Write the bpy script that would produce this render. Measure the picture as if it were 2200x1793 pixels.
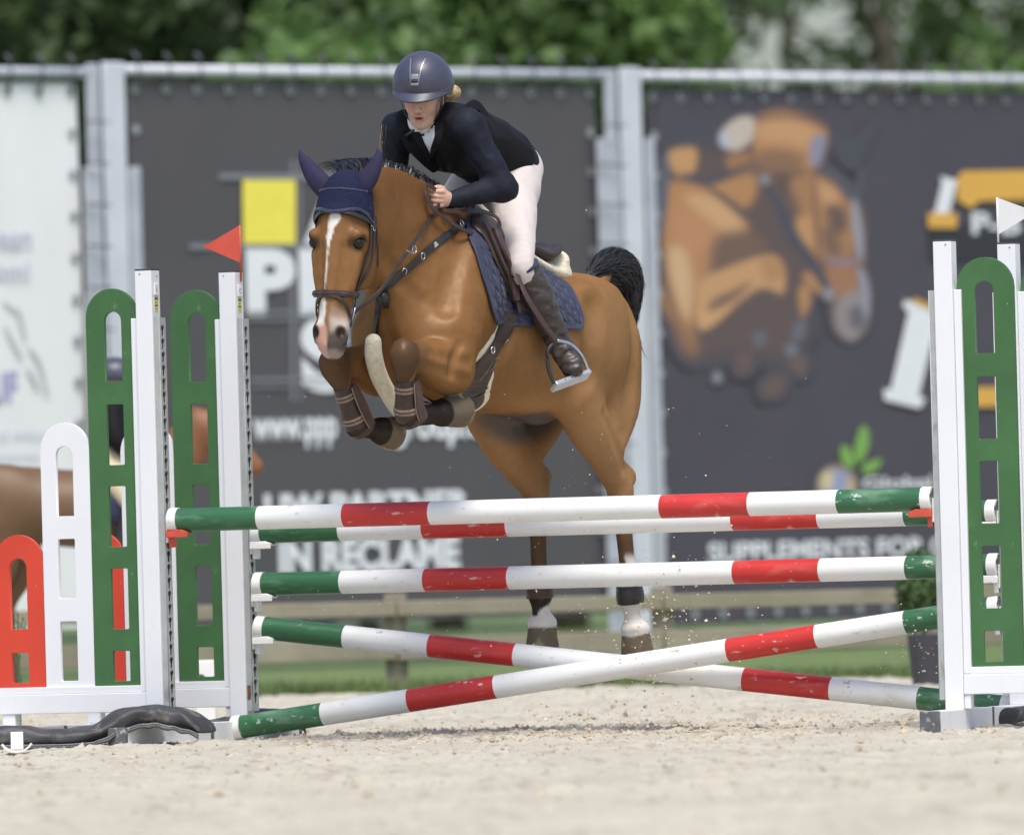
import bpy, bmesh, math, random
import numpy as np
import openvdb
from mathutils import Vector, Matrix
rad = math.radians
R = random.Random(7)
RS = np.random.RandomState(11)
for o in list(bpy.data.objects): bpy.data.objects.remove(o)
SC = bpy.context.scene
COL = SC.collection

# ------------------------------------------------------------ camera
FPX, CX, CY = 25800.0, 1100.0, 896.5          # focal length and centre in photograph pixels (2200 x 1793)
CAM = np.array([0.0, -50.0, 0.86])
PITCH = math.atan((1140.0 - CY) / FPX)
ROLL = rad(1.55)
_f = np.array([0, math.cos(PITCH), math.sin(PITCH)])
_r = np.array([1.0, 0, 0]); _u = np.cross(_r, _f)
CR = _r * math.cos(ROLL) - _u * math.sin(ROLL)
CU = _u * math.cos(ROLL) + _r * math.sin(ROLL)
CF = _f
cam_d = bpy.data.cameras.new('camera'); cam = bpy.data.objects.new('camera', cam_d); COL.objects.link(cam)
cam.matrix_world = Matrix(((CR[0], CU[0], -CF[0], CAM[0]), (CR[1], CU[1], -CF[1], CAM[1]), (CR[2], CU[2], -CF[2], CAM[2]), (0, 0, 0, 1)))
cam_d.sensor_fit = 'HORIZONTAL'; cam_d.sensor_width = 36.0
cam_d.lens = 36.0 * FPX / 2200.0
cam_d.clip_start = 1.0; cam_d.clip_end = 6000.0
cam_d.dof.use_dof = True; cam_d.dof.focus_distance = 50.0; cam_d.dof.aperture_fstop = 3.6
SC.camera = cam

# ------------------------------------------------------------ sky, sun, exposure
SUN_EL, SUN_AZ = rad(64), rad(172)            # azimuth clockwise from +Y
world = bpy.data.worlds.new('World'); SC.world = world; world.use_nodes = True
wn = world.node_tree.nodes; wl = world.node_tree.links
bg = wn['Background']; sky = wn.new('ShaderNodeTexSky'); sky.sky_type = 'NISHITA'; sky.sun_disc = False
sky.sun_elevation = SUN_EL; sky.sun_rotation = SUN_AZ; sky.air_density = 1.0; sky.dust_density = 2.8; sky.ozone_density = 1.8
wl.new(sky.outputs[0], bg.inputs[0]); bg.inputs[1].default_value = 0.125
sun_d = bpy.data.lights.new('sun', 'SUN'); sun = bpy.data.objects.new('sun', sun_d); COL.objects.link(sun)
sun_d.energy = 2.0; sun_d.angle = rad(22); sun_d.color = (1.0, 0.952, 0.885)
_sd = Vector((math.sin(SUN_AZ) * math.cos(SUN_EL), math.cos(SUN_AZ) * math.cos(SUN_EL), math.sin(SUN_EL)))
sun.rotation_euler = _sd.to_track_quat('Z', 'Y').to_euler()
SC.view_settings.view_transform = 'Standard'; SC.view_settings.look = 'None'
SC.view_settings.exposure = 0.66; SC.view_settings.gamma = 1.0; SC.view_settings.use_curve_mapping = False
SC.cycles.use_denoising = True
SC.cycles.max_bounces = 6

# ------------------------------------------------------------ helpers
def ray(px, py):
    d = CF + CR * ((px - CX) / FPX) + CU * ((CY - py) / FPX)
    return d
def W(px, py, y):
    """world point seen at photograph pixel (px, py) standing at depth y"""
    d = ray(px, py); t = (y - CAM[1]) / d[1]
    return CAM + d * t
def on_plane(px, py, p0, n):
    d = ray(px, py); t = np.dot(np.asarray(p0) - CAM, n) / np.dot(d, n)
    return CAM + d * t
def proj(p):
    v = np.asarray(p) - CAM
    return CX + FPX * np.dot(v, CR) / np.dot(v, CF), CY - FPX * np.dot(v, CU) / np.dot(v, CF)
def srgb(r, g, b):
    f = lambda c: (c / 255 / 12.92) if c <= 10.3 else ((c / 255 + 0.055) / 1.055) ** 2.4
    return (f(r), f(g), f(b))

ORG = {}
def tag(o, label=None, cat=None, group=None, kind=None):
    if label: o['label'] = label
    if cat: o['category'] = cat
    if group: o['group'] = group
    if kind: o['kind'] = kind
    return o
def empty(name, loc, label=None, cat=None, group=None):
    o = bpy.data.objects.new(name, None); COL.objects.link(o); o.location = loc; o.empty_display_size = 0.1
    ORG[o] = np.array(loc, float); return tag(o, label, cat, group)
def mesh(name, verts, faces, mat=None, parent=None, smooth=False, org=None):
    """one mesh object; verts in world coordinates"""
    v = np.asarray(verts, float)
    og = ORG[parent] if parent is not None else (np.array(org, float) if org is not None else np.zeros(3))
    me = bpy.data.meshes.new(name); me.from_pydata((v - og).tolist(), [], [tuple(int(i) for i in f) for f in faces]); me.update()
    return link(name, me, mat, parent, og, smooth)
def link(name, me, mat=None, parent=None, og=None, smooth=False):
    o = bpy.data.objects.new(name, me); COL.objects.link(o)
    if og is None: og = ORG[parent] if parent is not None else np.zeros(3)
    ORG[o] = np.array(og, float)
    if parent is not None: o.parent = parent
    else: o.location = og
    if mat is not None: me.materials.append(mat)
    if smooth: me.polygons.foreach_set('use_smooth', [True] * len(me.polygons))
    return o
class MB:
    """collects simple solids for one mesh"""
    def __init__(s): s.v = []; s.f = []
    def add(s, v, f):
        b = len(s.v); s.v += [tuple(x) for x in v]; s.f += [tuple(i + b for i in q) for q in f]
    def box(s, c, ex, ey, ez):
        c, ex, ey, ez = map(np.asarray, (c, ex, ey, ez))
        s.add([c + ex * i + ey * j + ez * k for i in (-1, 1) for j in (-1, 1) for k in (-1, 1)],
              [(0, 1, 3, 2), (4, 6, 7, 5), (0, 4, 5, 1), (2, 3, 7, 6), (0, 2, 6, 4), (1, 5, 7, 3)])
    def tube(s, pts, rads, n=10, caps=True, up=(0, 0, 1)):
        pts = [np.asarray(p, float) for p in pts]
        if not hasattr(rads, '__len__'): rads = [rads] * len(pts)
        b = len(s.v); m = len(pts)
        for k, p in enumerate(pts):
            t = pts[min(k + 1, m - 1)] - pts[max(k - 1, 0)]; t = t / (np.linalg.norm(t) + 1e-9)
            a = np.cross(t, up)
            if np.linalg.norm(a) < 1e-3: a = np.cross(t, (1, 0, 0))
            a /= np.linalg.norm(a); c = np.cross(a, t)
            for i in range(n):
                w = 2 * math.pi * i / n
                s.v.append(tuple(p + (a * math.cos(w) + c * math.sin(w)) * rads[k]))
        for k in range(m - 1):
            for i in range(n):
                j = (i + 1) % n
                s.f.append((b + k * n + i, b + k * n + j, b + (k + 1) * n + j, b + (k + 1) * n + i))
        if caps:
            s.f.append(tuple(b + i for i in range(n))[::-1]); s.f.append(tuple(b + (m - 1) * n + i for i in range(n)))
    def build(s, name, mat, parent=None, smooth=False, bevel=0, org=None):
        o = mesh(name, s.v, s.f, mat, parent, smooth, org)
        if bevel:
            m = o.modifiers.new('bevel', 'BEVEL'); m.width = bevel; m.segments = 2; m.limit_method = 'ANGLE'
        return o
def plate(name, outlines, frame, thick, mat, parent, bevel=0.0, arc=8):
    """flat plate with holes: outlines = list of 2-D polygons (first outer, the others holes); frame = origin, ex, ey, en (world)"""
    cu = bpy.data.curves.new('tmp', 'CURVE'); cu.dimensions = '2D'; cu.fill_mode = 'BOTH'; cu.extrude = max(thick / 2 - bevel, 0.0001); cu.bevel_depth = bevel; cu.bevel_resolution = 1
    cu.offset = -bevel
    for ol in outlines:
        sp = cu.splines.new('POLY'); sp.points.add(len(ol) - 1); sp.use_cyclic_u = True
        for p, q in zip(sp.points, ol): p.co = (q[0], q[1], 0, 1)
    t = bpy.data.objects.new('tmp', cu); COL.objects.link(t)
    dg = bpy.context.evaluated_depsgraph_get(); me = bpy.data.meshes.new_from_object(t.evaluated_get(dg))
    bpy.data.objects.remove(t); bpy.data.curves.remove(cu)
    o_, ex, ey, en = [np.asarray(a, float) for a in frame]
    og = ORG[parent] if parent is not None else o_
    n = len(me.vertices); co = np.empty(n * 3); me.vertices.foreach_get('co', co); co = co.reshape(-1, 3)
    w = o_ + co[:, :1] * ex + co[:, 1:2] * ey + co[:, 2:] * en - og
    me.vertices.foreach_set('co', w.ravel()); me.update(); me.materials.clear()
    return link(name, me, mat, parent, og)
def arch(x0, x1, z0, z1, n=9, r=None):
    """rectangle with a round top"""
    r = r or (x1 - x0) / 2; c = (x0 + x1) / 2
    return [(x0, z0), (x1, z0)] + [(c + r * math.cos(math.pi * k / n), z1 - r + r * math.sin(math.pi * k / n)) for k in range(n + 1)]
def rrect(x0, x1, z0, z1, r, n=3):
    o = []
    for cx, cz, a in ((x1 - r, z1 - r, 0), (x0 + r, z1 - r, 90), (x0 + r, z0 + r, 180), (x1 - r, z0 + r, 270)):
        for k in range(n + 1):
            w = rad(a + 90 * k / n); o.append((cx + r * math.cos(w), cz + r * math.sin(w)))
    return o
def text_mesh(s, bold=0.02):
    cu = bpy.data.curves.new('tmp', 'FONT'); cu.body = s; cu.size = 1; cu.offset = bold; cu.fill_mode = 'FRONT'
    t = bpy.data.objects.new('tmp', cu); COL.objects.link(t)
    dg = bpy.context.evaluated_depsgraph_get(); me = bpy.data.meshes.new_from_object(t.evaluated_get(dg))
    bpy.data.objects.remove(t); bpy.data.curves.remove(cu)
    co = np.empty(len(me.vertices) * 3); me.vertices.foreach_get('co', co); co = co.reshape(-1, 3)
    f = [tuple(p.vertices) for p in me.polygons]; bpy.data.meshes.remove(me)
    return co[:, :2], f

def smoothstep(a, b, x):
    t = np.clip((x - a) / (b - a), 0, 1); return t * t * (3 - 2 * t)
def vnoise(p, seed=0):
    """value noise in [-1,1]; p (...,3)"""
    p = np.asarray(p, float); i = np.floor(p).astype(np.int64); f = p - i; f = f * f * (3 - 2 * f)
    def h(a, b, c):
        n = (a * 374761393 + b * 668265263 + c * 2147483647 + seed * 1274126177) & 0xffffffff
        n = ((n ^ (n >> 13)) * 1274126177) & 0xffffffff
        return ((n ^ (n >> 16)) & 0xffff) / 32767.5 - 1
    r = 0
    for dx in (0, 1):
        for dy in (0, 1):
            for dz in (0, 1):
                w = (f[..., 0] if dx else 1 - f[..., 0]) * (f[..., 1] if dy else 1 - f[..., 1]) * (f[..., 2] if dz else 1 - f[..., 2])
                r = r + w * h(i[..., 0] + dx, i[..., 1] + dy, i[..., 2] + dz)
    return r
def fbm(p, oct=4, seed=0):
    p = np.asarray(p, float); a = 1.0; s = 0; r = 0
    for k in range(oct):
        r = r + a * vnoise(p * 2 ** k + 17.3 * k, seed + k); s += a; a *= 0.5
    return r / s

M = {}
# ------------------------------------------------------------ materials
def mat(name, col, rough=0.6, var=0.0, vscale=8.0, bump=0.0, bscale=60.0, metal=0.0, spec=0.5, sheen=0.0, coat=0.0, attr=None,
        specks=None, trans=0.0, stretch=None, patchy=0.0):
    """procedural principled material. var: brightness variation by noise; specks: list of (colour, scale, threshold, soft, stretch)"""
    m = bpy.data.materials.new(name); m.use_nodes = True
    nt = m.node_tree; N = nt.nodes; L = nt.links; b = N['Principled BSDF']
    b.inputs['Roughness'].default_value = rough; b.inputs['Metallic'].default_value = metal
    b.inputs['Specular IOR Level'].default_value = spec
    b.inputs['Sheen Weight'].default_value = sheen; b.inputs['Sheen Roughness'].default_value = 0.4
    b.inputs['Coat Weight'].default_value = coat; b.inputs['Coat Roughness'].default_value = 0.125
    tc = N.new('ShaderNodeTexCoord')
    mp = N.new('ShaderNodeMapping'); L.new(tc.outputs['Object'], mp.inputs[0])
    if stretch: mp.inputs['Scale'].default_value = stretch
    def noise(scale, detail=4, src=None):
        n = N.new('ShaderNodeTexNoise'); n.inputs['Scale'].default_value = scale; n.inputs['Detail'].default_value = detail
        L.new((src or mp).outputs[0], n.inputs['Vector']); return n
    if attr:
        a = N.new('ShaderNodeAttribute'); a.attribute_name = attr; cur = a.outputs['Color']
    else:
        c = N.new('ShaderNodeRGB'); c.outputs[0].default_value = (*col, 1); cur = c.outputs[0]
    if var:
        n = noise(vscale); mr = N.new('ShaderNodeMapRange'); mr.inputs['From Min'].default_value = 0.3; mr.inputs['From Max'].default_value = 0.7
        mr.inputs['To Min'].default_value = 1 - var; mr.inputs['To Max'].default_value = 1 + var
        L.new(n.outputs['Fac'], mr.inputs['Value'])
        mx = N.new('ShaderNodeMix'); mx.data_type = 'RGBA'; mx.blend_type = 'MULTIPLY'; mx.inputs['Factor'].default_value = 1
        L.new(cur, mx.inputs['A']); L.new(mr.outputs[0], mx.inputs['B']); cur = mx.outputs['Result']
    for k, (sc_, scale, thr, soft, st) in enumerate(specks or []):
        m2 = N.new('ShaderNodeMapping'); L.new(tc.outputs['Object'], m2.inputs[0]); m2.inputs['Scale'].default_value = st; m2.inputs['Location'].default_value = (3.1 * k, 1.7 * k, 0.4)
        n = noise(scale, 5, m2); mr = N.new('ShaderNodeMapRange'); mr.inputs['From Min'].default_value = thr; mr.inputs['From Max'].default_value = thr + soft
        L.new(n.outputs['Fac'], mr.inputs['Value'])
        mx = N.new('ShaderNodeMix'); mx.data_type = 'RGBA'; mx.inputs['B'].default_value = (*sc_, 1)
        fac = mr.outputs[0]
        if patchy:
            pn = noise(patchy, 2, m2); pr = N.new('ShaderNodeMapRange'); pr.inputs['From Min'].default_value = 0.40; pr.inputs['From Max'].default_value = 0.62; L.new(pn.outputs['Fac'], pr.inputs['Value'])
            mu = N.new('ShaderNodeMath'); mu.operation = 'MULTIPLY'; L.new(fac, mu.inputs[0]); L.new(pr.outputs[0], mu.inputs[1]); fac = mu.outputs[0]
        L.new(fac, mx.inputs['Factor']); L.new(cur, mx.inputs['A']); cur = mx.outputs['Result']
    L.new(cur, b.inputs['Base Color'])
    if bump:
        n = noise(bscale, 5); bp = N.new('ShaderNodeBump'); bp.inputs['Strength'].default_value = 1.0; bp.inputs['Distance'].default_value = bump
        L.new(n.outputs['Fac'], bp.inputs['Height']); L.new(bp.outputs[0], b.inputs['Normal'])
    if trans:
        b.inputs['Transmission Weight'].default_value = 0
        tr = N.new('ShaderNodeBsdfTranslucent'); L.new(cur, tr.inputs[0]); ms = N.new('ShaderNodeMixShader'); ms.inputs[0].default_value = trans
        L.new(b.outputs[0], ms.inputs[1]); L.new(tr.outputs[0], ms.inputs[2]); L.new(ms.outputs[0], N['Material Output'].inputs[0])
    return m
# ============================================================ the setting: ground, sand, grass
M = M if "M" in globals() else {}
M['sand'] = mat('sand', (0.525, 0.485, 0.390), 0.95, var=0.12, vscale=1.3, bump=0.014, bscale=90, spec=0.15,
                specks=[((0.40, 0.35, 0.28), 9, 0.56, 0.12, (1, 0.35, 1)), ((0.60, 0.565, 0.48), 14, 0.6, 0.1, (1, 0.5, 1)), ((0.3, 0.26, 0.2), 60, 0.66, 0.05, (1, 0.6, 1))])
M['grass'] = mat('grass', (0.105, 0.155, 0.045), 0.9, var=0.3, vscale=3, specks=[((0.16, 0.2, 0.05), 2.0, 0.55, 0.2, (1, 1, 1))])
M['field'] = mat('field', (0.09, 0.14, 0.04), 0.95, var=0.3, vscale=0.2)
g = 3000.0
gnd = mesh('ground', [(-g, -g, -0.06), (g, -g, -0.06), (g, g, -0.06), (-g, g, -0.06)], [(0, 1, 2, 3)], M['field']); tag(gnd, kind='structure')
SAND_END = 15.2
def sand_h(x, y):
    p = np.stack([x * 1.7, y * 0.8, np.zeros_like(x)], -1)
    h = 0.022 * fbm(p, 3, 3) + 0.016 * fbm(p * 5.3, 3, 9) + 0.015 * fbm(p * 15.0, 2, 21) + 0.006 * fbm(p * 41.0, 1, 25)
    far = smoothstep(2.4, 6, np.abs(x))
    return h * (1 - 0.5 * far)
xs = np.unique(np.concatenate([np.linspace(-45, -3, 30), np.arange(-3, 3, 0.021), np.linspace(3, 45, 30)]))
ys = np.unique(np.concatenate([np.linspace(-49.5, -20, 20), np.arange(-20, SAND_END, 0.07)]))
X, Y = np.meshgrid(xs, ys); Z = sand_h(X, Y)
yy = Y + np.where(Y > SAND_END - 0.3, 0.25 * fbm(np.stack([X * 2.5, Y * 0, Y * 0], -1), 3, 5), 0)
nx, ny = len(xs), len(ys); idx = np.arange(nx * ny).reshape(ny, nx)
sand = mesh('sand_arena', np.stack([X, yy, Z], -1).reshape(-1, 3), np.stack([idx[:-1, :-1], idx[:-1, 1:], idx[1:, 1:], idx[1:, :-1]], -1).reshape(-1, 4), M['sand'], smooth=True)
tag(sand, kind='structure')
gr = mesh('grass_verge', [(-60, SAND_END - 0.25, -0.02), (60, SAND_END - 0.25, -0.02), (60, 140, -0.02), (-60, 140, -0.02)], [(0, 1, 2, 3)], M['grass']); tag(gr, kind='structure')
# loose lumps of sand on the surface
def clod_mesh(name, pts, sizes, material):
    base = np.array([(0, 0, 1), (0.9, 0, 0.1), (-0.3, 0.85, 0.15), (-0.5, -0.8, 0.1), (0.35, 0.5, -0.7), (0.2, -0.6, -0.6), (-0.8, 0.1, -0.5)])
    fc = [(0, 1, 2), (0, 2, 3), (0, 3, 1), (1, 4, 2), (2, 6, 3), (3, 5, 1), (1, 5, 4), (4, 6, 2), (6, 5, 3), (4, 5, 6)]
    V = []; F = []
    for p, s in zip(pts, sizes):
        a = R.uniform(0, 6.28); c, sn = math.cos(a), math.sin(a)
        q = base * RS.uniform(0.6, 1.25, (7, 3)) * s * np.array([1, 1, 0.75])
        q = np.stack([q[:, 0] * c - q[:, 1] * sn, q[:, 0] * sn + q[:, 1] * c, q[:, 2]], -1) + p
        b = len(V); V += q.tolist(); F += [(i + b, j + b, k + b) for i, j, k in fc]
    return mesh(name, V, F, material)
M['clod'] = mat('clod', (0.46, 0.395, 0.295), 0.95, var=0.25, vscale=14, bump=0.003, bscale=150, spec=0.1)
P_ = []; S_ = []
for _ in range(9500):
    y = R.uniform(-13, 13); x = R.uniform(-2.7, 2.7)
    if _ < 3600: x = R.gauss(0.35, 0.9); y = R.gauss(0.6, 1.6)
    s = min(0.035, 0.0025 + abs(R.gauss(0, 0.0055)) + (0.014 * R.random() if R.random() < 0.04 else 0))
    P_.append((x, y, float(sand_h(np.array(x), np.array(y))) + s * 0.25)); S_.append(s)
tag(clod_mesh('sand_lumps', P_, S_, M['clod']), 'loose damp lumps of sand scattered over the arena surface', 'sand', kind='stuff')
# grass blades along the verge
V = []; F = []
for _ in range(15000):
    x = R.uniform(-4.5, 4.5); y = SAND_END - 0.35 + 3.0 * R.random() ** 2; h = R.uniform(0.04, 0.1) * (0.6 + 0.4 * R.random()); a = R.uniform(0, 3.14); w = 0.006
    b = len(V); lx, ly = R.gauss(0, 0.03), R.gauss(0, 0.03)
    V += [(x - w * math.cos(a), y - w * math.sin(a), -0.02), (x + w * math.cos(a), y + w * math.sin(a), -0.02), (x + lx, y + ly, h)]; F.append((b, b + 1, b + 2))
tag(mesh('grass_blades', V, F, M['grass']), 'short green grass growing behind the sand arena', 'grass', kind='stuff')

# ============================================================ banner wall
M['steel'] = mat('painted_steel', (0.60, 0.61, 0.67), 0.45, var=0.06, vscale=3, spec=0.5)
M['steel_dull'] = mat('dull_steel', (0.46, 0.47, 0.53), 0.5, var=0.1, vscale=5)
M['tie'] = mat('bungee_tie', (0.09, 0.09, 0.10), 0.6, var=0.2)
M['eyelet'] = mat('eyelet_metal', (0.45, 0.46, 0.48), 0.35, metal=0.6, var=0.1)
M['vinyl_white'] = mat('vinyl_white', (0.80, 0.79, 0.80), 0.5, var=0.02, vscale=2)
M['vinyl_grey'] = mat('vinyl_grey', (0.087, 0.079, 0.086), 0.55, var=0.05, vscale=1.5)
M['vinyl_dark'] = mat('vinyl_dark', (0.075, 0.065, 0.084), 0.55, var=0.06, vscale=1.5)
def flat(name, rgb, rough=0.55): return mat(name, rgb, rough, var=0.03, vscale=6)
M['pr_white'] = flat('print_white', (0.78, 0.78, 0.82)); M['pr_yellow'] = flat('print_yellow', (0.86, 0.74, 0.10))
M['pr_line'] = flat('print_line_grey', (0.22, 0.22, 0.245)); M['pr_purple'] = flat('print_purple', (0.40, 0.37, 0.60)); M['pr_lilac'] = flat('print_lilac', (0.58, 0.56, 0.68))
M['pr_gold'] = flat('print_gold', (0.72, 0.40, 0.08)); M['pr_leaf'] = flat('print_leaf_green', (0.20, 0.38, 0.09)); M['pr_black'] = flat('print_black', (0.035, 0.035, 0.042))
M['pr_palegrey'] = flat('print_pale_grey', (0.56, 0.55, 0.58))
FE = np.array([1, 1.0, 0]) / math.sqrt(2); FN = np.array([1, -1.0, 0]) / math.sqrt(2); FP = np.array([0, 31.0, 0])
def B(px, py, off=0.0): return on_plane(px, py, FP + FN * off, FN)
def fpoly(px):  # outline in pixels -> plate outline in wall coordinates
    return [(float(np.dot(B(x, y) - FP, FE)), float(B(x, y)[2])) for x, y in px]
WF = (FP, FE, np.array([0, 0, 1.0]), FN)
def wallplate(name, px_outline, off, thick, m, parent):
    return plate(name, [fpoly(px_outline)], (FP + FN * off, FE, (0, 0, 1), FN), thick, m, parent)
def zline(px0, py0, px1):
    """pixel row at px1 of the level line through (px0, py0) on the banner wall"""
    z = B(px0, py0)[2]; lo, hi = py0 - 200, py0 + 200
    for _ in range(40):
        m_ = (lo + hi) / 2
        if B(px1, m_)[2] > z: lo = m_
        else: hi = m_
    return (lo + hi) / 2
def quad(x0, x1, y0, y1):
    """upright rectangle on the wall; rows measured at x0"""
    return [(x0, y1), (x1, zline(x0, y1, x1)), (x1, zline(x0, y0, x1)), (x0, y0)]
def lettering(s, x0, x1, ybase, ytop, m, parent, bold=0.02, off=0.012, name='lettering', caps=True):
    co, f = text_mesh(s, bold); mn, mxx = co.min(0), co.max(0)
    base = 0.0; top = 0.72 if caps else 0.53
    a, b = B(x0, ybase), B(x1, zline(x0, ybase, x1)); wid = np.dot(b - a, FE); hgt = B(x0, ytop)[2] - a[2]
    u = (co[:, :1] - mn[0]) / (mxx[0] - mn[0]) * wid; v = (co[:, 1:] - base) / top * hgt
    return mesh(name, a + FN * off + u * FE + v * np.array([0, 0, 1.0]), f, m, parent)

def banner(x0, x1, ytop, ybot, m, label, tie_px, side_l=True, side_r=True):
    og = B((x0 + x1) / 2, ybot); og = np.array([og[0], og[1], 0.0])
    t = empty('banner', og, label, 'banner', 'advertising banners laced to the steel frame')
    z0, z1 = B(x0, ybot)[2], B(x0, ytop)[2]; a0, a1 = np.dot(B(x0, ytop) - FP, FE), np.dot(B(x1, ytop) - FP, FE)
    n = 24; V = []; F = []
    for i in range(n + 1):
        for j in range(13):
            a = a0 + (a1 - a0) * i / n; z = z0 + (z1 - z0) * j / 12
            V.append(FP + FE * a + np.array([0, 0, z]) + FN * 0.006 * math.sin(i * 1.9 + j * 0.7))
    for i in range(n):
        for j in range(12): F.append((i * 13 + j, (i + 1) * 13 + j, (i + 1) * 13 + j + 1, i * 13 + j + 1))
    mesh('sheet', V, F, m, t, True)
    # eyelets and bungee ties, one mesh each, repeated
    ev = MB(); ev.tube([FN * 0.010, FN * 0.016], 0.034, 12); em = bpy.data.meshes.new('eyelet'); em.from_pydata(ev.v, [], ev.f); em.materials.append(M['eyelet'])
    tv = MB(); tv.tube([np.array([0, 0, -0.01]) + FN * 0.02, np.array([0, 0, 0.10]) + FN * 0.055, np.array([0, 0, 0.2]) + FN * 0.05, np.array([0, 0, 0.235])], 0.011, 6)
    tm = bpy.data.meshes.new('tie'); tm.from_pydata(tv.v, [], tv.f); tm.materials.append(M['tie'])
    sv = MB(); sv.tube([FN * 0.02, FE * 0.12 + FN * 0.07, FE * 0.30 + FN * 0.10], 0.011, 6); sm = bpy.data.meshes.new('side_tie'); sm.from_pydata(sv.v, [], sv.f); sm.materials.append(M['tie'])
    def put(nm, me, a, z, mirror=False):
        o = bpy.data.objects.new(nm, me); COL.objects.link(o); o.parent = t; p = FP + FE * a + np.array([0, 0, z]) - og; o.location = p
        if mirror: o.scale = (1, 1, 1); o.rotation_euler = (0, 0, 0)
        return o
    step = tie_px / (25800 / 81.0) * math.sqrt(2)
    k = max(1, round((a1 - a0 - 0.1) / step))
    for i in range(k + 1):
        a = a0 + 0.06 + (a1 - a0 - 0.12) * i / k
        put('eyelet', em, a, z1 - 0.055); put('tie', tm, a, z1 - 0.055); put('eyelet', em, a, z0 + 0.07)
    for i in range(1, int((z1 - z0) / 0.27)):
        for a, on in ((a0 + 0.06, side_l), (a1 - 0.06, side_r)):
            if on: put('eyelet', em, a, z1 - 0.055 - i * 0.27)
    return t
b_white = banner(-560, 163, 172, 1372, M['vinyl_white'], 'white banner with pale purple lettering at the left of the wall', 66)
b_grey = banner(272, 1276, 172, 1352, M['vinyl_grey'], 'dark grey banner with yellow square logo and white lettering', 66)
b_dark = banner(1387, 2560, 190, 1345, M['vinyl_dark'], 'dark banner printed with a jumping horse and white product tubes', 62)

# left banner print
lettering('een', -8, 66, 533, 497, M['pr_lilac'], b_white, 0.015, caps=False)
lettering('om!', -14, 62, 602, 560, M['pr_lilac'], b_white, 0.015)
lettering('UF', -22, 36, 862, 798, M['pr_purple'], b_white, 0.03)
lettering('and online', -30, 104, 945, 922, M['pr_lilac'], b_white, 0.0)
lettering('restaurant', -24, 84, 990, 968, M['pr_lilac'], b_white, 0.0)
def brush(pts, wpx):
    """tapered brush stroke outline in pixels"""
    l = []; r_ = []
    for k, (x, y) in enumerate(pts):
        x2, y2 = pts[min(k + 1, len(pts) - 1)]; x1, y1 = pts[max(k - 1, 0)]; d = math.hypot(x2 - x1, y2 - y1) or 1
        w = wpx * (0.35 + 0.65 * math.sin(math.pi * (k + 0.5) / len(pts))); nx_, ny_ = -(y2 - y1) / d * w / 2, (x2 - x1) / d * w / 2
        l.append((x + nx_, y + ny_)); r_.append((x - nx_, y - ny_))
    return l + r_[::-1]
for pts in ([(4, 648), (22, 662), (38, 668), (46, 700), (52, 728)], [(60, 745), (78, 768), (90, 800), (100, 850)], [(8, 700), (20, 726), (30, 745), (44, 770)], [(56, 790), (70, 812), (80, 836)]):
    wallplate('brush_stroke', brush(pts, 9), 0.012, 0.002, M['pr_palegrey'], b_white)

# grey banner print
wallplate('logo_square', quad(519, 632, 387, 524), 0.013, 0.003, M['pr_yellow'], b_grey)
wallplate('logo_letter', [(650, 524), (700, 395), (770, 395), (830, 524), (770, 524), (756, 492), (712, 492), (702, 524)], 0.013, 0.003, M['pr_white'], b_grey)
lettering('P', 528, 634, 668, 538, M['pr_white'], b_grey, 0.055, name='logo_letter')
lettering('P', 642, 748, 668, 538, M['pr_white'], b_grey, 0.055, name='logo_letter')
lettering('S', 647, 752, 832, 684, M['pr_white'], b_grey, 0.05, name='logo_letter')
for q in (quad(468, 760, 373, 386), quad(404, 760, 524, 536), quad(530, 760, 668, 675), quad(530, 760, 684, 690), quad(535, 760, 812, 819), quad(535, 760, 828, 833)):
    wallplate('logo_line', q, 0.011, 0.002, M['pr_line'], b_grey)
for q in ([(623, 862), (630, 862), (630, 345), (623, 345)], [(641, 862), (646, 862), (646, 345), (641, 345)]):
    wallplate('logo_line', q, 0.009, 0.002, M['pr_line'], b_grey)
lettering('www.ppp', 541, 722, 942, 896, M['pr_white'], b_grey, 0.035, caps=False)
lettering('group.c', 838, 1032, 940, 894, M['pr_white'], b_grey, 0.035, caps=False)
lettering('UW PARTNER', 566, 1008, 1112, 1062, M['pr_white'], b_grey, 0.045)
lettering('IN RECLAME', 598, 986, 1228, 1162, M['pr_white'], b_grey, 0.045)

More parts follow.
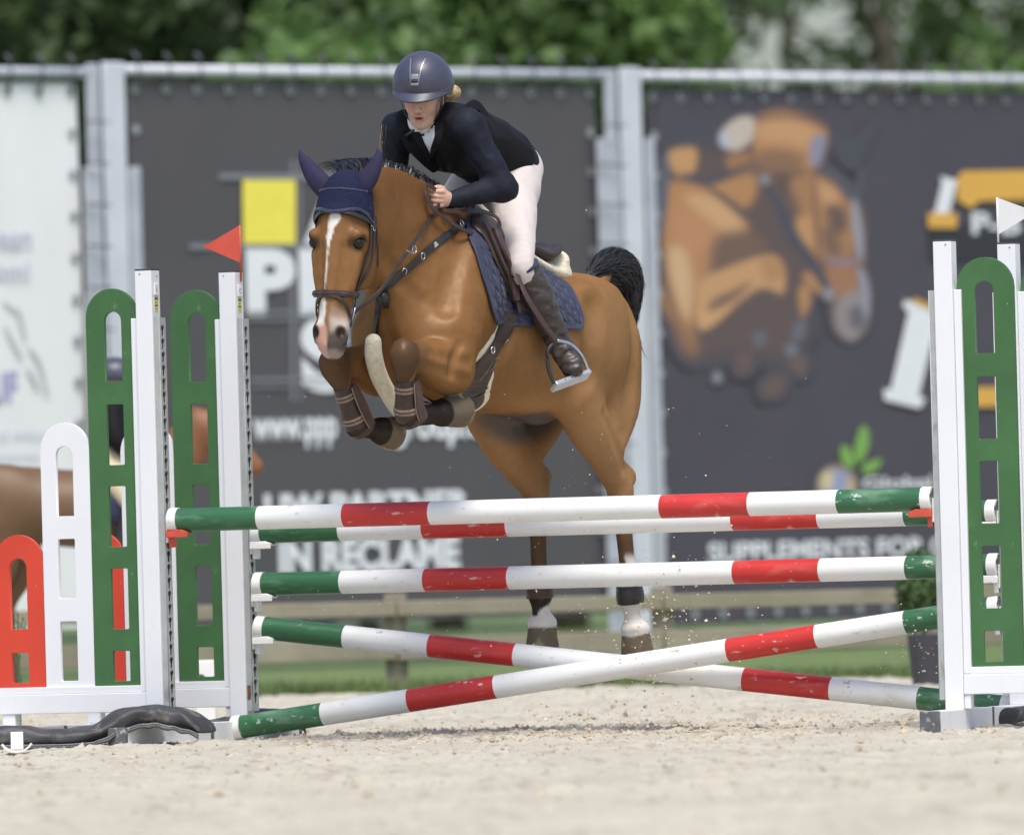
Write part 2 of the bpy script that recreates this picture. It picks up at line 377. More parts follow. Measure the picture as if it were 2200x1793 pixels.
# dark banner print: jumping horse in flat tones, tubes, globe and lettering
HP = mat('print_horse', (1, 1, 1), 0.55, attr='col')
def patches(name, items, parent, off0=0.010, step=5.0, soft=11.0):
    """a printed picture: a fine sheet whose printed colours are blended softly where the outlines meet"""
    allp = np.concatenate([np.array(i_[0]) for i_ in items]); lo_, hi_ = allp.min(0) - 18, allp.max(0) + 18
    gx, gy = np.arange(lo_[0], hi_[0], step), np.arange(lo_[1], hi_[1], step); X_, Y_ = np.meshgrid(gx, gy); C = np.tile(np.array(PRINT_BG), X_.shape + (1,)); cov = np.zeros_like(X_)
    for it in items:
        pts, col = it[0], it[1]; soft = it[2] if len(it) > 2 else 9.0
        P = np.array(pts, float); Q = np.roll(P, -1, 0); ins = np.zeros(X_.shape, bool); dm = np.full(X_.shape, 1e9)
        for (x0, y0), (x1, y1) in zip(P, Q):
            ins ^= ((y0 > Y_) != (y1 > Y_)) & (X_ < (x1 - x0) * (Y_ - y0) / (y1 - y0 + 1e-9) + x0)
            ex, ey = x1 - x0, y1 - y0; t_ = np.clip(((X_ - x0) * ex + (Y_ - y0) * ey) / (ex * ex + ey * ey + 1e-9), 0, 1); dm = np.minimum(dm, np.hypot(X_ - x0 - t_ * ex, Y_ - y0 - t_ * ey))
        m_ = smoothstep(soft, -soft, np.where(ins, -dm, dm)); C = C + (np.array(srgb(*col)) - C) * m_[..., None]; cov = np.maximum(cov, m_)
    ny_, nx_ = X_.shape; idx_ = np.arange(ny_ * nx_).reshape(ny_, nx_); V = [B(x, y, off0) for x, y in zip(X_.ravel(), Y_.ravel())]
    keep = (cov[:-1, :-1] + cov[1:, 1:] + cov[:-1, 1:] + cov[1:, :-1]) > 0.01
    F = np.stack([idx_[1:, :-1], idx_[1:, 1:], idx_[:-1, 1:], idx_[:-1, :-1]], -1)[keep]
    o = mesh(name, V, F, HP, parent); ca = o.data.color_attributes.new('col', 'FLOAT_COLOR', 'POINT'); ca.data.foreach_set('color', np.concatenate([C, np.ones(C.shape[:2] + (1,))], -1).ravel()); return o
PRINT_BG = (0.075, 0.065, 0.084)
def spl(pts, n=4):
    """closed smooth outline through the points"""
    P = np.array(pts, float); m_ = len(P); out = []
    for i in range(m_):
        a, b, c, d = P[i - 1], P[i], P[(i + 1) % m_], P[(i + 2) % m_]
        for k in range(n):
            t = k / n; out.append(tuple(0.5 * (2 * b + (c - a) * t + (2 * a - 5 * b + 4 * c - d) * t * t + (3 * b - a - 3 * c + d) * t ** 3)))
    return out
items = []
def Z2(pts): return [(1384 + x / 1.358, 180 + y / 1.358) for x, y in pts]   # traced on an enlargement of the banner
def pz(c, soft, pts): items.append((spl(Z2(pts)), tuple(0.95 * q for q in c), soft))
def bz(c, w, pts, soft=5): items.append((brush(Z2(spl_line(pts)), w / 1.358), tuple(0.95 * q for q in c), soft))
def spl_line(P, n=5):
    P = np.array(P, float); out = []
    for i in range(len(P) - 1):
        a, b, c, d = P[max(i - 1, 0)], P[i], P[i + 1], P[min(i + 2, len(P) - 1)]
        for k in range(n):
            t = k / n; out.append(tuple(0.5 * (2 * b + (c - a) * t + (2 * a - 5 * b + 4 * c - d) * t * t + (3 * b - a - 3 * c + d) * t ** 3)))
    return out + [tuple(P[-1])]
pz((80, 78, 88), 14, [(60, 60), (110, 50), (120, 110), (230, 130), (225, 190), (150, 180), (60, 190)])
pz((102, 85, 84), 30, [(70, 230), (150, 190), (240, 210), (330, 260), (420, 300), (470, 480), (540, 560), (470, 620), (470, 720), (400, 800), (300, 780), (180, 800), (120, 780), (60, 640), (40, 500), (60, 360)])
pz((128, 98, 84), 16, [(320, 110), (400, 75), (480, 95), (535, 140), (520, 240), (590, 300), (640, 380), (640, 520), (655, 640), (620, 730), (560, 710), (540, 600), (450, 480), (430, 360), (320, 260)])
pz((196, 142, 98), 12, [(325, 110), (400, 80), (480, 105), (530, 145), (500, 230), (470, 250), (400, 215), (330, 215)])
pz((206, 156, 114), 16, [(340, 120), (420, 105), (490, 130), (485, 180), (400, 170), (345, 165)])
pz((146, 110, 86), 18, [(330, 200), (400, 190), (470, 215), (440, 260), (360, 255)])
pz((104, 84, 80), 14, [(380, 265), (430, 270), (425, 340), (380, 320)])
pz((168, 120, 84), 10, [(240, 215), (300, 200), (320, 240), (260, 260)])
pz((188, 136, 92), 12, [(180, 310), (250, 275), (320, 265), (330, 310), (300, 360), (250, 340)])
pz((204, 154, 106), 8, [(72, 200), (110, 186), (152, 192), (148, 250), (110, 270), (75, 240)])
pz((188, 136, 94), 14, [(70, 290), (140, 290), (220, 320), (290, 390), (300, 440), (230, 500), (180, 560), (150, 660), (140, 760), (110, 720), (80, 600), (55, 470), (60, 370)])
pz((212, 166, 122), 16, [(120, 330), (200, 330), (285, 400), (260, 440), (180, 400)])
pz((196, 140, 102), 20, [(90, 370), (170, 390), (220, 460), (150, 500), (90, 460)])
pz((216, 176, 136), 16, [(75, 480), (120, 490), (140, 580), (130, 680), (100, 640), (75, 560)])
pz((122, 96, 84), 20, [(210, 450), (300, 430), (360, 470), (300, 510), (200, 530)])
pz((204, 156, 112), 10, [(165, 570), (230, 540), (330, 505), (385, 505), (410, 550), (405, 610), (370, 600), (330, 600), (260, 650), (190, 710), (155, 700), (150, 640)])
pz((186, 138, 98), 12, [(340, 510), (390, 510), (405, 560), (360, 580)])
pz((136, 106, 90), 9, [(200, 630), (260, 600), (310, 580), (260, 635), (190, 665)])
pz((210, 162, 116), 9, [(160, 660), (200, 668), (260, 645), (200, 700), (165, 715)])
pz((166, 122, 90), 12, [(25, 565), (60, 600), (100, 700), (70, 680), (35, 620)])
pz((152, 112, 86), 20, [(90, 690), (150, 740), (150, 790), (110, 770)])
pz((172, 126, 90), 12, [(425, 290), (490, 260), (520, 280), (590, 330), (615, 420), (605, 500), (540, 510), (480, 490), (445, 440), (455, 360)])
pz((204, 154, 114), 12, [(510, 285), (560, 310), (565, 350), (520, 345)])
pz((112, 88, 82), 12, [(535, 360), (580, 365), (590, 420), (550, 440)])
pz((128, 98, 84), 14, [(520, 420), (560, 440), (575, 500), (530, 490)])
pz((198, 148, 104), 12, [(445, 400), (490, 390), (495, 470), (460, 460)])
pz((168, 120, 92), 10, [(530, 540), (610, 530), (625, 600), (600, 640), (560, 620)])
pz((152, 140, 140), 10, [(560, 640), (620, 600), (655, 660), (640, 720), (600, 750), (560, 710)])
pz((108, 104, 112), 9, [(600, 660), (640, 650), (640, 710), (605, 710)])
pz((182, 134, 94), 8, [(460, 560), (500, 550), (525, 610), (490, 600)]); pz((184, 136, 94), 8, [(450, 600), (480, 590), (485, 640), (460, 680)])
pz((114, 92, 88), 18, [(270, 800), (310, 780), (310, 830), (275, 840)]); pz((112, 92, 88), 18, [(350, 870), (410, 850), (400, 900), (350, 910)]); pz((118, 96, 88), 16, [(420, 810), (470, 800), (460, 850)])
pz((122, 122, 132), 8, [(412, 765), (440, 760), (448, 788), (420, 792)]); pz((108, 108, 120), 10, [(320, 730), (352, 725), (350, 760), (325, 765)]); pz((110, 110, 122), 8, [(440, 700), (470, 690), (465, 740), (435, 745)])
pz((206, 190, 178), 8, [(225, 140), (270, 100), (318, 100), (316, 160), (270, 195), (228, 180)]); pz((188, 194, 210), 7, [(220, 150), (242, 142), (246, 178), (226, 180)])
pz((148, 144, 164), 6, [(486, 165), (530, 152), (514, 230), (486, 234)]); pz((80, 82, 90), 10, [(560, 150), (610, 165), (680, 110), (650, 170), (615, 240), (575, 220)])
bz((102, 102, 116), 34, [(62, 210), (55, 320), (35, 430), (10, 540)]); bz((86, 82, 94), 20, [(110, 262), (170, 285), (230, 272), (320, 228)]); bz((84, 80, 92), 36, [(335, 270), (390, 350), (430, 440), (500, 540), (540, 610)])
bz((92, 82, 88), 16, [(180, 300), (240, 340), (300, 400)]); bz((128, 92, 84), 10, [(495, 270), (500, 400), (510, 500)], 4); bz((90, 90, 102), 28, [(500, 255), (550, 260), (590, 310), (620, 335), (635, 250)])
bz((158, 156, 170), 28, [(612, 340), (624, 430), (632, 508)]); bz((154, 152, 168), 26, [(628, 535), (645, 600), (648, 675)]); bz((150, 128, 136), 24, [(528, 514), (580, 521), (642, 512)])
pz((150, 150, 162), 6, [(526, 600), (548, 598), (552, 625), (530, 630)]); pz((150, 150, 162), 6, [(340, 268), (360, 270), (362, 290), (342, 290)])
for k_ in range(12): x_ = 335 + 16 * k_; pz((108, 86, 80), 5, [(x_, 86 + 0.0019 * (x_ - 400) ** 2), (x_ + 5, 82 + 0.0019 * (x_ - 400) ** 2), (x_ + 6, 102 + 0.0019 * (x_ - 400) ** 2), (x_, 102 + 0.0019 * (x_ - 400) ** 2)])
pz((150, 150, 162), 7, [(200, 850), (218, 842), (226, 862), (208, 872)])
patches('printed_horse', items, b_dark, step=4.0)
def tube_print(top, bot, w0, w1, flare, parent):
    (x0, y0), (x1, y1) = top, bot; d = np.array([x1 - x0, y1 - y0], float); ln = np.linalg.norm(d); d /= ln; n_ = np.array([-d[1], d[0]])
    def pt(t, w): q = np.array([x0, y0]) + d * ln * t; return [tuple(q + n_ * w), tuple(q - n_ * w)]
    sec = [(0.0, flare), (0.07, flare), (0.1, w0), (0.88, w1), (0.9, flare), (1.0, flare * 0.85)]
    l = [pt(t, w)[0] for t, w in sec]; r_ = [pt(t, w)[1] for t, w in sec]
    return wallplate('printed_tube', l + r_[::-1], 0.014, 0.003, M['pr_white'], parent)
tube_print((1985, 655), (1935, 868), 32, 30, 46, b_dark)
wallplate('printed_cap', [(1954, 648), (1960, 640), (2010, 660), (2010, 674)], 0.018, 0.003, M['pr_gold'], b_dark)
tube_print((2038, 384), (2018, 470), 15, 15, 20, b_dark)
wallplate('printed_cap', quad(1990, 2052, 458, 490), 0.018, 0.003, M['pr_gold'], b_dark)
wallplate('printed_label', [(2052, 430), (2052, 384), (2064, 368), (2300, 364), (2300, 428), (2100, 432), (2082, 448)], 0.018, 0.003, M['pr_gold'], b_dark)
wallplate('printed_label', quad(2090, 2300, 832, 874), 0.014, 0.003, M['pr_gold'], b_dark)
wallplate('printed_box', quad(1996, 2300, 482, 560), 0.010, 0.002, M['pr_black'], b_dark)
lettering('P-B', 2086, 2190, 502, 456, M['pr_white'], b_dark, 0.03)
lettering('Global', 1852, 2002, 1050, 1024, M['pr_white'], b_dark, 0.02)
lettering('SUPPLEMENTS FOR Q', 1520, 2040, 1206, 1166, M['pr_white'], b_dark, 0.03)
def ell(cx, cy, rx, ry, n=20): return [(cx + rx * math.cos(2 * math.pi * k / n), cy + ry * math.sin(2 * math.pi * k / n)) for k in range(n)]
patches('printed_globe', [(ell(1798, 1044, 42, 44), (170, 150, 128)), (ell(1800, 1046, 32, 36), (146, 152, 190)), (ell(1778, 1032, 14, 20), (206, 192, 150)), (ell(1826, 1050, 10, 24), (190, 168, 124))], b_dark)
for pts in ([(1836, 990), (1832, 960), (1848, 915), (1862, 925), (1862, 960), (1848, 990)], [(1806, 995), (1802, 965), (1812, 955), (1830, 980), (1830, 1005)], [(1848, 1010), (1856, 995), (1890, 985), (1880, 1008), (1858, 1018)]):
    wallplate('printed_leaf', spl(pts), 0.016, 0.003, M['pr_leaf'], b_dark)

def frame_post(xc0, xc1, xt0, xt1, xl, xr, ytop, ysl, label):
    og = B((xc0 + xc1) / 2, 1400); og = np.array([og[0], og[1], -0.02])
    t = empty('frame_post', og, label, 'post', 'white steel posts of the banner wall')
    def col(nm, x0, x1, y0, depth, off, m):
        a0 = np.dot(B(x0, y0) - FP, FE); a1 = np.dot(B(x1, y0) - FP, FE); z1 = B(x0, y0)[2]; mb = MB()
        mb.box(FP + FE * (a0 + a1) / 2 + FN * (off + depth / 2) + np.array([0, 0, (z1 - 0.02) / 2]), FE * (a1 - a0) / 2, FN * depth / 2, (0, 0, (z1 + 0.02) / 2))
        return mb.build(nm, m, t, bevel=0.012)
    col('column', xc0, xc1 - 6, ytop, 0.035, 0.03, M['steel']); col('tube', xt0, xt1 - 4, ytop + 4, 0.03, 0.02, M['steel_dull'])
    col('sleeve', xl, xc0 - 5, ysl, 0.018, 0.058, M['steel_dull']); col('sleeve', xc1 + 1, xr - 4, ysl, 0.018, 0.058, M['steel_dull'])
    for k in range(13):
        mb = MB(); a0 = np.dot(B(xl - 4, 300) - FP, FE); a1 = np.dot(B(xr + 4, 300) - FP, FE)
        z = 3.6 - 0.27 * k; x = (a0 + a1) / 2
        mb.tube([FP + FE * a0 + FN * 0.10 + np.array([0, 0, z]), FP + FE * (a0 + (np.dot(B(xc0, 300) - FP, FE) - a0) * 0.95) + FN * 0.135 + np.array([0, 0, z - 0.01])], 0.007, 6)
        mb.build('tie', M['tie'], t)
    return t
frame_post(207, 260, 176, 206, 164, 290, 134, 360, 'white steel post between the white and the grey banner')
frame_post(1319, 1369, 1289, 1317, 1266, 1395, 146, 298, 'white steel post between the grey and the dark banner')
def top_rail(x0, x1, y, label):
    a0 = np.dot(B(x0, y) - FP, FE); a1 = np.dot(B(x1, y) - FP, FE); z = B(x0, y)[2]; mb = MB()
    mb.tube([FP + FE * a0 + np.array([0, 0, z]) + FN * 0.02, FP + FE * a1 + np.array([0, 0, z]) + FN * 0.02], 0.036, 12)
    return tag(mb.build('top_rail', M['steel'], None, True, org=FP + FE * a0 + np.array([0, 0, z])), label, 'rail', 'pale steel rails along the top of the banner wall')
top_rail(-600, 176, 149, 'pale steel rail above the white banner')
top_rail(262, 1290, 151, 'pale steel rail above the grey banner')
top_rail(1371, 2600, 164, 'pale steel rail above the dark horse banner')

# ============================================================ wooden rail fence behind the sand
M['wood'] = mat('weathered_wood', (0.26, 0.235, 0.17), 0.9, var=0.25, vscale=2, bump=0.004, bscale=20, specks=[((0.24, 0.23, 0.14), 3, 0.55, 0.15, (0.3, 1, 1))])
wf = empty('rail_fence', (0, 16.2, -0.02), 'low weathered wooden rail fence in front of the banners', 'fence')
for px in (-270, 287, 852, 1425, 1982, 2540):
    p = W(px, 1400, 16.2); mb = MB(); mb.box((p[0], 16.27, 0.24), (0.062, 0, 0), (0, 0.05, 0), (0, 0, 0.29)); mb.build('post', M['wood'], wf, bevel=0.008)
for py, h in ((1299, 0.042), (1386, 0.062)):
    for px0, px1 in ((-600, 285), (289, 850), (854, 1423), (1427, 1980), (1984, 2700)):
        a = W(px0, 1299, 16.2); b = W(px1, 1299, 16.2); z = W(1100, py, 16.2)[2] + R.uniform(-0.008, 0.008); mb = MB()
        mb.box(((a[0] + b[0]) / 2, 16.18, z), ((b[0] - a[0]) / 2, 0, 0.004 * R.uniform(-1, 1)), (0, 0.018, 0), (0, 0, h)); mb.build('rail', M['wood'], wf, bevel=0.006)

# ============================================================ trees
M['bark'] = mat('bark', (0.10, 0.085, 0.06), 0.95, var=0.3, vscale=6, bump=0.01, bscale=20)
LEAFM = [mat('leaf_dark', (0.055, 0.088, 0.030), 0.6, var=0.5, vscale=1.1, trans=0.25), mat('leaf_mid', (0.080, 0.140, 0.040), 0.6, var=0.5, vscale=1.0, trans=0.3),
         mat('leaf_light', (0.12, 0.20, 0.058), 0.6, var=0.45, vscale=1.0, trans=0.35)]
def tree(x, y, h, trunk_r, crown, n_leaf, leaf, m, label, density=1.0, fork=0.35, group='trees beyond the banner wall'):
    t = empty('tree', (x, y, -0.05), label, 'tree', group); mb = MB()
    lean = R.uniform(-0.15, 0.15)
    mb.tube([(x, y, -0.1), (x + lean * 0.3, y, h * 0.3), (x + lean, y, h * 0.62), (x + lean * 1.2, y, h * 0.9)], [trunk_r * 1.25, trunk_r, trunk_r * 0.7, trunk_r * 0.15], 9)
    cl = []
    for k in range(crown[3]):
        a = R.uniform(0, 6.28); b = R.uniform(-1, 1); rr = R.random() ** 0.4
        c = np.array([x + crown[0] * rr * math.cos(a) * math.sqrt(1 - b * b * 0.8), y + crown[0] * rr * math.sin(a) * math.sqrt(1 - b * b * 0.8), crown[2] + crown[1] * b * rr])
        cl.append(c)
        if k % 3 == 0:
            z0 = max(h * fork, min(h * 0.85, c[2] - 1.2)); mb.tube([(x + lean * z0 / h, y, z0), ((x + c[0]) / 2, (y + c[1]) / 2, (z0 + c[2]) / 2 + 0.2), tuple(c)], [trunk_r * 0.4, trunk_r * 0.22, 0.02], 5)
    mb.build('trunk', M['bark'], t, True)
    V = np.zeros((n_leaf * 4, 3)); k = 0
    cl = np.array(cl); ci = RS.randint(0, len(cl), n_leaf); d = RS.normal(0, 1, (n_leaf, 3)); d /= np.linalg.norm(d, axis=1)[:, None]
    ctr = cl[ci] + d * (RS.random_sample((n_leaf, 1)) ** 0.5) * crown[4] * density
    u = RS.normal(0, 1, (n_leaf, 3)); u /= np.linalg.norm(u, axis=1)[:, None]; w = np.cross(u, RS.normal(0, 1, (n_leaf, 3))); w /= np.linalg.norm(w, axis=1)[:, None]
    s = leaf * RS.uniform(0.6, 1.3, (n_leaf, 1))
    V[0::4] = ctr - u * s; V[1::4] = ctr + w * s * 0.5; V[2::4] = ctr + u * s; V[3::4] = ctr - w * s * 0.5
    me = bpy.data.meshes.new('crown'); F = np.arange(n_leaf * 4).reshape(-1, 4)
    me.from_pydata((V - ORG[t]).tolist(), [], F.tolist()); link('crown', me, m, t); return t
def TX(px, y): return W(px, 100, y)[0]
#     x, depth, height, trunk, (rx, rz, zc, clumps, clump radius), leaves, leaf size, material, label
tree(TX(-60, 56), 56, 9, 0.16, (2.3, 2.4, 5.6, 60, 0.75), 9000, 0.13, LEAFM[0], 'dark dense leafy tree above the white banner at far left')
tree(TX(330, 58), 58, 9, 0.16, (2.2, 2.4, 5.6, 64, 0.75), 9500, 0.13, LEAFM[0], 'dark green tree rising behind the left steel post')
tree(TX(640, 62), 62, 9, 0.15, (2.0, 2.2, 5.9, 60, 0.75), 9000, 0.13, LEAFM[1], 'mid green tree behind the left half of the grey banner')
tree(TX(930, 58), 58, 8.6, 0.14, (1.5, 2.0, 5.4, 46, 0.7), 7500, 0.12, LEAFM[1], 'mid green tree directly behind the rider')
tree(TX(1190, 54), 54, 8.4, 0.14, (1.35, 2.0, 5.3, 46, 0.65), 7500, 0.12, LEAFM[2], 'light green tree behind the right end of the grey banner')
tree(TX(760, 48), 48, 5.4, 0.08, (0.9, 0.9, 4.4, 22, 0.45), 2600, 0.10, LEAFM[2], 'pale young tree peeping over the grey banner left of the rider')
tree(TX(1440, 56), 56, 5.6, 0.09, (0.7, 0.5, 4.55, 20, 0.36), 1700, 0.11, LEAFM[2], 'low light green tree just right of the right steel post')
tree(TX(1500, 96), 96, 12, 0.10, (2.6, 2.6, 8.6, 24, 0.7), 900, 0.15, LEAFM[1], 'slender trunked tree with sky showing between its leaves')
tree(TX(1890, 90), 90, 13, 0.17, (2.3, 2.8, 8.0, 26, 0.65), 1150, 0.15, LEAFM[0], 'tall tree with a thick bare trunk above the horse banner')
tree(TX(2010, 98), 98, 12, 0.13, (2.2, 2.6, 8.6, 22, 0.65), 800, 0.15, LEAFM[0], 'second dark trunked tree right of the thick trunk')
tree(TX(2200, 92), 92, 11, 0.14, (1.4, 2.4, 7.4, 26, 0.65), 1300, 0.15, LEAFM[1], 'green tree at the far right edge above the dark banner')
tree(TX(1690, 100), 100, 12, 0.12, (2.2, 2.3, 8.8, 22, 0.65), 800, 0.15, LEAFM[0], 'dark tree with gaps of sky over the printed horse head')
tree(TX(2130, 54), 54, 5.4, 0.08, (0.45, 0.5, 4.5, 10, 0.32), 700, 0.11, LEAFM[2], 'pale green treetop showing over the right end of the dark banner')
# ============================================================ the jump: standards, poles, cups, flags, sandbags
WEAR = lambda s: [((0.52, 0.47, 0.38), 16, 0.67, 0.06, s), ((0.34, 0.30, 0.24), 55, 0.70, 0.03, s)]
M['white_paint'] = mat('white_paint', (0.735, 0.745, 0.765), 0.42, var=0.03, vscale=2, specks=[((0.66, 0.63, 0.57), 5, 0.62, 0.25, (1, 1, 0.4)), ((0.5, 0.47, 0.4), 70, 0.74, 0.03, (1, 1, 1))])
M['white_plastic'] = mat('white_plastic', (0.76, 0.755, 0.73), 0.38, var=0.04, vscale=8, specks=[((0.5, 0.46, 0.38), 30, 0.66, 0.08, (1, 1, 1))])
M['green_panel'] = mat('green_panel', (0.043, 0.130, 0.040), 0.55, patchy=1.6, var=0.12, vscale=5, specks=[((0.10, 0.22, 0.09), 7, 0.60, 0.25, (1, 1, 1)), ((0.26, 0.36, 0.24), 60, 0.72, 0.04, (1, 1, 0.6)), ((0.16, 0.27, 0.15), 26, 0.68, 0.08, (1, 1, 0.4))])
M['white_panel'] = mat('white_panel', (0.735, 0.745, 0.77), 0.5, var=0.02, vscale=3)
M['red_panel'] = mat('red_panel', (0.60, 0.05, 0.022), 0.5, var=0.06, vscale=5, specks=[((0.66, 0.22, 0.16), 60, 0.73, 0.04, (1, 1, 0.6))])
M['galv'] = mat('galvanised_track', (0.42, 0.44, 0.43), 0.5, metal=0.35, var=0.12, vscale=12, specks=[((0.30, 0.31, 0.30), 25, 0.6, 0.1, (1, 1, 0.3))])
M['keyhole_shade'] = mat('keyhole_shade_paint', (0.10, 0.10, 0.10), 0.8, var=0.2)
M['cap_grey'] = mat('grey_end_cap', (0.10, 0.105, 0.115), 0.7, var=0.2, vscale=20, specks=[((0.42, 0.40, 0.36), 40, 0.56, 0.15, (1, 1, 1))])
M['cap_dark'] = mat('dark_cap', (0.05, 0.05, 0.055), 0.6, var=0.1)
M['sticker'] = mat('yellow_sticker', (0.62, 0.60, 0.10), 0.4, var=0.03); M['navy_print'] = mat('navy_print', (0.03, 0.05, 0.14), 0.5, var=0.03)
M['red_cup'] = mat('red_plastic', (0.55, 0.075, 0.045), 0.4, var=0.08, vscale=12, specks=[((0.6, 0.3, 0.24), 40, 0.66, 0.1, (1, 1, 1))])
M['rust'] = mat('rust', (0.16, 0.07, 0.035), 0.9, var=0.3, vscale=40)
M['flag_red'] = mat('flag_red', (0.72, 0.115, 0.075), 0.45, var=0.05, vscale=9, trans=0.25); M['flag_white'] = mat('flag_white', (0.78, 0.78, 0.77), 0.45, var=0.03, trans=0.2)
M['bag'] = mat('bag_leatherette', (0.040, 0.040, 0.043), 0.55, var=0.25, vscale=10, bump=0.002, bscale=90, specks=[((0.20, 0.18, 0.15), 14, 0.58, 0.18, (1, 1, 1))])
M['thread'] = mat('white_thread', (0.6, 0.58, 0.52), 0.8, var=0.1)

def frame2(a):
    return np.array([math.cos(a), -math.sin(a), 0]), np.array([math.sin(a), math.cos(a), 0])
ZV = np.array([0, 0, 1.0])
GREEN = [(1.832, 1.536), (1.44, 1.184), (1.094, 0.838), (0.746, 0.49), (0.398, 0.271)]
WHITE = [(1.27, 0.974), (0.877, 0.626), (0.528, 0.276)]
RED = [(0.80, 0.50), (0.40, 0.272)]
def standard(p0, a, side, panels, label, foot=(0.42, 0.50), sticker=True, mark='L', rust=False, fcap=True, wsplit=-0.525):
    e1, e2 = frame2(a); inn = e1 * side; p0 = np.array([p0[0], p0[1], 0.0])
    t = empty('jump_standard', p0, label, 'jump standard', 'white jump standards carrying the poles')
    def at(i, j, z): return p0 + inn * i + e2 * j + ZV * z
    def bx(nm, i0, i1, j0, j1, z0, z1, m, bevel=0.003, parent=None):
        mb = MB(); mb.box(at((i0 + i1) / 2, (j0 + j1) / 2, (z0 + z1) / 2), inn * (i1 - i0) / 2, e2 * (j1 - j0) / 2, ZV * (z1 - z0) / 2)
        return mb.build(nm, m, parent or t, bevel=bevel)
    post = bx('post', -0.039, 0.039, -0.039, 0.039, 0.08, 2.0, M['white_paint'])
    bx('post_cap', -0.0395, 0.0395, -0.0395, 0.0395, 2.0005, 2.007, M['cap_dark'], 0.001, post)
    bx('panel_channel', -0.071, -0.0395, -0.024, 0.024, 0.226, 1.80, M['white_paint'])
    # panels
    edges = {'green': (-0.292, -0.048, 1.93), 'white': (wsplit, -0.293, 1.369), 'red': (-0.760, wsplit - 0.001, 0.90)}
    for nm in panels:
        i0, i1, top = edges[nm]; w = i1 - i0; wins = {'green': GREEN, 'white': WHITE, 'red': RED}[nm]
        f = (at(0, 0, 0), inn, ZV, np.cross(inn, ZV))
        ol = [arch(i0, i1, 0.237, top, 16)]
        c = (i0 + i1) / 2 + (0.005 if nm == 'green' else -0.003)
        for k, (z1, z0) in enumerate(wins):
            ol.append(arch(c - 0.040, c + 0.040, z0, z1, 10) if k == 0 else rrect(c - 0.040, c + 0.040, z0, z1, 0.006))
        plate(nm + '_panel', ol, f, 0.019, M[nm + '_panel'], t, bevel=0.0015)
    last = -0.80 if 'red' in panels else (-0.56 if 'white' in panels else -0.36)
    bx('bottom_channel', last, -0.0395, -0.022, 0.022, 0.2225, 0.252, M['white_paint'])
    beam = bx('base_beam', last, -0.0395, -0.031, 0.031, 0.14, 0.222, M['white_paint'])
    bx('beam_leg', -0.066, -0.0395, -0.025, 0.025, 0.0805, 0.1395, M['white_paint'], parent=beam)
    for i in ((0.0, last + 0.10) if 'red' in panels else (0.0,)):
        ft = bx('foot', i - 0.04, i + 0.04, -foot[0] + 0.03, foot[1] - 0.03, -0.02, 0.08, M['white_paint'])
        bx('foot_cap', i - 0.0412, i + 0.0412, -foot[0], -foot[0] + 0.0295, -0.02, 0.0812, M['cap_grey'] if fcap else M['white_paint'], 0.004, ft)
        bx('foot_cap', i - 0.0412, i + 0.0412, foot[1] - 0.0295, foot[1], -0.02, 0.0812, M['cap_grey'], 0.004, ft)
        if i: bx('beam_leg', i - 0.03, i + 0.03, -0.025, 0.025, 0.0805, 0.1395, M['white_paint'], parent=beam)
    # steel track with keyholes
    ol = [[(-0.029, 0.12), (0.029, 0.12), (0.029, 1.80), (-0.029, 1.80)]]
    z = 1.755
    while z > 0.16:
        k = []
        for q in range(9):
            w = rad(-60 + 300 * q / 8); k.append((0.0165 * math.cos(w), z + 0.0135 * math.sin(w)))
        k += [(-0.0085, z - 0.015), (-0.0085, z - 0.034), (0.0085, z - 0.034), (0.0085, z - 0.015)]
        ol.append(k); z -= 0.056
    tr = plate('track', ol, (at(0.0655, 0, 0), e2 * side, ZV, inn), 0.003, M['galv'], t)
    bx('track_side', 0.0395, 0.064, -0.029, -0.026, 0.12, 1.80, M['galv'], 0, tr); bx('track_side', 0.0395, 0.064, 0.026, 0.029, 0.12, 1.80, M['galv'], 0, tr)
    bx('keyhole_shade_plate', 0.052, 0.054, -0.0255, 0.0255, 0.125, 1.795, M['keyhole_shade'], 0, tr)  # added dark plate that stands in for the shade behind the keyholes
    if rust: bx('rust_patch', 0.042, 0.058, -0.0305, -0.0293, 0.17, 0.23, M['rust'], 0, tr)
    if sticker:
        s = bx('sticker', 0.0392, 0.0402, -0.016, 0.018, 1.826, 1.888, M['sticker'], 0, post)
        for z0, z1, h in ((1.876, 1.884, 0.014), (1.862, 1.866, 0.008), (1.848, 1.855, 0.014), (1.836, 1.838, 0.010)):
            bx('sticker_print', 0.0403, 0.0406, -h, h, z0, z1, M['navy_print'], 0, s)
        bx('height_plate', 0.0392, 0.046, -0.020, 0.020, 1.895, 1.945, M['white_plastic'], 0.002, post)
        co, f = text_mesh(mark, 0.0); co = (co - co.mean(0)) * 0.03
        mesh('lettering', at(0.0466, -0.002, 1.918) + co[:, :1] * e2 * side + co[:, 1:] * ZV, f, M['cap_dark'], post)
    for i, j, z in ((-0.015, -0.0395, 1.985), (0.0395, 0.012, 1.975)):
        mb = MB(); d = -e2 if j < -0.03 else inn; mb.tube([at(i, j, z), at(i, j, z) + d * 0.0015], 0.003, 8); mb.build('screw', M['cap_dark'], post)
    return t, at, inn, e2
def base_from(px, py, y, a, i=-0.039, j=-0.039, side=1):
    """post centre whose edge (i along the pole, j in depth) is seen at the pixel"""
    e1, e2 = frame2(a); p = W(px, py, y); return p - e1 * i * 1.0 - e2 * j
AL, AR = rad(25), rad(18)
pLF = base_from(313, 1480, 0.70, AL); pLR = base_from(493, 1480, 1.47, AL); pRF = base_from(2030, 1480, -0.70, AR); pRR = base_from(2168, 1480, 0.10, AR)
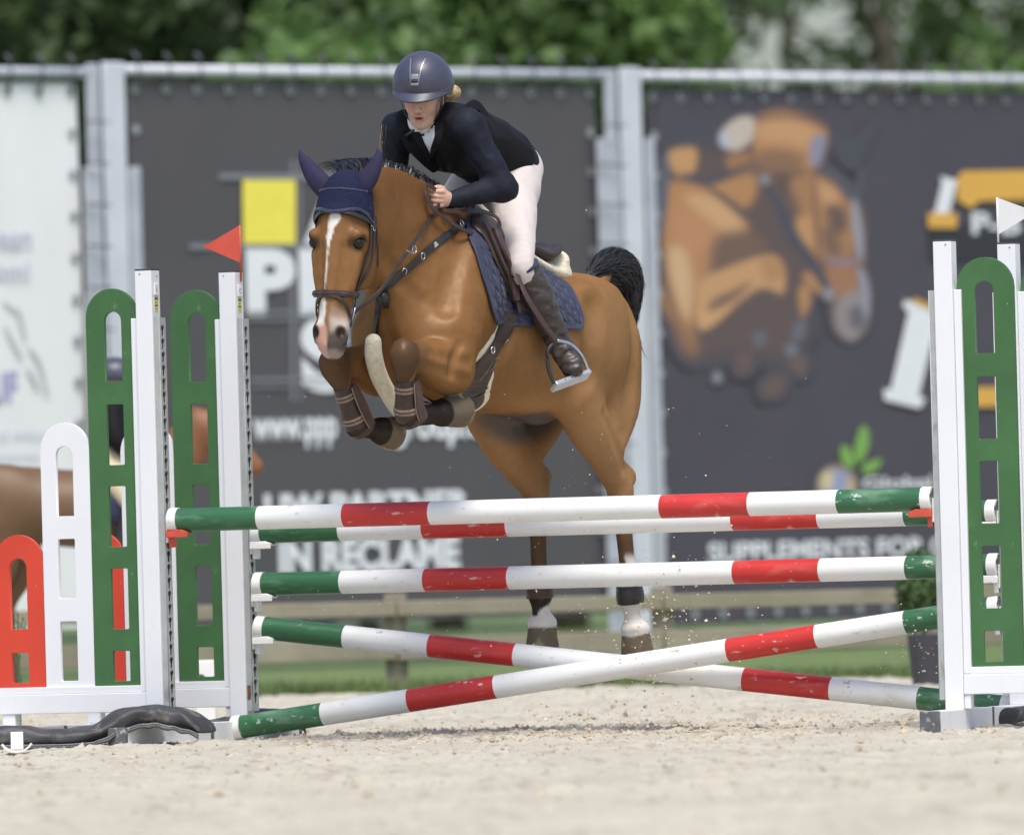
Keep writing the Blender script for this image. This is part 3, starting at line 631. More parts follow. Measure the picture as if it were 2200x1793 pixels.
sLF, atLF, innL, e2L = standard(pLF, AL, 1, ('green', 'white', 'red'), 'front left jump standard with stepped green, white and red panels', mark='L', foot=(0.40, 0.44))
sLR, atLR, _, _ = standard(pLR, AL, 1, ('green', 'white', 'red'), 'rear left jump standard with a red flag and four white pole cups', mark='C', rust=True, foot=(0.34, 0.5), fcap=False, wsplit=-0.548)
sRF, atRF, innR, e2R = standard(pRF, AR, -1, ('green',), 'front right jump standard with a tall green panel in view', sticker=False, foot=(0.42, 0.42))
sRR, atRR, _, _ = standard(pRR, AR, -1, ('green',), 'rear right jump standard with a white flag on its post', sticker=False, foot=(0.36, 0.5), fcap=False)

# ------------------------------------------------------------ poles
pole_white = mat('pole_white', (0.755, 0.755, 0.745), patchy=2.2, rough=0.4, var=0.04, vscale=3, specks=[((0.60, 0.55, 0.45), 6, 0.55, 0.25, (1, 1, 1)), ((0.38, 0.33, 0.25), 17, 0.645, 0.06, (1, 1, 1.6)), ((0.30, 0.26, 0.2), 48, 0.675, 0.05, (1, 1, 1.4))])
pole_red = mat('pole_red', (0.52, 0.030, 0.026), patchy=2.6, rough=0.38, var=0.10, vscale=4, specks=[((0.60, 0.16, 0.13), 9, 0.56, 0.2, (0.5, 0.5, 1.6)), ((0.72, 0.52, 0.47), 26, 0.625, 0.07, (0.6, 0.6, 1.7))])
pole_green = mat('pole_green', (0.030, 0.125, 0.052), patchy=2.6, rough=0.36, var=0.12, vscale=4, specks=[((0.16, 0.28, 0.18), 10, 0.55, 0.2, (0.5, 0.5, 1.6)), ((0.5, 0.56, 0.48), 36, 0.63, 0.07, (0.7, 0.7, 1.5))])
SEG = [('green', 0.042, 0.42), ('white', 0.42, 0.82), ('red', 0.82, 1.22), ('white', 1.22, 2.28), ('red', 2.28, 2.68), ('white', 2.68, 3.08), ('green', 3.08, 3.458)]
def pole(a, b, label, roll=0.0):
    a, b = np.asarray(a, float), np.asarray(b, float); d = b - a; L = np.linalg.norm(d); d /= L; k = L / 3.5
    c = (a + b) / 2; t = empty('jump_pole', c, label, 'pole', 'red, white and green jump poles')
    s = np.cross(d, ZV); s /= np.linalg.norm(s); u = np.cross(s, d)
    def ring(pos, r, n=40): return [a + d * pos * k + (s * math.cos(2 * math.pi * i / n + roll) + u * math.sin(2 * math.pi * i / n + roll)) * r for i in range(n)]
    for nm, p0, p1 in SEG:
        pos = np.linspace(p0, p1, 4); V = []; F = []
        for p in pos: V += ring(p, 0.0495)
        for q in range(3):
            for i in range(40): F.append((q * 40 + i, q * 40 + (i + 1) % 40, (q + 1) * 40 + (i + 1) % 40, (q + 1) * 40 + i))
        mesh(nm + '_band', V, F, {'green': pole_green, 'white': pole_white, 'red': pole_red}[nm], t, True)
    for q, (p_in, p_out) in enumerate(((0.0435, 0.0), (3.4565, 3.5))):
        V = []; F = []; st = [(p_in, 0.049), (p_in, 0.0525), (p_out + (p_in - p_out) * 0.12, 0.0525), (p_out, 0.049), (p_out, 0.036), (p_out + (p_in - p_out) * 0.2, 0.034), (p_out + (p_in - p_out) * 0.2, 0.0005)]
        for p, r in st: V += ring(p, r, 32)
        for m_ in range(len(st) - 1):
            for i in range(32): F.append((m_ * 32 + i, m_ * 32 + (i + 1) % 32, (m_ + 1) * 32 + (i + 1) % 32, (m_ + 1) * 32 + i))
        ec = mesh('end_cap', V, F, M['white_plastic'], t)
        if q:
            for w in (0.4, 1.6, 2.8, 4.0, 5.2):
                mb = MB(); cc = a + d * (p_out * k + 0.0008) + (s * math.cos(w) + u * math.sin(w)) * 0.0425
                tg = -s * math.sin(w) + u * math.cos(w); rd = s * math.cos(w) + u * math.sin(w)
                mb.box(cc, tg * 0.008, rd * 0.0028, d * 0.0012); mb.build('slot', M['cap_dark'], ec)
    return t, d
def thru(px0, py0, y0, px1, py1, y1, L=3.5):
    """pole axis through two pixels at two depths, its left end at the first one"""
    a, b = W(px0, py0, y0), W(px1, py1, y1); d = (b - a) / np.linalg.norm(b - a); return a, a + d * L
def cup(at, inn, e2, z, label, mtray, mplate, axis=0.085, cat='pole cup'):
    """cup hooked into the track, carrying a pole whose axis height is z"""
    t = empty('pole_cup', at(0.068, 0, z - 0.06), label, cat, 'cups carrying the poles')
    mb = MB(); mb.box(at(0.0725, 0, z - 0.045), inn * 0.005, e2 * 0.026, ZV * 0.05); mb.build('back_plate', mplate, t, bevel=0.004)
    V = []; F = []; n = 9
    for r_ in (0.0535, 0.0605):
        for i_ in (0.078, 0.150, 0.172):
            for k in range(n):
                w = rad(-90 + (-42 + 84 * k / (n - 1)) * (1.0 if i_ < 0.16 else 0.6)); V.append(at(i_, r_ * math.cos(w), z + r_ * math.sin(w)))
    for m_ in range(2):
        for k in range(n - 1):
            q = m_ * n + k; F.append((q, q + 1, q + n + 1, q + n)); o_ = 3 * n; F.append((o_ + q, o_ + q + n, o_ + q + n + 1, o_ + q + 1))
        for k in (0, n - 1): q = m_ * n + k; F.append((q, q + n, 3 * n + q + n, 3 * n + q))
    for m_ in (0, 2):
        for k in range(n - 1): q = m_ * n + k; F.append((q, q + 1, 3 * n + q + 1, 3 * n + q))
    mesh('tray', V, F, mtray, t)
    mb = MB(); mb.box(at(0.125, -0.038, z - 0.060), inn * 0.05, e2 * 0.004, ZV * 0.013); mb.build('tray_rim', mtray, t, bevel=0.003)
    mb = MB(); mb.box(at(0.088, 0, z - 0.088), inn * 0.012, e2 * 0.018, ZV * 0.027); mb.build('pin_tab', mtray, t, bevel=0.004)
    return t
eL = lambda i, z: atLR(i, 0, z)
zF, zT, z2 = 0.944, 0.885, 0.661
def between(atA, atB, zA, zB, iA=0.079, jA=0.0, jB=0.0, L=3.5):
    a = atA(iA, jA, zA); b = atB(0.07, jB, zB); d = (b - a) / np.linalg.norm(b - a); return a, a + d * (np.linalg.norm(b - a) - 0.008)
a, b = between(atLF, atRF, zF, zF); print('front pole gap', np.linalg.norm(atRF(0.07, 0, zF) - a))
pole(a, b, 'top pole nearest the camera, highest of the five')
a, b = between(atLR, atRR, zT, zT); pole(a, b, 'rear top pole half hidden behind the front top pole', 1.3)
a, b = between(atLR, atRR, z2, z2); pole(a, b, 'level pole in the middle, below the two top poles', 2.1)
a, b = between(atLR, atRR, 0.478, 0.062, jA=0.0, jB=0.14); pole(a, b, 'sloping cross pole running down from the left cup to the right', 0.6)
a, b = between(atLR, atRR, 0.050, 0.487, iA=0.02, jA=-0.13, jB=0.0); pole(a, b, 'sloping cross pole lying on the sand at left and rising right', 2.9)
cup(atLF, innL, e2L, zF, 'red safety cup with white plate on the front left standard', M['red_cup'], M['white_plastic'])
cup(atRF, innR, e2R, zF, 'red safety cup with white plate on the front right standard', M['red_cup'], M['white_plastic'])
cup(atLR, innL, e2L, zT, 'topmost white cup on the rear left standard', M['white_plastic'], M['white_plastic'])
cup(atLR, innL, e2L, z2, 'middle white cup on the rear left standard', M['white_plastic'], M['white_plastic'])
cup(atLR, innL, e2L, 0.478, 'lowest white cup on the rear left standard, under the cross pole', M['white_plastic'], M['white_plastic'])
cup(atRR, innR, e2R, zT, 'topmost white cup seen through the right green panel', M['white_plastic'], M['white_plastic'])
cup(atRR, innR, e2R, z2, 'white cup under the middle pole seen through the right green panel', M['white_plastic'], M['white_plastic'])
cup(atRR, innR, e2R, 0.487, 'lowest white cup behind the right green panel, under the cross pole end', M['white_plastic'], M['white_plastic'])

# ------------------------------------------------------------ flags
def flag(pole_px, tri_px, y, m, label):
    t = empty('flag', W(*pole_px[0], y), label, 'flag')
    mb = MB(); mb.tube([W(*pole_px[0], y), W(*pole_px[1], y)], 0.0045, 8); mb.build('staff', m, t, True)
    V = []; F = []; n = 8
    a, b, c = [W(*p, y) for p in tri_px]     # top at staff, tip, bottom at staff
    for k in range(n + 1):
        f_ = k / n; p = a + (b - a) * f_; q = c + (b - c) * f_; w = np.array([0, 0.012 * math.sin(f_ * 4) * f_, 0])
        if k == n: p = p + (a - b) * 0.03 + ZV * 0.006; q = q + (c - b) * 0.03 - ZV * 0.006
        V += [p + w, (p + q) / 2 + w, q + w]
    for k in range(n):
        for m_ in (0, 1): q = k * 3 + m_; F.append((q, q + 1, q + 4, q + 3))
    o = mesh('cloth', V, F, m, t); md = o.modifiers.new('solid', 'SOLIDIFY'); md.thickness = 0.0015
    return t
yf = float(atLR(0.044, 0.0, 1.9)[1])
flag([(518, 605), (515, 484)], [(515, 484), (437, 530), (515, 564)], yf, M['flag_red'], 'red triangular flag on the rear left standard')
yf = float(atRR(0.044, 0.0, 1.9)[1])
flag([(2146, 560), (2142, 424)], [(2143, 425), (2226, 455), (2146, 503)], yf, M['flag_white'], 'white triangular flag on the rear right standard')

# ------------------------------------------------------------ sandbags
def sandbag(pts, wid, hgt, label, ends=(0, 1)):
    """long limp bag lying along a line of world points (the line is the middle of its underside)"""
    P = [np.asarray(p, float) for p in pts]; line = np.array(spl_open_w(P, 8)); NS = len(line); n = 24
    t = empty('sandbag', P[0] * [1, 1, 0], label, 'sandbag', 'black sandbags weighing down the standards'); V = []; F = []; near = []
    for s_ in range(NS):
        tt = line[min(s_ + 1, NS - 1)] - line[max(s_ - 1, 0)]; tt /= np.linalg.norm(tt); sd = np.cross(tt, ZV); sd /= np.linalg.norm(sd); up = np.cross(sd, tt)
        f_ = s_ / (NS - 1); e = 1.0
        if ends[0]: e = min(e, math.sin(math.pi / 2 * min(1, f_ / 0.16)) ** 0.6)
        if ends[1]: e = min(e, math.sin(math.pi / 2 * min(1, (1 - f_) / 0.16)) ** 0.6)
        ww = wid * (0.78 + 0.22 * e); hh = hgt * (0.06 + 0.94 * e) * (1 + 0.10 * math.sin(f_ * 9 + 1) + 0.05 * math.sin(f_ * 23))
        for k in range(n):
            w = 2 * math.pi * k / n; cx, cz = math.cos(w), math.sin(w)
            q = line[s_] + sd * ww * (abs(cx) ** 0.75 * (1 if cx > 0 else -1)) + up * hh * (0.5 + 0.5 * (abs(cz) ** 0.8 * (1 if cz > 0 else -1)))
            q = q + (q - line[s_]) * 0.20 * float(fbm(np.array([q[0] * 13, q[1] * 9 + k * 0.15, q[2] * 16]), 3, 6)); V.append(q)
        near.append(line[s_] + sd * ww * (1 if sd[1] < 0 else -1) + up * hh * 0.20)
    for s_ in range(NS - 1):
        for k in range(n): F.append((s_ * n + k, s_ * n + (k + 1) % n, (s_ + 1) * n + (k + 1) % n, (s_ + 1) * n + k))
    F.append(tuple(range(n))[::-1]); F.append(tuple((NS - 1) * n + k for k in range(n)))
    V = np.array(V); V[:, 2] = np.maximum(V[:, 2], 0.003)
    o = mesh('bag', V, F, M['bag'], t, True); md = o.modifiers.new('ss', 'SUBSURF'); md.levels = md.render_levels = 1
    HV_ = []; HF_ = []
    for s_, p in enumerate(near):
        w_ = 0.004 * math.sin(s_ * 1.1); q = p + np.array([0, -0.028 + w_, -0.016 + w_]); q[2] = max(q[2], 0.006); HV_ += [p + np.array([0, 0.012, 0.004]), (p + q) / 2 + np.array([0, 0, 0.004]), q]
    for s_ in range(NS - 1):
        for k in (0, 1): HF_.append((s_ * 3 + k, s_ * 3 + k + 1, s_ * 3 + k + 4, s_ * 3 + k + 3))
    hem = mesh('hem', HV_, HF_, M['bag'], t, True); md = hem.modifiers.new('solid', 'SOLIDIFY'); md.thickness = 0.005
    st = MB()
    for s_ in range(NS - 1):
        for h_ in (0.05, 0.38, 0.70):
            c0, c1 = HV_[s_ * 3 + 1], HV_[s_ * 3 + 4]; d_ = c1 - c0; st.box(c0 + d_ * (h_ + 0.1) + np.array([0, -0.003, 0.003]), d_ * 0.1, np.array([0, 0.001, 0]), ZV * 0.0014)
    tag(st.build('stitching', M['thread'], hem), kind='stuff')
    return t
def spl_open_w(P, n=6):
    P = np.array(P, float); out = []
    for i in range(len(P) - 1):
        a, b, c, d = P[max(i - 1, 0)], P[i], P[i + 1], P[min(i + 2, len(P) - 1)]
        for k in range(n):
            t = k / n; out.append(0.5 * (2 * b + (c - a) * t + (2 * a - 5 * b + 4 * c - d) * t * t + (3 * b - a - 3 * c + d) * t ** 3))
    out.append(P[-1]); return out
def G(px, y, z): p = W(px, 1580, y); return np.array([p[0], y, z])
sandbag([G(-60, 0.44, 0.0), G(60, 0.45, 0.0), G(150, 0.46, 0.0), G(205, 0.48, 0.016), G(262, 0.50, 0.060), G(330, 0.52, 0.078), G(395, 0.50, 0.058), G(446, 0.46, 0.046)], 0.115, 0.088, 'long black sandbag slumped over the foot of the front left standard', (0, 1))
sandbag([G(400, 1.25, 0.01), G(470, 1.45, 0.03), G(530, 1.6, 0.05), G(590, 1.7, 0.06), G(645, 1.75, 0.03)], 0.09, 0.062, 'black sandbag lying behind the rear left standard', (1, 1))
sandbag([G(2164, -0.5, 0.0), G(2205, -0.45, 0.01), G(2260, -0.4, 0.05), G(2330, -0.3, 0.0)], 0.08, 0.075, 'black sandbag just entering at the right edge by the right foot', (1, 1))
# loose cup on the sand and the block behind the panel
lc = empty('loose_cup', W(36, 1606, -0.35) * [1, 1, 0], 'empty white pole cup lying on the sand at far left', 'pole cup')
c0 = W(36, 1600, -0.35); c0[2] = 0
V = []; F = []; n = 9
for y_ in (-0.03, 0.03):
    for r_ in (0.062, 0.055):
        for k in range(n): w = rad(-90 - 65 + 130 * k / (n - 1)); V.append(c0 + np.array([r_ * math.cos(w) * 1.15, y_, 0.062 + r_ * math.sin(w)]))
for k in range(n - 1):
    F += [(k, k + 1, n + k + 1, n + k), (k, 2 * n + k, 2 * n + k + 1, k + 1), (n + k, n + k + 1, 3 * n + k + 1, 3 * n + k), (2 * n + k, 3 * n + k, 3 * n + k + 1, 2 * n + k + 1)]
F += [(0, n, 3 * n, 2 * n), (n - 1, 3 * n - 1, 4 * n - 1, 2 * n - 1)]
mesh('tray', V, F, M['white_plastic'], lc)
mb = MB(); mb.box(c0 + np.array([0.0, 0.034, 0.05]), (0.026, 0, 0), (0, 0.003, 0), (0, 0, 0.036)); mb.build('back_plate', M['white_plastic'], lc, bevel=0.006)
p = W(440, 1436, 5.0); wb = empty('marker_block', (p[0], 5.0, 0), 'cream plastic block standing behind the left green panel', 'block')
mb = MB(); mb.box((p[0], 5.0, p[2] * 0.5 + 0.02), (0.045, 0, 0), (0, 0.04, 0), (0, 0, p[2] * 0.5 + 0.02)); mb.build('body', M['white_plastic'], wb, bevel=0.006)
mb = MB(); q = W(432, 1458, 4.955); mb.tube([q, q + np.array([0, 0.003, 0])], 0.022, 16); mb.build('hole', M['cap_dark'], wb)
# potted shrub behind the right standard
M['pot'] = mat('dark_pot', (0.045, 0.045, 0.055), 0.6, var=0.1)
p = W(1988, 1462, 12.0); ps = empty('potted_shrub', (p[0], 12.0, 0), 'green potted shrub blurred behind the right standard', 'plant')
mb = MB(); mb.tube([(p[0] + 0.02, 12.0, 0.0), (p[0] + 0.02, 12.0, 0.27)], [0.085, 0.11], 20); mb.build('pot', M['pot'], ps)
mb = MB(); mb.tube([(p[0], 12.0, 0.25), (p[0], 12.0, 0.62)], [0.012, 0.005], 6); mb.build('stem', M['bark'], ps)
n = 1400; d = RS.normal(0, 1, (n, 3)); d /= np.linalg.norm(d, axis=1)[:, None]; c = np.array([p[0] - 0.02, 12.0, 0.50]) + d * RS.random_sample((n, 1)) ** 0.4 * np.array([0.13, 0.13, 0.23])
u = RS.normal(0, 1, (n, 3)); u /= np.linalg.norm(u, axis=1)[:, None]; w = np.cross(u, d)
V = np.zeros((n * 4, 3)); s = 0.03; V[0::4] = c - u * s; V[1::4] = c + w * s * 0.4; V[2::4] = c + u * s; V[3::4] = c - w * s * 0.4
mesh('foliage', V, np.arange(n * 4).reshape(-1, 4), LEAFM[1], ps)
# sprig of conifer behind the red panel
p = W(38, 1345, 4.0); sp_ = empty('conifer_plant', (p[0], 4.0, 0), 'small yellow green conifer plant behind the red panel', 'plant'); mb = MB()
for px, py in ((38, 1315), (50, 1326), (30, 1320), (56, 1340), (24, 1338), (4, 1168), (-6, 1180), (10, 1180)):
    q = W(px, py, 4.0 + R.uniform(-0.05, 0.05)); b0 = np.array([p[0] + R.uniform(-0.02, 0.02), 4.0, 0.35]) if py > 1200 else np.array([p[0] - 0.12, 4.0, 0.6])
    if py < 1200: mb.tube([(p[0] - 0.12, 4.0, 0.0), tuple(b0)], 0.004, 4)
    mb.tube([b0, q], [0.004, 0.0015], 4)
    for k in range(16):
        f_ = 0.3 + 0.7 * k / 16; r0 = b0 + (q - b0) * f_; mb.tube([r0, r0 + np.array([R.gauss(0, 0.012), R.gauss(0, 0.012), 0.02])], [0.0022, 0.0008], 3)
mb.tube([(p[0], 4.0, 0), (p[0], 4.0, 0.36)], 0.006, 5)
mb.build('sprigs', LEAFM[2], sp_)
# ============================================================ implicit-surface modelling kit
class Vol:
    def __init__(s, lo, hi, h):
        s.lo = np.array(lo, float); s.h = h; s.n = np.ceil((np.array(hi) - s.lo) / h).astype(int) + 1
        s.a = np.full(s.n, 1.0, np.float32); s.ax = [s.lo[i] + h * np.arange(s.n[i]) for i in range(3)]
    def sl(s, lo, hi):
        i0 = np.maximum(np.floor((np.asarray(lo) - s.lo) / s.h).astype(int), 0); i1 = np.minimum(np.ceil((np.asarray(hi) - s.lo) / s.h).astype(int) + 1, s.n)
        return tuple(slice(a, max(a, b)) for a, b in zip(i0, i1))
    def pts(s, sl): return np.meshgrid(*[s.ax[i][sl[i]].astype(np.float32) for i in range(3)], indexing='ij', sparse=True)
    def blend(s, sl, d, k, sub=False):
        a = s.a[sl]
        if sub: d = -d; h = np.maximum(k - np.abs(a - d), 0) / k; s.a[sl] = np.maximum(a, d) + h * h * k * 0.25
        else: h = np.maximum(k - np.abs(a - d), 0) / k; s.a[sl] = np.minimum(a, d) - h * h * k * 0.25
    def loft(s, pts, rx, ry, side=(0, 1, 0), k=0.05, sub=False, ns=8):
        P = np.asarray(pts, float); m = len(P); rx = np.broadcast_to(np.asarray(rx, float), m); ry = np.broadcast_to(np.asarray(ry, float), m)
        Q = np.concatenate([P, rx[:, None], ry[:, None]], 1); S = []
        for i in range(m - 1):
            a, b, c, d = Q[max(i - 1, 0)], Q[i], Q[i + 1], Q[min(i + 2, m - 1)]
            if m == 2: nn = 1
            else: nn = ns
            for q in range(nn):
                t = q / nn; S.append(0.5 * (2 * b + (c - a) * t + (2 * a - 5 * b + 4 * c - d) * t * t + (3 * b - a - 3 * c + d) * t ** 3))
        S.append(Q[-1]); S = np.array(S); rm = S[:, 3:].max() * 1.15 + k + 3 * s.h
        big = s.sl(S[:, :3].min(0) - rm, S[:, :3].max(0) + rm); D = np.full([q.stop - q.start for q in big], 9.0, np.float32); off = np.array([q.start for q in big])
        side = np.asarray(side, float)
        for i in range(len(S) - 1):
            a, b = S[i, :3], S[i + 1, :3]; ab = b - a; L = np.linalg.norm(ab)
            if L < 1e-6: continue
            r_ = max(S[i, 3:].max(), S[i + 1, 3:].max()) * 1.15 + k + 2 * s.h
            sl = s.sl(np.minimum(a, b) - r_, np.maximum(a, b) + r_)
            if any(q.stop <= q.start for q in sl): continue
            x, y, z = s.pts(sl); t_ = ab / L; sd = side - t_ * np.dot(side, t_); sd /= np.linalg.norm(sd) + 1e-9; up = np.cross(t_, sd)
            px, py, pz = x - np.float32(a[0]), y - np.float32(a[1]), z - np.float32(a[2])
            al = px * t_[0] + py * t_[1] + pz * t_[2]; t = np.clip(al / L, 0, 1); ov = al - t * L
            u = px * sd[0] + py * sd[1] + pz * sd[2]; v = px * up[0] + py * up[1] + pz * up[2]
            r1 = S[i, 3] + (S[i + 1, 3] - S[i, 3]) * t; r2 = S[i, 4] + (S[i + 1, 4] - S[i, 4]) * t; r3 = np.minimum(r1, r2)
            k0 = np.sqrt((u / r1) ** 2 + (v / r2) ** 2 + (ov / r3) ** 2) + 1e-6; k1 = np.sqrt((u / r1 ** 2) ** 2 + (v / r2 ** 2) ** 2 + (ov / r3 ** 2) ** 2) + 1e-6
            d = k0 * (k0 - 1) / k1
            lo = tuple(slice(q.start - o, q.stop - o) for q, o in zip(sl, off)); D[lo] = np.minimum(D[lo], d)
        s.blend(big, D, k, sub)
    def ell(s, c, r, k=0.04, axes=None, sub=False):
        c = np.asarray(c, float); r = np.broadcast_to(np.asarray(r, float), 3); rm = r.max() * 1.1 + k + 2 * s.h; sl = s.sl(c - rm, c + rm)
        if any(q.stop <= q.start for q in sl): return
        x, y, z = s.pts(sl); A = np.eye(3) if axes is None else np.asarray(axes, float)
        k0 = 0; k1 = 0
        for i in range(3):
            w = ((x - np.float32(c[0])) * A[i][0] + (y - np.float32(c[1])) * A[i][1] + (z - np.float32(c[2])) * A[i][2]); k0 = k0 + (w / r[i]) ** 2; k1 = k1 + (w / r[i] ** 2) ** 2
        k0 = np.sqrt(k0) + 1e-6; s.blend(sl, k0 * (k0 - 1) / (np.sqrt(k1) + 1e-6), k, sub)
    def plane_cut(s, c, n):
        """remove everything on the side n points to"""
        x, y, z = s.pts(s.sl(s.lo, s.lo + s.n * s.h)); d = (x - c[0]) * n[0] + (y - c[1]) * n[1] + (z - c[2]) * n[2]; s.a = np.maximum(s.a, d.astype(np.float32))
    def smooth(s, it=1):
        for _ in range(it):
            a = s.a; b = a.copy()
            for ax in range(3): b = b + np.concatenate([a.take([0], ax), np.delete(a, -1, ax)], ax) + np.concatenate([np.delete(a, 0, ax), a.take([-1], ax)], ax)
            s.a = b / 7
    def surface(s, iso=0.0):
        g_ = openvdb.FloatGrid(background=3 * s.h); g_.copyFromArray(np.clip(s.a - iso, -3 * s.h, 3 * s.h)); p, t, q = g_.convertToPolygons(isovalue=0.0, adaptivity=0.0)
        p = p.astype(float) * s.h + s.lo; f = [tuple(x[::-1]) for x in q.tolist()] + [tuple(x[::-1]) for x in t.tolist()]
        return p, f
    def sample(s, p):
        q = (np.asarray(p, float) - s.lo) / s.h; i = np.clip(np.floor(q).astype(int), 0, s.n - 2); f = np.clip(q - i, 0, 1); r = 0
        for dx in (0, 1):
            for dy in (0, 1):
                for dz in (0, 1):
                    r = r + s.a[i[..., 0] + dx, i[..., 1] + dy, i[..., 2] + dz] * (f[..., 0] if dx else 1 - f[..., 0]) * (f[..., 1] if dy else 1 - f[..., 1]) * (f[..., 2] if dz else 1 - f[..., 2])
        return r
    def grad(s, p):
        e = s.h * 1.2; p = np.asarray(p, float); gx = [s.sample(p + np.eye(3)[i] * e) - s.sample(p - np.eye(3)[i] * e) for i in range(3)]; g_ = np.stack(gx, -1); return g_ / (np.linalg.norm(g_, axis=-1, keepdims=True) + 1e-9)
    def snap(s, p, off=0.0, it=12):
        p = np.array(p, float)
        for _ in range(it): p = p - s.grad(p) * (np.clip(s.sample(p) - off, -0.05, 0.05))[..., None]
        return p

class Frame:
    """local frame of a thing: forward, left, up"""
    def __init__(s, o, th): s.o = np.array(o, float); s.u = np.array([-math.sin(th), -math.cos(th), 0]); s.l = np.array([math.cos(th), -math.sin(th), 0])
    def w(s, p): p = np.asarray(p, float); return s.o + p[..., :1] * s.u + p[..., 1:2] * s.l + p[..., 2:3] * ZV
    def h(s, px, py, L):
        """local point seen at the pixel, lateral offset L"""
        d = ray(px, py); t = (L - np.dot(CAM - s.o, s.l)) / np.dot(d, s.l); q = CAM + d * t - s.o; return np.array([np.dot(q, s.u), L, q[2]])
    def hf(s, px, py, F):
        d = ray(px, py); t = (F - np.dot(CAM - s.o, s.u)) / np.dot(d, s.u); q = CAM + d * t - s.o; return np.array([F, np.dot(q, s.l), q[2]])
ZV = np.array([0, 0, 1.0])
def vcol(o, col):
    ca = o.data.color_attributes.new('col', 'FLOAT_COLOR', 'POINT'); c = np.ones((len(col), 4)); c[:, :3] = col; ca.data.foreach_set('color', c.ravel())
def from_vol(name, vol, fr, m, parent=None, iso=0.0, colf=None, org=None):
    p, f = vol.surface(iso); o = mesh(name, fr.w(p), f, m, parent, True, org)
    if colf is not None: vcol(o, colf(p))
    return o
def mixc(a, b, t): return a + (np.asarray(b) - a) * t[:, None]
def segdist(p, a, b):
    a, b = np.asarray(a), np.asarray(b); ab = b - a; t = np.clip(((p - a) @ ab) / (ab @ ab), 0, 1); return np.linalg.norm(p - a - t[:, None] * ab, axis=1), t

# ============================================================ the horse
HF = Frame((0, 0.70, 0), rad(30))
hp = HF.h
poll = hp(737, 408, 0.0)
ya = rad(11); hF = np.array([math.cos(ya), math.sin(ya), 0]); hL = np.array([-math.sin(ya), math.cos(ya), 0])
hD = -ZV * math.cos(rad(8)) + hF * math.sin(rad(8)) - hL * 0.045; hD /= np.linalg.norm(hD)
hL = hL - hD * np.dot(hL, hD); hL /= np.linalg.norm(hL); hF = np.cross(hL, -hD)
def hd(f, l, d): return poll + hF * f + hL * l + hD * d
J = {}   # joints (local)
J['stifL'], J['hockL'], J['fetL'] = hp(1228, 838, 0.170), hp(1333, 1052, 0.180), hp(1354, 1282, 0.170)
J['pasL'], J['corL'], J['hoofL'] = hp(1358, 1322, 0.170), hp(1364, 1352, 0.170), hp(1370, 1408, 0.170)
J['stifR'], J['hockR'], J['fetR'] = hp(1048, 884, -0.19), hp(1152, 1052, -0.150), hp(1160, 1272, -0.150)
J['pasR'], J['corR'], J['hoofR'] = hp(1162, 1308, -0.150), hp(1164, 1338, -0.150), hp(1165, 1392, -0.150)
J['elbL'], J['kneL'], J['ffL'] = hp(966, 792, 0.185), hp(868, 757, 0.180), hp(876, 893, 0.135)
J['cofL'], J['toeL'] = hp(928, 890, 0.170), hp(992, 880, 0.190)
J['elbR'], J['kneR'], J['ffR'] = np.array([0.74, -0.15, J['elbL'][2]]), hp(716, 775, -0.150), hp(768, 912, -0.130)
J['cofR'], J['toeR'] = hp(805, 922, -0.115), hp(846, 932, -0.095)
for k_ in ('elbL', 'kneL', 'ffL', 'kneR', 'ffR', 'stifL', 'hockL', 'stifR', 'hockR', 'fetL', 'fetR', 'cofL', 'toeL', 'toeR'): print(k_, np.round(J[k_], 3))
print('poll', poll, 'forearm', np.linalg.norm(J['kneL'] - J['elbL']), np.linalg.norm(J['kneR'] - J['elbR']), 'cannon', np.linalg.norm(J['kneL'] - J['ffL']), np.linalg.norm(J['kneR'] - J['ffR']), 'gaskin', np.linalg.norm(J['stifL'] - J['hockL']), np.linalg.norm(J['stifR'] - J['hockR']), 'hind cannon', np.linalg.norm(J['hockL'] - J['fetL']))
HV = Vol((-1.15, -0.42, 0.22), (1.62, 0.46, 2.52), 0.0075)
v = HV
# trunk
v.loft([(0.86, 0, 1.75), (0.66, 0, 1.77), (0.40, 0, 1.735), (0.15, 0, 1.695), (-0.10, 0, 1.672), (-0.35, 0, 1.685), (-0.55, 0, 1.70), (-0.70, 0, 1.70), (-0.80, 0, 1.70)],
       [0.15, 0.215, 0.25, 0.275, 0.278, 0.245, 0.205, 0.165, 0.11], [0.19, 0.29, 0.375, 0.335, 0.297, 0.262, 0.25, 0.20, 0.12])
v.loft([(0.66, 0, 2.10), (0.46, 0, 2.13), (0.22, 0, 2.0), (0.0, 0, 1.93)], [0.07, 0.05, 0.06, 0.08], [0.06, 0.07, 0.06, 0.05], k=0.12)
for s_ in (-1, 1):
    v.ell((-0.42, s_ * 0.140, 1.755), (0.24, 0.118, 0.165), 0.10)                          # hip and croup muscle
    v.ell((-0.27, s_ * 0.205, 1.845), (0.05, 0.035, 0.05), 0.07)                        # point of hip
    v.ell((-0.58, s_ * 0.125, 1.62), (0.175, 0.115, 0.24), 0.09)
    v.loft([(0.40, s_ * 0.12, 2.08), (0.58, s_ * 0.17, 1.92), (0.76, s_ * 0.185, 1.70)], [0.06, 0.085, 0.095], [0.12, 0.165, 0.13], k=0.08)   # shoulder
    v.ell((0.875, s_ * 0.085, 1.63), (0.10, 0.095, 0.17), 0.05)                          # breast muscles
    v.loft([(0.80, s_ * 0.17, 1.665), J['elbL' if s_ > 0 else 'elbR'] + [0, 0, 0.01]], [0.105, 0.10], [0.13, 0.12], k=0.07)
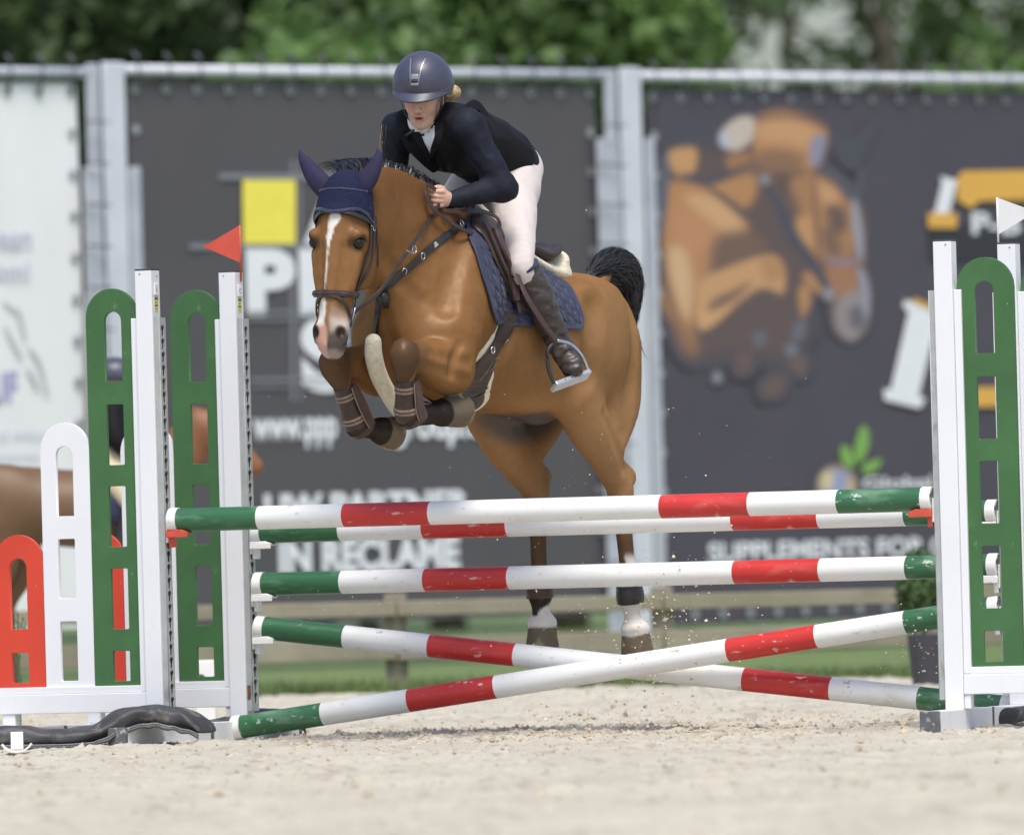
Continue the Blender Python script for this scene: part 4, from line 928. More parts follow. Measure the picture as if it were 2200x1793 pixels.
# neck
v.loft([(0.44, 0, 1.92), (0.62, 0, 1.97), (0.82, 0, 2.05), (1.02, 0, 2.135), (1.18, 0, 2.165), (1.28, 0, 2.16)], [0.17, 0.165, 0.135, 0.108, 0.095, 0.08], [0.26, 0.29, 0.265, 0.215, 0.18, 0.14], k=0.10)
v.loft([(0.5, 0, 2.17), (0.74, 0, 2.265), (1.0, 0, 2.33), (1.17, 0, 2.31), (1.26, 0, 2.265), tuple(hd(-0.03, 0, 0.02))], [0.045, 0.05, 0.045, 0.042, 0.045, 0.05], 0.05, k=0.09)   # crest
v.loft([(1.10, 0, 1.97), (0.98, 0, 1.86), (0.90, 0, 1.76)], [0.055, 0.06, 0.07], 0.07, k=0.08)                                                       # windpipe
# head
HS = [(0.0, -0.035, 0.066, 0.075), (0.08, -0.03, 0.094, 0.10), (0.18, -0.035, 0.112, 0.122), (0.28, -0.032, 0.106, 0.12), (0.38, -0.012, 0.088, 0.10), (0.48, 0.010, 0.069, 0.080), (0.57, 0.016, 0.064, 0.067), (0.632, 0.012, 0.064, 0.058), (0.662, 0.004, 0.052, 0.046)]
v.loft([hd(f, 0, d) for d, f, _, _ in HS], [q[2] for q in HS], [q[3] for q in HS], side=hL, k=0.07)
AX = [hF, hL, hD]
v.loft([hd(0.062, 0, 0.12), hd(0.066, 0, 0.30), hd(0.068, 0, 0.45), hd(0.062, 0, 0.57)], [0.052, 0.044, 0.033, 0.028], [0.026, 0.024, 0.022, 0.02], side=hL, k=0.03)
for s_ in (-1, 1):
    v.ell(hd(0.030, s_ * 0.094, 0.195), (0.046, 0.030, 0.034), 0.04, AX)         # brow
    v.ell(hd(-0.095, s_ * 0.078, 0.275), (0.105, 0.043, 0.130), 0.028, AX)        # jowl
    v.loft([hd(0.02, s_ * 0.099, 0.27), hd(0.02, s_ * 0.084, 0.36), hd(0.02, s_ * 0.069, 0.44)], [0.016, 0.015, 0.012], [0.020, 0.018, 0.015], side=hL, k=0.02)
    v.ell(hd(0.042, s_ * 0.046, 0.592), (0.036, 0.029, 0.048), 0.03, AX)        # nostril wing
v.ell(hd(0.03, 0, 0.640), (0.030, 0.052, 0.036), 0.03, AX)                        # upper lip
v.ell(hd(-0.035, 0, 0.640), (0.036, 0.034, 0.034), 0.025, AX)                     # chin
# forelegs
for q, s_ in (('L', 1), ('R', -1)):
    e, kn, ff, cf, toe = [J[a + q] for a in ('elb', 'kne', 'ff', 'cof', 'toe')]; ax = (kn - e)
    v.loft([e + [-0.03, 0, 0.0], e + ax * 0.22 + [0, 0, -0.005], e + ax * 0.55, e + ax * 0.85, kn], [0.085, 0.090, 0.070, 0.054, 0.048], [0.105, 0.112, 0.083, 0.061, 0.052], k=0.022)
    v.ell(e + [-0.05, 0, -0.03], (0.06, 0.05, 0.06), 0.03)                              # point of elbow
    dn = ff - kn; dn /= np.linalg.norm(dn)
    v.loft([kn + [0.008, 0, 0.012], kn + [0.010, 0, -0.02], kn + dn * 0.075 + [0.004, 0, 0]], [0.048, 0.050, 0.042], [0.046, 0.052, 0.046], k=0.02); v.ell(kn + [0.040, s_ * 0.020, -0.006], (0.018, 0.020, 0.026), 0.02); v.ell(kn + [0.040, -s_ * 0.020, -0.006], (0.018, 0.020, 0.026), 0.02); v.ell(kn + [0.030, 0, -0.055], (0.016, 0.026, 0.022), 0.02); v.ell(kn + [-0.040, 0, -0.030], (0.022, 0.022, 0.040), 0.02)
    v.loft([kn + dn * 0.03, kn + dn * 0.10, kn + (ff - kn) * 0.55, ff - dn * 0.05, ff], [0.046, 0.036, 0.031, 0.036, 0.046], [0.052, 0.044, 0.039, 0.043, 0.054], k=0.03)
    c3_ = cf + (toe - cf) * 0.30; v.loft([ff, ff + (cf - ff) * 0.6, cf, c3_], [0.046, 0.041, 0.041, 0.047], [0.052, 0.045, 0.044, 0.048], k=0.03)
    v.loft([c3_, cf + (toe - cf) * 0.62, toe], [0.053, 0.064, 0.074], [0.053, 0.064, 0.074], k=0.006); v.ell(c3_, (0.052, 0.056, 0.056), 0.012)
    n_ = toe - cf; n_ /= np.linalg.norm(n_); J['sole' + q] = (toe - n_ * 0.005, n_)
    v.ell(e + ax * 0.10 + [0, s_ * 0.035, 0.045], (0.10, 0.055, 0.055), 0.03); v.ell(e + ax * 0.12 + [0, s_ * 0.04, -0.045], (0.11, 0.05, 0.05), 0.03)
# hind legs
for q, s_ in (('L', 1), ('R', -1)):
    st, hk, ft, pa_, co, ho = [J[a + q] for a in ('stif', 'hock', 'fet', 'pas', 'cor', 'hoof')]; g_ = hk - st
    v.loft([(-0.42, s_ * 0.14, 1.72), (st + np.array([-0.42, s_ * 0.14, 1.72])) / 2 + [-0.06, s_ * 0.02, 0], st + [-0.05, -s_ * 0.02, 0]], [0.11, 0.115, 0.085], [0.22, 0.20, 0.12], k=0.08)     # thigh
    v.loft([(-0.64, s_ * 0.12, 1.62), (-0.60 if q == 'L' else -0.54, s_ * 0.150, 1.40), hk - g_ * 0.40 + [-0.05, 0, 0.0]], [0.105, 0.105, 0.062], [0.16, 0.150, 0.08], k=0.08)   # hamstring
    v.ell(st + [0.02, 0, 0], (0.07, 0.065, 0.09), 0.06)
    v.loft([st + [-0.02, 0, -0.02], st + g_ * 0.35, st + g_ * 0.68, hk], [0.090, 0.088, 0.064, 0.048], ([0.115, 0.112, 0.076, 0.056] if q == 'L' else [0.12, 0.125, 0.100, 0.064]), k=0.05)
    v.loft([st + g_ * 0.55 + [-0.075, 0, 0.02], hk + [-0.085, 0, 0.055]], [0.016, 0.018], [0.02, 0.022], k=0.03)           # achilles
    v.ell(hk + [-0.055, 0, 0.045], (0.045, 0.026, 0.045), 0.04)
    v.ell(hk + [0.0, 0, -0.02], (0.052, 0.044, 0.065), 0.04)
    dn = ft - hk; L_ = np.linalg.norm(dn); dn /= L_
    v.loft([hk + dn * 0.05, hk + dn * 0.14, hk + dn * L_ * 0.6, ft - dn * 0.04, ft], [0.042, 0.036, 0.032, 0.037, 0.048], [0.052, 0.046, 0.041, 0.046, 0.055], k=0.03)
    v.loft([ft, pa_, co], [0.047, 0.037, 0.050], [0.052, 0.040, 0.050], k=0.03)
    v.loft([co, (co + ho) / 2, ho], [0.054, 0.064, 0.072], [0.054, 0.066, 0.074], k=0.008); v.ell(co + [0, 0, 0.004], (0.062, 0.061, 0.026), 0.02); v.ell(co + [-0.035, s_ * 0.022, -0.004], (0.026, 0.024, 0.03), 0.02); v.ell(co + [-0.035, -s_ * 0.022, -0.004], (0.026, 0.024, 0.03), 0.02)
# belly and sheath
v.ell((-0.12, 0, 1.425), (0.26, 0.14, 0.07), 0.08); v.ell((-0.22, 0, 1.36), (0.12, 0.055, 0.055), 0.05)
v.loft([(-0.70, 0, 1.86), (-0.79, 0, 1.93), (-0.86, 0, 1.98), (-0.95, 0, 1.93)], [0.05, 0.042, 0.035, 0.02], [0.05, 0.042, 0.035, 0.02], k=0.05)   # dock
v.smooth(3)
def groove(P, r, depth, k=0.02, both=True, ridge=False):
    for s_ in ((1, -1) if both else (1,)):
        Q = v.snap(np.array([[a, b * s_, c] for a, b, c in P])); N_ = v.grad(Q); C_ = Q + N_ * ((depth - r) if ridge else (r - depth)); v.loft(C_, r, r, k=k, sub=not ridge)
groove([(-0.64, 0.22, 1.84), (-0.60, 0.26, 1.62), (-0.55, 0.24, 1.42), (-0.54, 0.22, 1.28)], 0.05, 0.007, 0.04)
groove([(-0.24, 0.30, 1.80), (-0.20, 0.29, 1.64), (-0.19, 0.27, 1.52)], 0.06, 0.010, 0.05)
groove([(0.56, 0.12, 2.16), (0.74, 0.18, 1.98), (0.86, 0.20, 1.78)], 0.05, 0.009, 0.04)
groove([(0.40, 0.24, 2.02), (0.43, 0.28, 1.80), (0.50, 0.26, 1.60)], 0.06, 0.012, 0.05)
groove([(1.20, 0.07, 2.03), (1.06, 0.10, 1.93), (0.95, 0.13, 1.83)], 0.035, 0.009, 0.03)
groove([(0.90, 0.0, 1.78), (0.97, 0.0, 1.66), (0.95, 0.0, 1.52)], 0.03, 0.014, 0.03, both=False)
for q, s_ in (('L', 1), ('R', -1)):
    e, kn = J['elb' + q], J['kne' + q]; ax = kn - e
    for o_, dp in ((0.02, 0.006), (-0.055, 0.006)):
        P = v.snap(np.array([e + ax * t + [0, s_ * 0.09, o_] for t in (0.05, 0.35, 0.7)])); N_ = v.grad(P); v.loft(P + N_ * (0.03 - dp), 0.03, 0.03, k=0.02, sub=True)
    P = v.snap(np.array([e + [0.06, s_ * 0.1, 0.10], e + [0.12, s_ * 0.12, 0.04], e + [0.13, s_ * 0.1, -0.03]])); N_ = v.grad(P); v.loft(P + N_ * 0.012, 0.02, 0.02, k=0.02, sub=True)
    st, hk = J['stif' + q], J['hock' + q]; g_ = hk - st
    P = v.snap(np.array([st + g_ * t + [-0.03, s_ * 0.12, 0.0] for t in (0.25, 0.5, 0.8)])); N_ = v.grad(P); v.loft(P + N_ * 0.022, 0.03, 0.03, k=0.025, sub=True)
for s_ in (-1, 1):
    for P_, r0, dp in (([hd(0.09, s_ * 0.060, 0.26), hd(0.09, s_ * 0.058, 0.34), hd(0.09, s_ * 0.048, 0.44)], 0.03, 0.007), ([hd(0.05, s_ * 0.10, 0.15), hd(0.02, s_ * 0.12, 0.16)], 0.02, 0.006), ([hd(-0.02, s_ * 0.11, 0.28), hd(-0.03, s_ * 0.10, 0.36), hd(-0.04, s_ * 0.08, 0.43)], 0.035, 0.008), ([hd(0.09, s_ * 0.06, 0.50), hd(0.07, s_ * 0.07, 0.55)], 0.02, 0.006)):
        Q_ = v.snap(np.array(P_)); v.loft(Q_ + v.grad(Q_) * (r0 - dp), r0, r0, k=0.02, sub=True)
    v.ell(hd(0.083, s_ * 0.058, 0.604), (0.032, 0.013, 0.024), 0.010, AX, sub=True)      # nostril
    v.loft([hd(0.062, s_ * 0.088, 0.200), hd(0.042, s_ * 0.110, 0.192), hd(0.010, s_ * 0.120, 0.208)], 0.0060, 0.0065, k=0.014)   # upper lid
    v.ell(hd(0.045, s_ * 0.112, 0.228), (0.027, 0.020, 0.022), 0.008, AX, sub=True)      # eye opening
    v.loft([hd(0.02, s_ * 0.075, 0.30), hd(0.03, s_ * 0.072, 0.38), hd(0.05, s_ * 0.055, 0.46)], 0.006, 0.006, k=0.02)
    v.loft([hd(0.0, s_ * 0.060, 0.625), hd(0.035, s_ * 0.058, 0.655)], 0.006, 0.006, k=0.006, sub=True)                       # corner of the mouth
# flat soles
for q in 'LR':
    for c_, n_ in (J['sole' + q], (J['hoof' + q] + [0, 0, 0.0], (J['hoof' + q] - J['cor' + q]) / np.linalg.norm(J['hoof' + q] - J['cor' + q]))):
        sl = v.sl(c_ - 0.12, c_ + 0.12); x, y, z = v.pts(sl); d_ = (x - c_[0]) * n_[0] + (y - c_[1]) * n_[1] + (z - c_[2]) * n_[2]
        near = np.sqrt((x - c_[0]) ** 2 + (y - c_[1]) ** 2 + (z - c_[2]) ** 2) < 0.11
        v.a[sl] = np.where(near, np.maximum(v.a[sl], d_), v.a[sl])
ii_ = np.argwhere(np.abs(v.a) < 0.02); P_ = v.lo + ii_ * v.h
v.a[tuple(ii_.T)] += (0.0026 * fbm(P_ * np.array([14, 14, 10.0]), 3, 31) + 0.0012 * fbm(P_ * np.array([45, 45, 30.0]), 2, 37)).astype(np.float32)
BAY, DARKBAY, BLACK, PALE, WHITEH = map(np.array, ((0.205, 0.098, 0.034), (0.066, 0.037, 0.023), (0.018, 0.014, 0.013), (0.40, 0.22, 0.10), (0.66, 0.63, 0.58)))
HOOF, PINK, GREYSK_SHADE = np.array((0.130, 0.102, 0.070)), np.array((0.55, 0.31, 0.25)), np.array((0.075, 0.068, 0.066))
def horse_col(p):
    n1 = fbm(p * 4, 3, 2); n2 = fbm(p * 16, 2, 5); n3 = fbm(p * 45, 2, 8)
    c = np.tile(BAY, (len(p), 1)) * (1 + 0.16 * n1 + 0.08 * n2 + 0.06 * n3)[:, None]
    tl_ = np.interp(p[:, 0], [-0.8, -0.5, -0.3, 0.0, 0.45, 0.75, 1.0, 1.3], [1.86, 1.95, 1.94, 1.98, 2.18, 2.3, 2.37, 2.3])
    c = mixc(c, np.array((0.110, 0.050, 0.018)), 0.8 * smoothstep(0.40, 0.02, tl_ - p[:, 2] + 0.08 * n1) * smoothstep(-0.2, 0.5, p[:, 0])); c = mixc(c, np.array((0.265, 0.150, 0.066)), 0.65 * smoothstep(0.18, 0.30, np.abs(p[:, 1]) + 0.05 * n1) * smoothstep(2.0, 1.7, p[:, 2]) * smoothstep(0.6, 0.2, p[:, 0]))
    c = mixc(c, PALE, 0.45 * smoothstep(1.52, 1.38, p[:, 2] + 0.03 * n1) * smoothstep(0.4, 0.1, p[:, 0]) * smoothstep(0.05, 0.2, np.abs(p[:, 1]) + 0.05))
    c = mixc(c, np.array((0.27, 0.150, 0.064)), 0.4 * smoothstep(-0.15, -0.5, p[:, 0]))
    # dark skin plus painted shade under the belly and on the right inner thigh
    u = p - np.array([-0.20, -0.06, 1.34]); c = mixc(c, GREYSK_SHADE, 0.92 * smoothstep(1.25, 0.6, np.sqrt((u[:, 0] / 0.34) ** 2 + (u[:, 1] / 0.17) ** 2 + (u[:, 2] / 0.125) ** 2) + 0.12 * n2))
    for q in 'LR':
        e, kn, ff, cf, toe = [J[a + q] for a in ('elb', 'kne', 'ff', 'cof', 'toe')]
        d1, t1 = segdist(p, e, kn); on = smoothstep(0.105, 0.075, d1); c = mixc(c, DARKBAY, on * smoothstep(0.55, 1.0, t1 + 0.10 * n2) * 0.68)
        d2, t2 = segdist(p, kn, ff); on = (d2 < 0.08) & (t1 > 0.9); c = mixc(c, DARKBAY, on * 0.55); on = on & (t2 > 0.02); c = mixc(c, BLACK * 1.6, on * smoothstep(0.0, 0.6, t2 + 0.1 * n2) * 0.85)
        d3, t3 = segdist(p, ff, cf); d4, t4 = segdist(p, cf, toe); on = (np.minimum(d3, d4) < 0.085) & (p[:, 0] > 0.6) & (p[:, 2] < ff[2] + 0.08) & ((t2 > 0.7) | (d3 < 0.06) | (d4 < 0.085) & (t4 > 0.02)) & (np.abs(p[:, 1] - ff[1]) < 0.16)
        c = mixc(c, BLACK, on * 0.95); on4 = (d4 < 0.09) & (t4 > 0.10) & (p[:, 0] > 0.5); c = mixc(c, BLACK * 0.8, (d4 < 0.075) & (p[:, 0] > 0.5)); c = mixc(c, HOOF, on4 * smoothstep(0.33, 0.40, t4 + 0.04 * n2))
        c = mixc(c, np.array((0.36, 0.30, 0.21)), on4 * smoothstep(0.35, 0.9, n2 + 0.6 * n3 + 0.35 * t4) * 0.8 * (t4 > 0.36))
        hk, ft, pa_, co, ho = [J[a + q] for a in ('hock', 'fet', 'pas', 'cor', 'hoof')]
        d5, t5 = segdist(p, hk, ft); on = (d5 < 0.1) & (p[:, 2] < hk[2]); c = mixc(c, DARKBAY * 0.9, on * smoothstep(0.12, 0.5, t5 + 0.05 * n2) * 0.85)
        low = (p[:, 2] < ft[2] + 0.14) & (np.linalg.norm((p - ft)[:, :2], axis=1) < 0.14)
        rel = p - ft
        if q == 'L':
            c = mixc(c, WHITEH, low * smoothstep(0.06, 0.02, rel[:, 2] - 0.05 * smoothstep(0.0, 0.05, rel[:, 0]) + 0.02 * n3)); c = mixc(c, WHITEH, ((d5 < 0.08) & (p[:, 2] > ft[2])) * smoothstep(0.012, 0.022, rel[:, 1] - 0.3 * rel[:, 2] * 0.0 + 0.01 * n3) * smoothstep(0.20, 0.15, rel[:, 2]))
        else:
            c = mixc(c, BLACK * 1.3, low * smoothstep(0.08, 0.04, rel[:, 2]))
            wl_ = -0.098 + 1.1 * np.maximum(np.abs(rel[:, 1] + 0.012) - 0.012, 0) + 0.5 * np.maximum(-rel[:, 0] - 0.01, 0)
            c = mixc(c, WHITEH, low * smoothstep(0.008, -0.008, rel[:, 2] - wl_ + 0.012 * n3))
        d6, t6 = segdist(p, co, ho); on = (d6 < 0.1) & (t6 > 0.02)
        c = mixc(c, HOOF * 1.1, on * smoothstep(0.10, 0.2, t6 + 0.06 * n2)); c = mixc(c, np.array((0.40, 0.33, 0.22)), on * smoothstep(0.1, 0.7, n2 + 0.5 * n3) * smoothstep(0.2, 0.4, t6) * 0.85)
    # head
    r = p - poll; f, l, d = r @ hF, r @ hL, r @ hD; front = smoothstep(0.02, 0.06, f); inh = (d > -0.05) & (d < 0.705) & (np.abs(l) < 0.16) & (f > np.where(d > 0.45, -0.09, -0.2))
    c = mixc(c, c * 1.12, inh * 0.5)
    w = 0.0032 + 0.019 * np.exp(-((d - 0.135) / 0.035) ** 2) + 0.009 * np.exp(-((d - 0.205) / 0.035) ** 2); cx = 0.018 * np.exp(-((d - 0.12) / 0.05) ** 2) - 0.012 - 0.03 * np.clip(d - 0.2, 0, 1)
    w = np.where(d > 0.44, 0.006 + 0.014 * smoothstep(0.44, 0.5, d), w); cx = np.where(d > 0.44, -0.020 - 0.10 * (d - 0.44), cx)
    c = mixc(c, WHITEH, inh * front * (d > 0.085) * (d < 0.585) * smoothstep(0.004, -0.004, np.abs(l - cx) - w + 0.005 * n3))
    c = mixc(c, np.array((0.36, 0.27, 0.20)), inh * smoothstep(0.46, 0.55, d + 0.02 * n2) * smoothstep(-0.005, 0.02, l) * 0.8); c = mixc(c, np.array((0.46, 0.42, 0.38)), inh * smoothstep(0.53, 0.57, d + 0.02 * n2) * smoothstep(0.005, 0.02, l) * 0.6)
    c = mixc(c, BLACK * 3.0, inh * smoothstep(0.575, 0.615, d + 0.02 * n2 + 0.25 * np.clip(np.abs(l) - 0.05, -0.04, 0)) * smoothstep(-0.012, 0.004, l + 0.008 * n2) * 0.9)
    c = mixc(c, GREYSK_SHADE, inh * smoothstep(0.54, 0.58, d) * smoothstep(-0.045, -0.055, l))
    c = mixc(c, PINK, inh * smoothstep(0.56, 0.59, d + 0.01 * n2) * smoothstep(0.004, -0.008, l + 0.008 * n2) * smoothstep(-0.062, -0.050, l))
    c = mixc(c, np.array((0.42, 0.36, 0.33)), inh * smoothstep(0.66, 0.69, d + 0.01 * n3) * 0.6)
    c = mixc(c, DARKBAY * 0.6, inh * smoothstep(0.045, 0.018, np.sqrt((d - 0.222) ** 2 + (f - 0.045) ** 2)) * (np.abs(l) > 0.06) * 0.85)
    c = mixc(c, BLACK, inh * (smoothstep(0.032, 0.016, np.sqrt(((d - 0.604) * 0.8) ** 2 + (f - 0.078) ** 2 * 0.5 + (np.abs(l) - 0.058) ** 2))))
    return np.clip(c, 0.005, 0.9)
M['coat'] = mat('bay_coat', (0.3, 0.12, 0.04), 0.40, attr='col', bump=0.0007, bscale=210, spec=0.22, sheen=0.0, var=0.05, vscale=30)
def hair_gloss(m, fac=0.026, rough=0.44, tint=(1.0, 0.88, 0.72)):
    """short hair shines softly from every angle, without the mirror-like rim of a varnished surface"""
    nt = m.node_tree; b = nt.nodes['Principled BSDF']; b.inputs['Specular IOR Level'].default_value = 0.0
    g_ = nt.nodes.new('ShaderNodeBsdfGlossy'); g_.inputs['Roughness'].default_value = rough; g_.inputs['Color'].default_value = (*tint, 1); mx = nt.nodes.new('ShaderNodeMixShader'); mx.inputs[0].default_value = fac
    nt.links.new(b.outputs[0], mx.inputs[1]); nt.links.new(g_.outputs[0], mx.inputs[2]); nt.links.new(mx.outputs[0], nt.nodes['Material Output'].inputs[0])
hair_gloss(M['coat'])
M['eye'] = mat('horse_eye', (0.012, 0.009, 0.008), 0.12, spec=0.35, var=0.1)
HORG = HF.w(np.array([0, 0, 0.0]))
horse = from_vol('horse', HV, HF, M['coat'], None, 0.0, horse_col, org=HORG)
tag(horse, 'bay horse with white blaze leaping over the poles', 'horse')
for s_ in (-1, 1):
    c_ = HF.w(hd(0.036, s_ * 0.0945, 0.226)); bm = bmesh.new(); bmesh.ops.create_uvsphere(bm, u_segments=20, v_segments=14, radius=0.026)
    me = bpy.data.meshes.new('eye'); bm.to_mesh(me); bm.free(); me.transform(Matrix.Translation(Vector(c_ - HORG))); link('eye', me, M['eye'], horse, HORG, True)
M['shoe'] = mat('steel_shoe', (0.30, 0.30, 0.31), 0.4, metal=0.8, var=0.2, vscale=40)
for q in 'LR':
    c_, n_ = J['sole' + q]; c2 = J['hoof' + q]; n2 = c2 - J['cor' + q]; n2 = n2 / np.linalg.norm(n2)
    for cc, nn, rr in ((c_, n_, 0.062), (c2, n2, 0.063)):
        a_ = np.cross(nn, (0, 1, 0)); a_ /= np.linalg.norm(a_); b_ = np.cross(nn, a_); mb = MB()
        mb.tube([HF.w(cc + nn * 0.002 + a_ * rr * math.cos(w) + b_ * rr * math.sin(w)) for w in np.linspace(-2.5, 2.5, 22)], 0.0075, 6); mb.build('horseshoe', M['shoe'], horse, True)
# ------------------------------------------------------------ hair
M['hair'] = mat('black_hair', (0.022, 0.021, 0.023), 0.40, var=0.35, vscale=40, spec=0.5)
def strands(name, roots, paths, w0, m, parent, seg=6, flat=True):
    """paths: function root index -> (seg+1, 3) local points; ribbons two faces wide"""
    V = []; F = []
    for i in range(len(roots)):
        P = HF.w(paths(i)); t = np.gradient(P, axis=0); s_ = np.cross(t, RS.normal(0, 1, 3) + np.array([0, -1.5, 0])); s_ /= np.linalg.norm(s_, axis=1)[:, None] + 1e-9
        ww = (w0 * np.linspace(1, 0.12, len(P)) ** 0.7)[:, None]; b = len(V)
        V += (P - s_ * ww).tolist() + (P + s_ * ww).tolist(); n = len(P)
        F += [(b + k, b + k + 1, b + n + k + 1, b + n + k) for k in range(n - 1)]
    return mesh(name, V, F, m, parent, True)
def mane_paths():
    out = []; Fs = np.linspace(0.55, 1.36, 60); zz = np.linspace(2.0, 2.5, 126); top = []
    for F0 in Fs:
        q = HV.sample(np.stack([np.full(126, F0), np.zeros(126), zz], -1)); top.append(zz[np.where(q < 0)[0].max()])
    for i in range(4800):
        F0 = RS.uniform(0.60, 1.33); r = np.array([F0, RS.normal(0, 0.014), np.interp(F0, Fs, top) - 0.010])
        fw = float(smoothstep(0.98, 1.2, np.array(F0))); ln = RS.uniform(0.075, 0.14) * (1 + 0.35 * fw)
        cl = 0.35 * vnoise(np.array([F0 * 22, 0, 0.0])); d0 = np.array([-0.35 - 0.25 * fw + RS.normal(0, 0.10) + cl, -0.15 - 0.5 * fw + RS.normal(0, 0.22), 0.95]); d1 = np.array([-1.1, -0.7 - 0.9 * fw + RS.normal(0, 0.2), -0.9 + 0.5 * fw])
        t = np.linspace(0, 1, 7)[:, None]; out.append(r + ln * (d0 * t + (d1 - d0) * t * t * 0.5))
    return out
mp_ = mane_paths(); strands('mane', mp_, lambda i: mp_[i], 0.0024, M['hair'], horse)
TSP = [((1262, 600), 0.030), ((1282, 583), 0.050), ((1310, 570), 0.074), ((1336, 582), 0.086), ((1346, 612), 0.080), ((1350, 650), 0.062), ((1354, 685), 0.036), ((1359, 715), 0.010)]
def tail_paths():
    out = []; sp = np.array(spl_open([np.r_[HF.h(x, y, 0.0), r_] for (x, y), r_ in TSP], 8)); n = len(sp)
    for i in range(7500):
        t0 = RS.random_sample() ** 1.1 * 0.72; ln = RS.uniform(0.15, 0.42); a = RS.uniform(0, 6.28); ru = RS.random_sample() ** 0.33
        k = np.clip((np.linspace(t0, min(1.0, t0 + ln), 9)) * (n - 1), 0, n - 1); c = np.stack([np.interp(k, np.arange(n), sp[:, j]) for j in range(4)], 1)
        f = np.linspace(0, 1, 9); rr = ru * c[:, 3] * (0.55 + 0.45 * smoothstep(0, 0.35, f)) * (1 + 0.10 * f * RS.normal()); T = np.gradient(c[:, :3], axis=0); T /= np.linalg.norm(T, axis=1)[:, None] + 1e-9
        A = np.array([0, 1.0, 0]); Bv = np.cross(T, A); aa = a + 0.5 * f * RS.normal()
        out.append(c[:, :3] + A * (np.cos(aa) * rr * 0.8)[:, None] + Bv * (np.sin(aa) * rr)[:, None] + f[:, None] ** 2 * RS.normal(0, 0.006, 3))
    for i in range(26):
        c = HF.h(1352 + RS.normal(0, 8), 690, RS.normal(0, 0.02)); t = np.linspace(0, 1, 9)[:, None]; e = np.array([RS.normal(-0.03, 0.04), RS.normal(0, 0.03), -RS.uniform(0.06, 0.18)]); out.append(c + e * t + np.array([0.02, 0, 0]) * np.sin(t * 5) * RS.normal())
    return out
def spl_open(P, n=6):
    P = np.array(P, float); out = []
    for i in range(len(P) - 1):
        a, b, c, d = P[max(i - 1, 0)], P[i], P[i + 1], P[min(i + 2, len(P) - 1)]
        for k in range(n):
            t = k / n; out.append(0.5 * (2 * b + (c - a) * t + (2 * a - 5 * b + 4 * c - d) * t * t + (3 * b - a - 3 * c + d) * t ** 3))
    out.append(P[-1]); return out
TLV = Vol(HF.h(1262, 600, 0) - [0.75, 0.2, 0.45], HF.h(1262, 600, 0) + [0.2, 0.2, 0.3], 0.01); TLV.loft([HF.h(x, y, 0.0) for (x, y), _ in TSP], [0.62 * q for _, q in TSP], [0.8 * q for _, q in TSP], k=0.01); ii_ = np.argwhere(np.abs(TLV.a) < 0.03); TLV.a[tuple(ii_.T)] += (0.012 * fbm((TLV.lo + ii_ * TLV.h) * 18, 2, 3)).astype(np.float32); from_vol('tail_core', TLV, HF, M['hair'], horse)
tp_ = tail_paths(); strands('tail', tp_, lambda i: tp_[i], 0.0021, M['hair'], horse)
# ============================================================ tack
def cast(px, py, vol=None, fr=None):
    """first point of the horse's skin seen at the pixel (local coordinates)"""
    vol = vol or HV; fr = fr or HF; d = ray(px, py); t = np.arange(47.5, 53.5, 0.004)[:, None]; P = CAM + d * t - fr.o
    q = np.stack([P @ fr.u, P @ fr.l, P[:, 2]], -1); ok = np.all((q > vol.lo) & (q < vol.lo + (vol.n - 1) * vol.h), axis=1); s_ = np.where(ok, vol.sample(q), 1.0); i = np.where(s_ < 0)[0]
    return q[i[0]] if len(i) else None
def strap(name, P, width, thick, m, parent, off=0.004, snap=True, vol=None, nsub=6, fr=None, nrm=None, closed=False):
    """ribbon of leather along local points, laid on the skin"""
    vol = vol or HV; fr = fr or HF; P = [np.asarray(p, float) for p in P]
    L = np.array(spl_open(P + ([P[0]] if closed else []), nsub))
    if snap:
        L = vol.snap(L, off)
        for _ in range(2): L[1:-1] = L[1:-1] * 0.5 + (L[:-2] + L[2:]) * 0.25
        N = vol.grad(L)
    else: N = np.tile(np.asarray(nrm if nrm is not None else (0, 1, 0), float), (len(L), 1))
    T = np.gradient(L, axis=0); T /= np.linalg.norm(T, axis=1)[:, None] + 1e-9; S = np.cross(T, N); S /= np.linalg.norm(S, axis=1)[:, None] + 1e-9; N = np.cross(S, T)
    wd = np.broadcast_to(np.asarray(width, float), len(L)) if not callable(width) else width(np.linspace(0, 1, len(L)))
    V = []; F = []; pr = [(-1, 0), (-1, 0.7), (-0.75, 1), (0.75, 1), (1, 0.7), (1, 0)]; n = len(pr)
    for k in range(len(L)):
        for a, b in pr: V.append(L[k] + S[k] * a * wd[k] / 2 + N[k] * b * thick)
    for k in range(len(L) - 1):
        for i in range(n): F.append((k * n + i, k * n + (i + 1) % n, (k + 1) * n + (i + 1) % n, (k + 1) * n + i))
    F.append(tuple(range(n))); F.append(tuple((len(L) - 1) * n + i for i in range(n))[::-1])
    return mesh(name, fr.w(np.array(V)), F, m, parent)
def ring(name, c, r, tr, axis, m, parent, sx=1.0, n=20):
    c = np.asarray(c, float); axis = np.asarray(axis, float) / np.linalg.norm(axis); a = np.cross(axis, ZV); a /= np.linalg.norm(a) + 1e-9; b = np.cross(axis, a); mb = MB()
    mb.tube([c + a * r * sx * math.cos(2 * math.pi * k / n) + b * r * math.sin(2 * math.pi * k / n) for k in range(n + 1)], tr, 7, caps=False, up=tuple(axis)); return mb.build(name, m, parent, True)
M['leather'] = mat('brown_leather', (0.042, 0.026, 0.020), 0.42, var=0.25, vscale=25, bump=0.0008, bscale=220, spec=0.45)
M['leather_red'] = mat('oxblood_leather', (0.062, 0.034, 0.030), 0.42, var=0.25, vscale=20, bump=0.0008, bscale=220, spec=0.45)
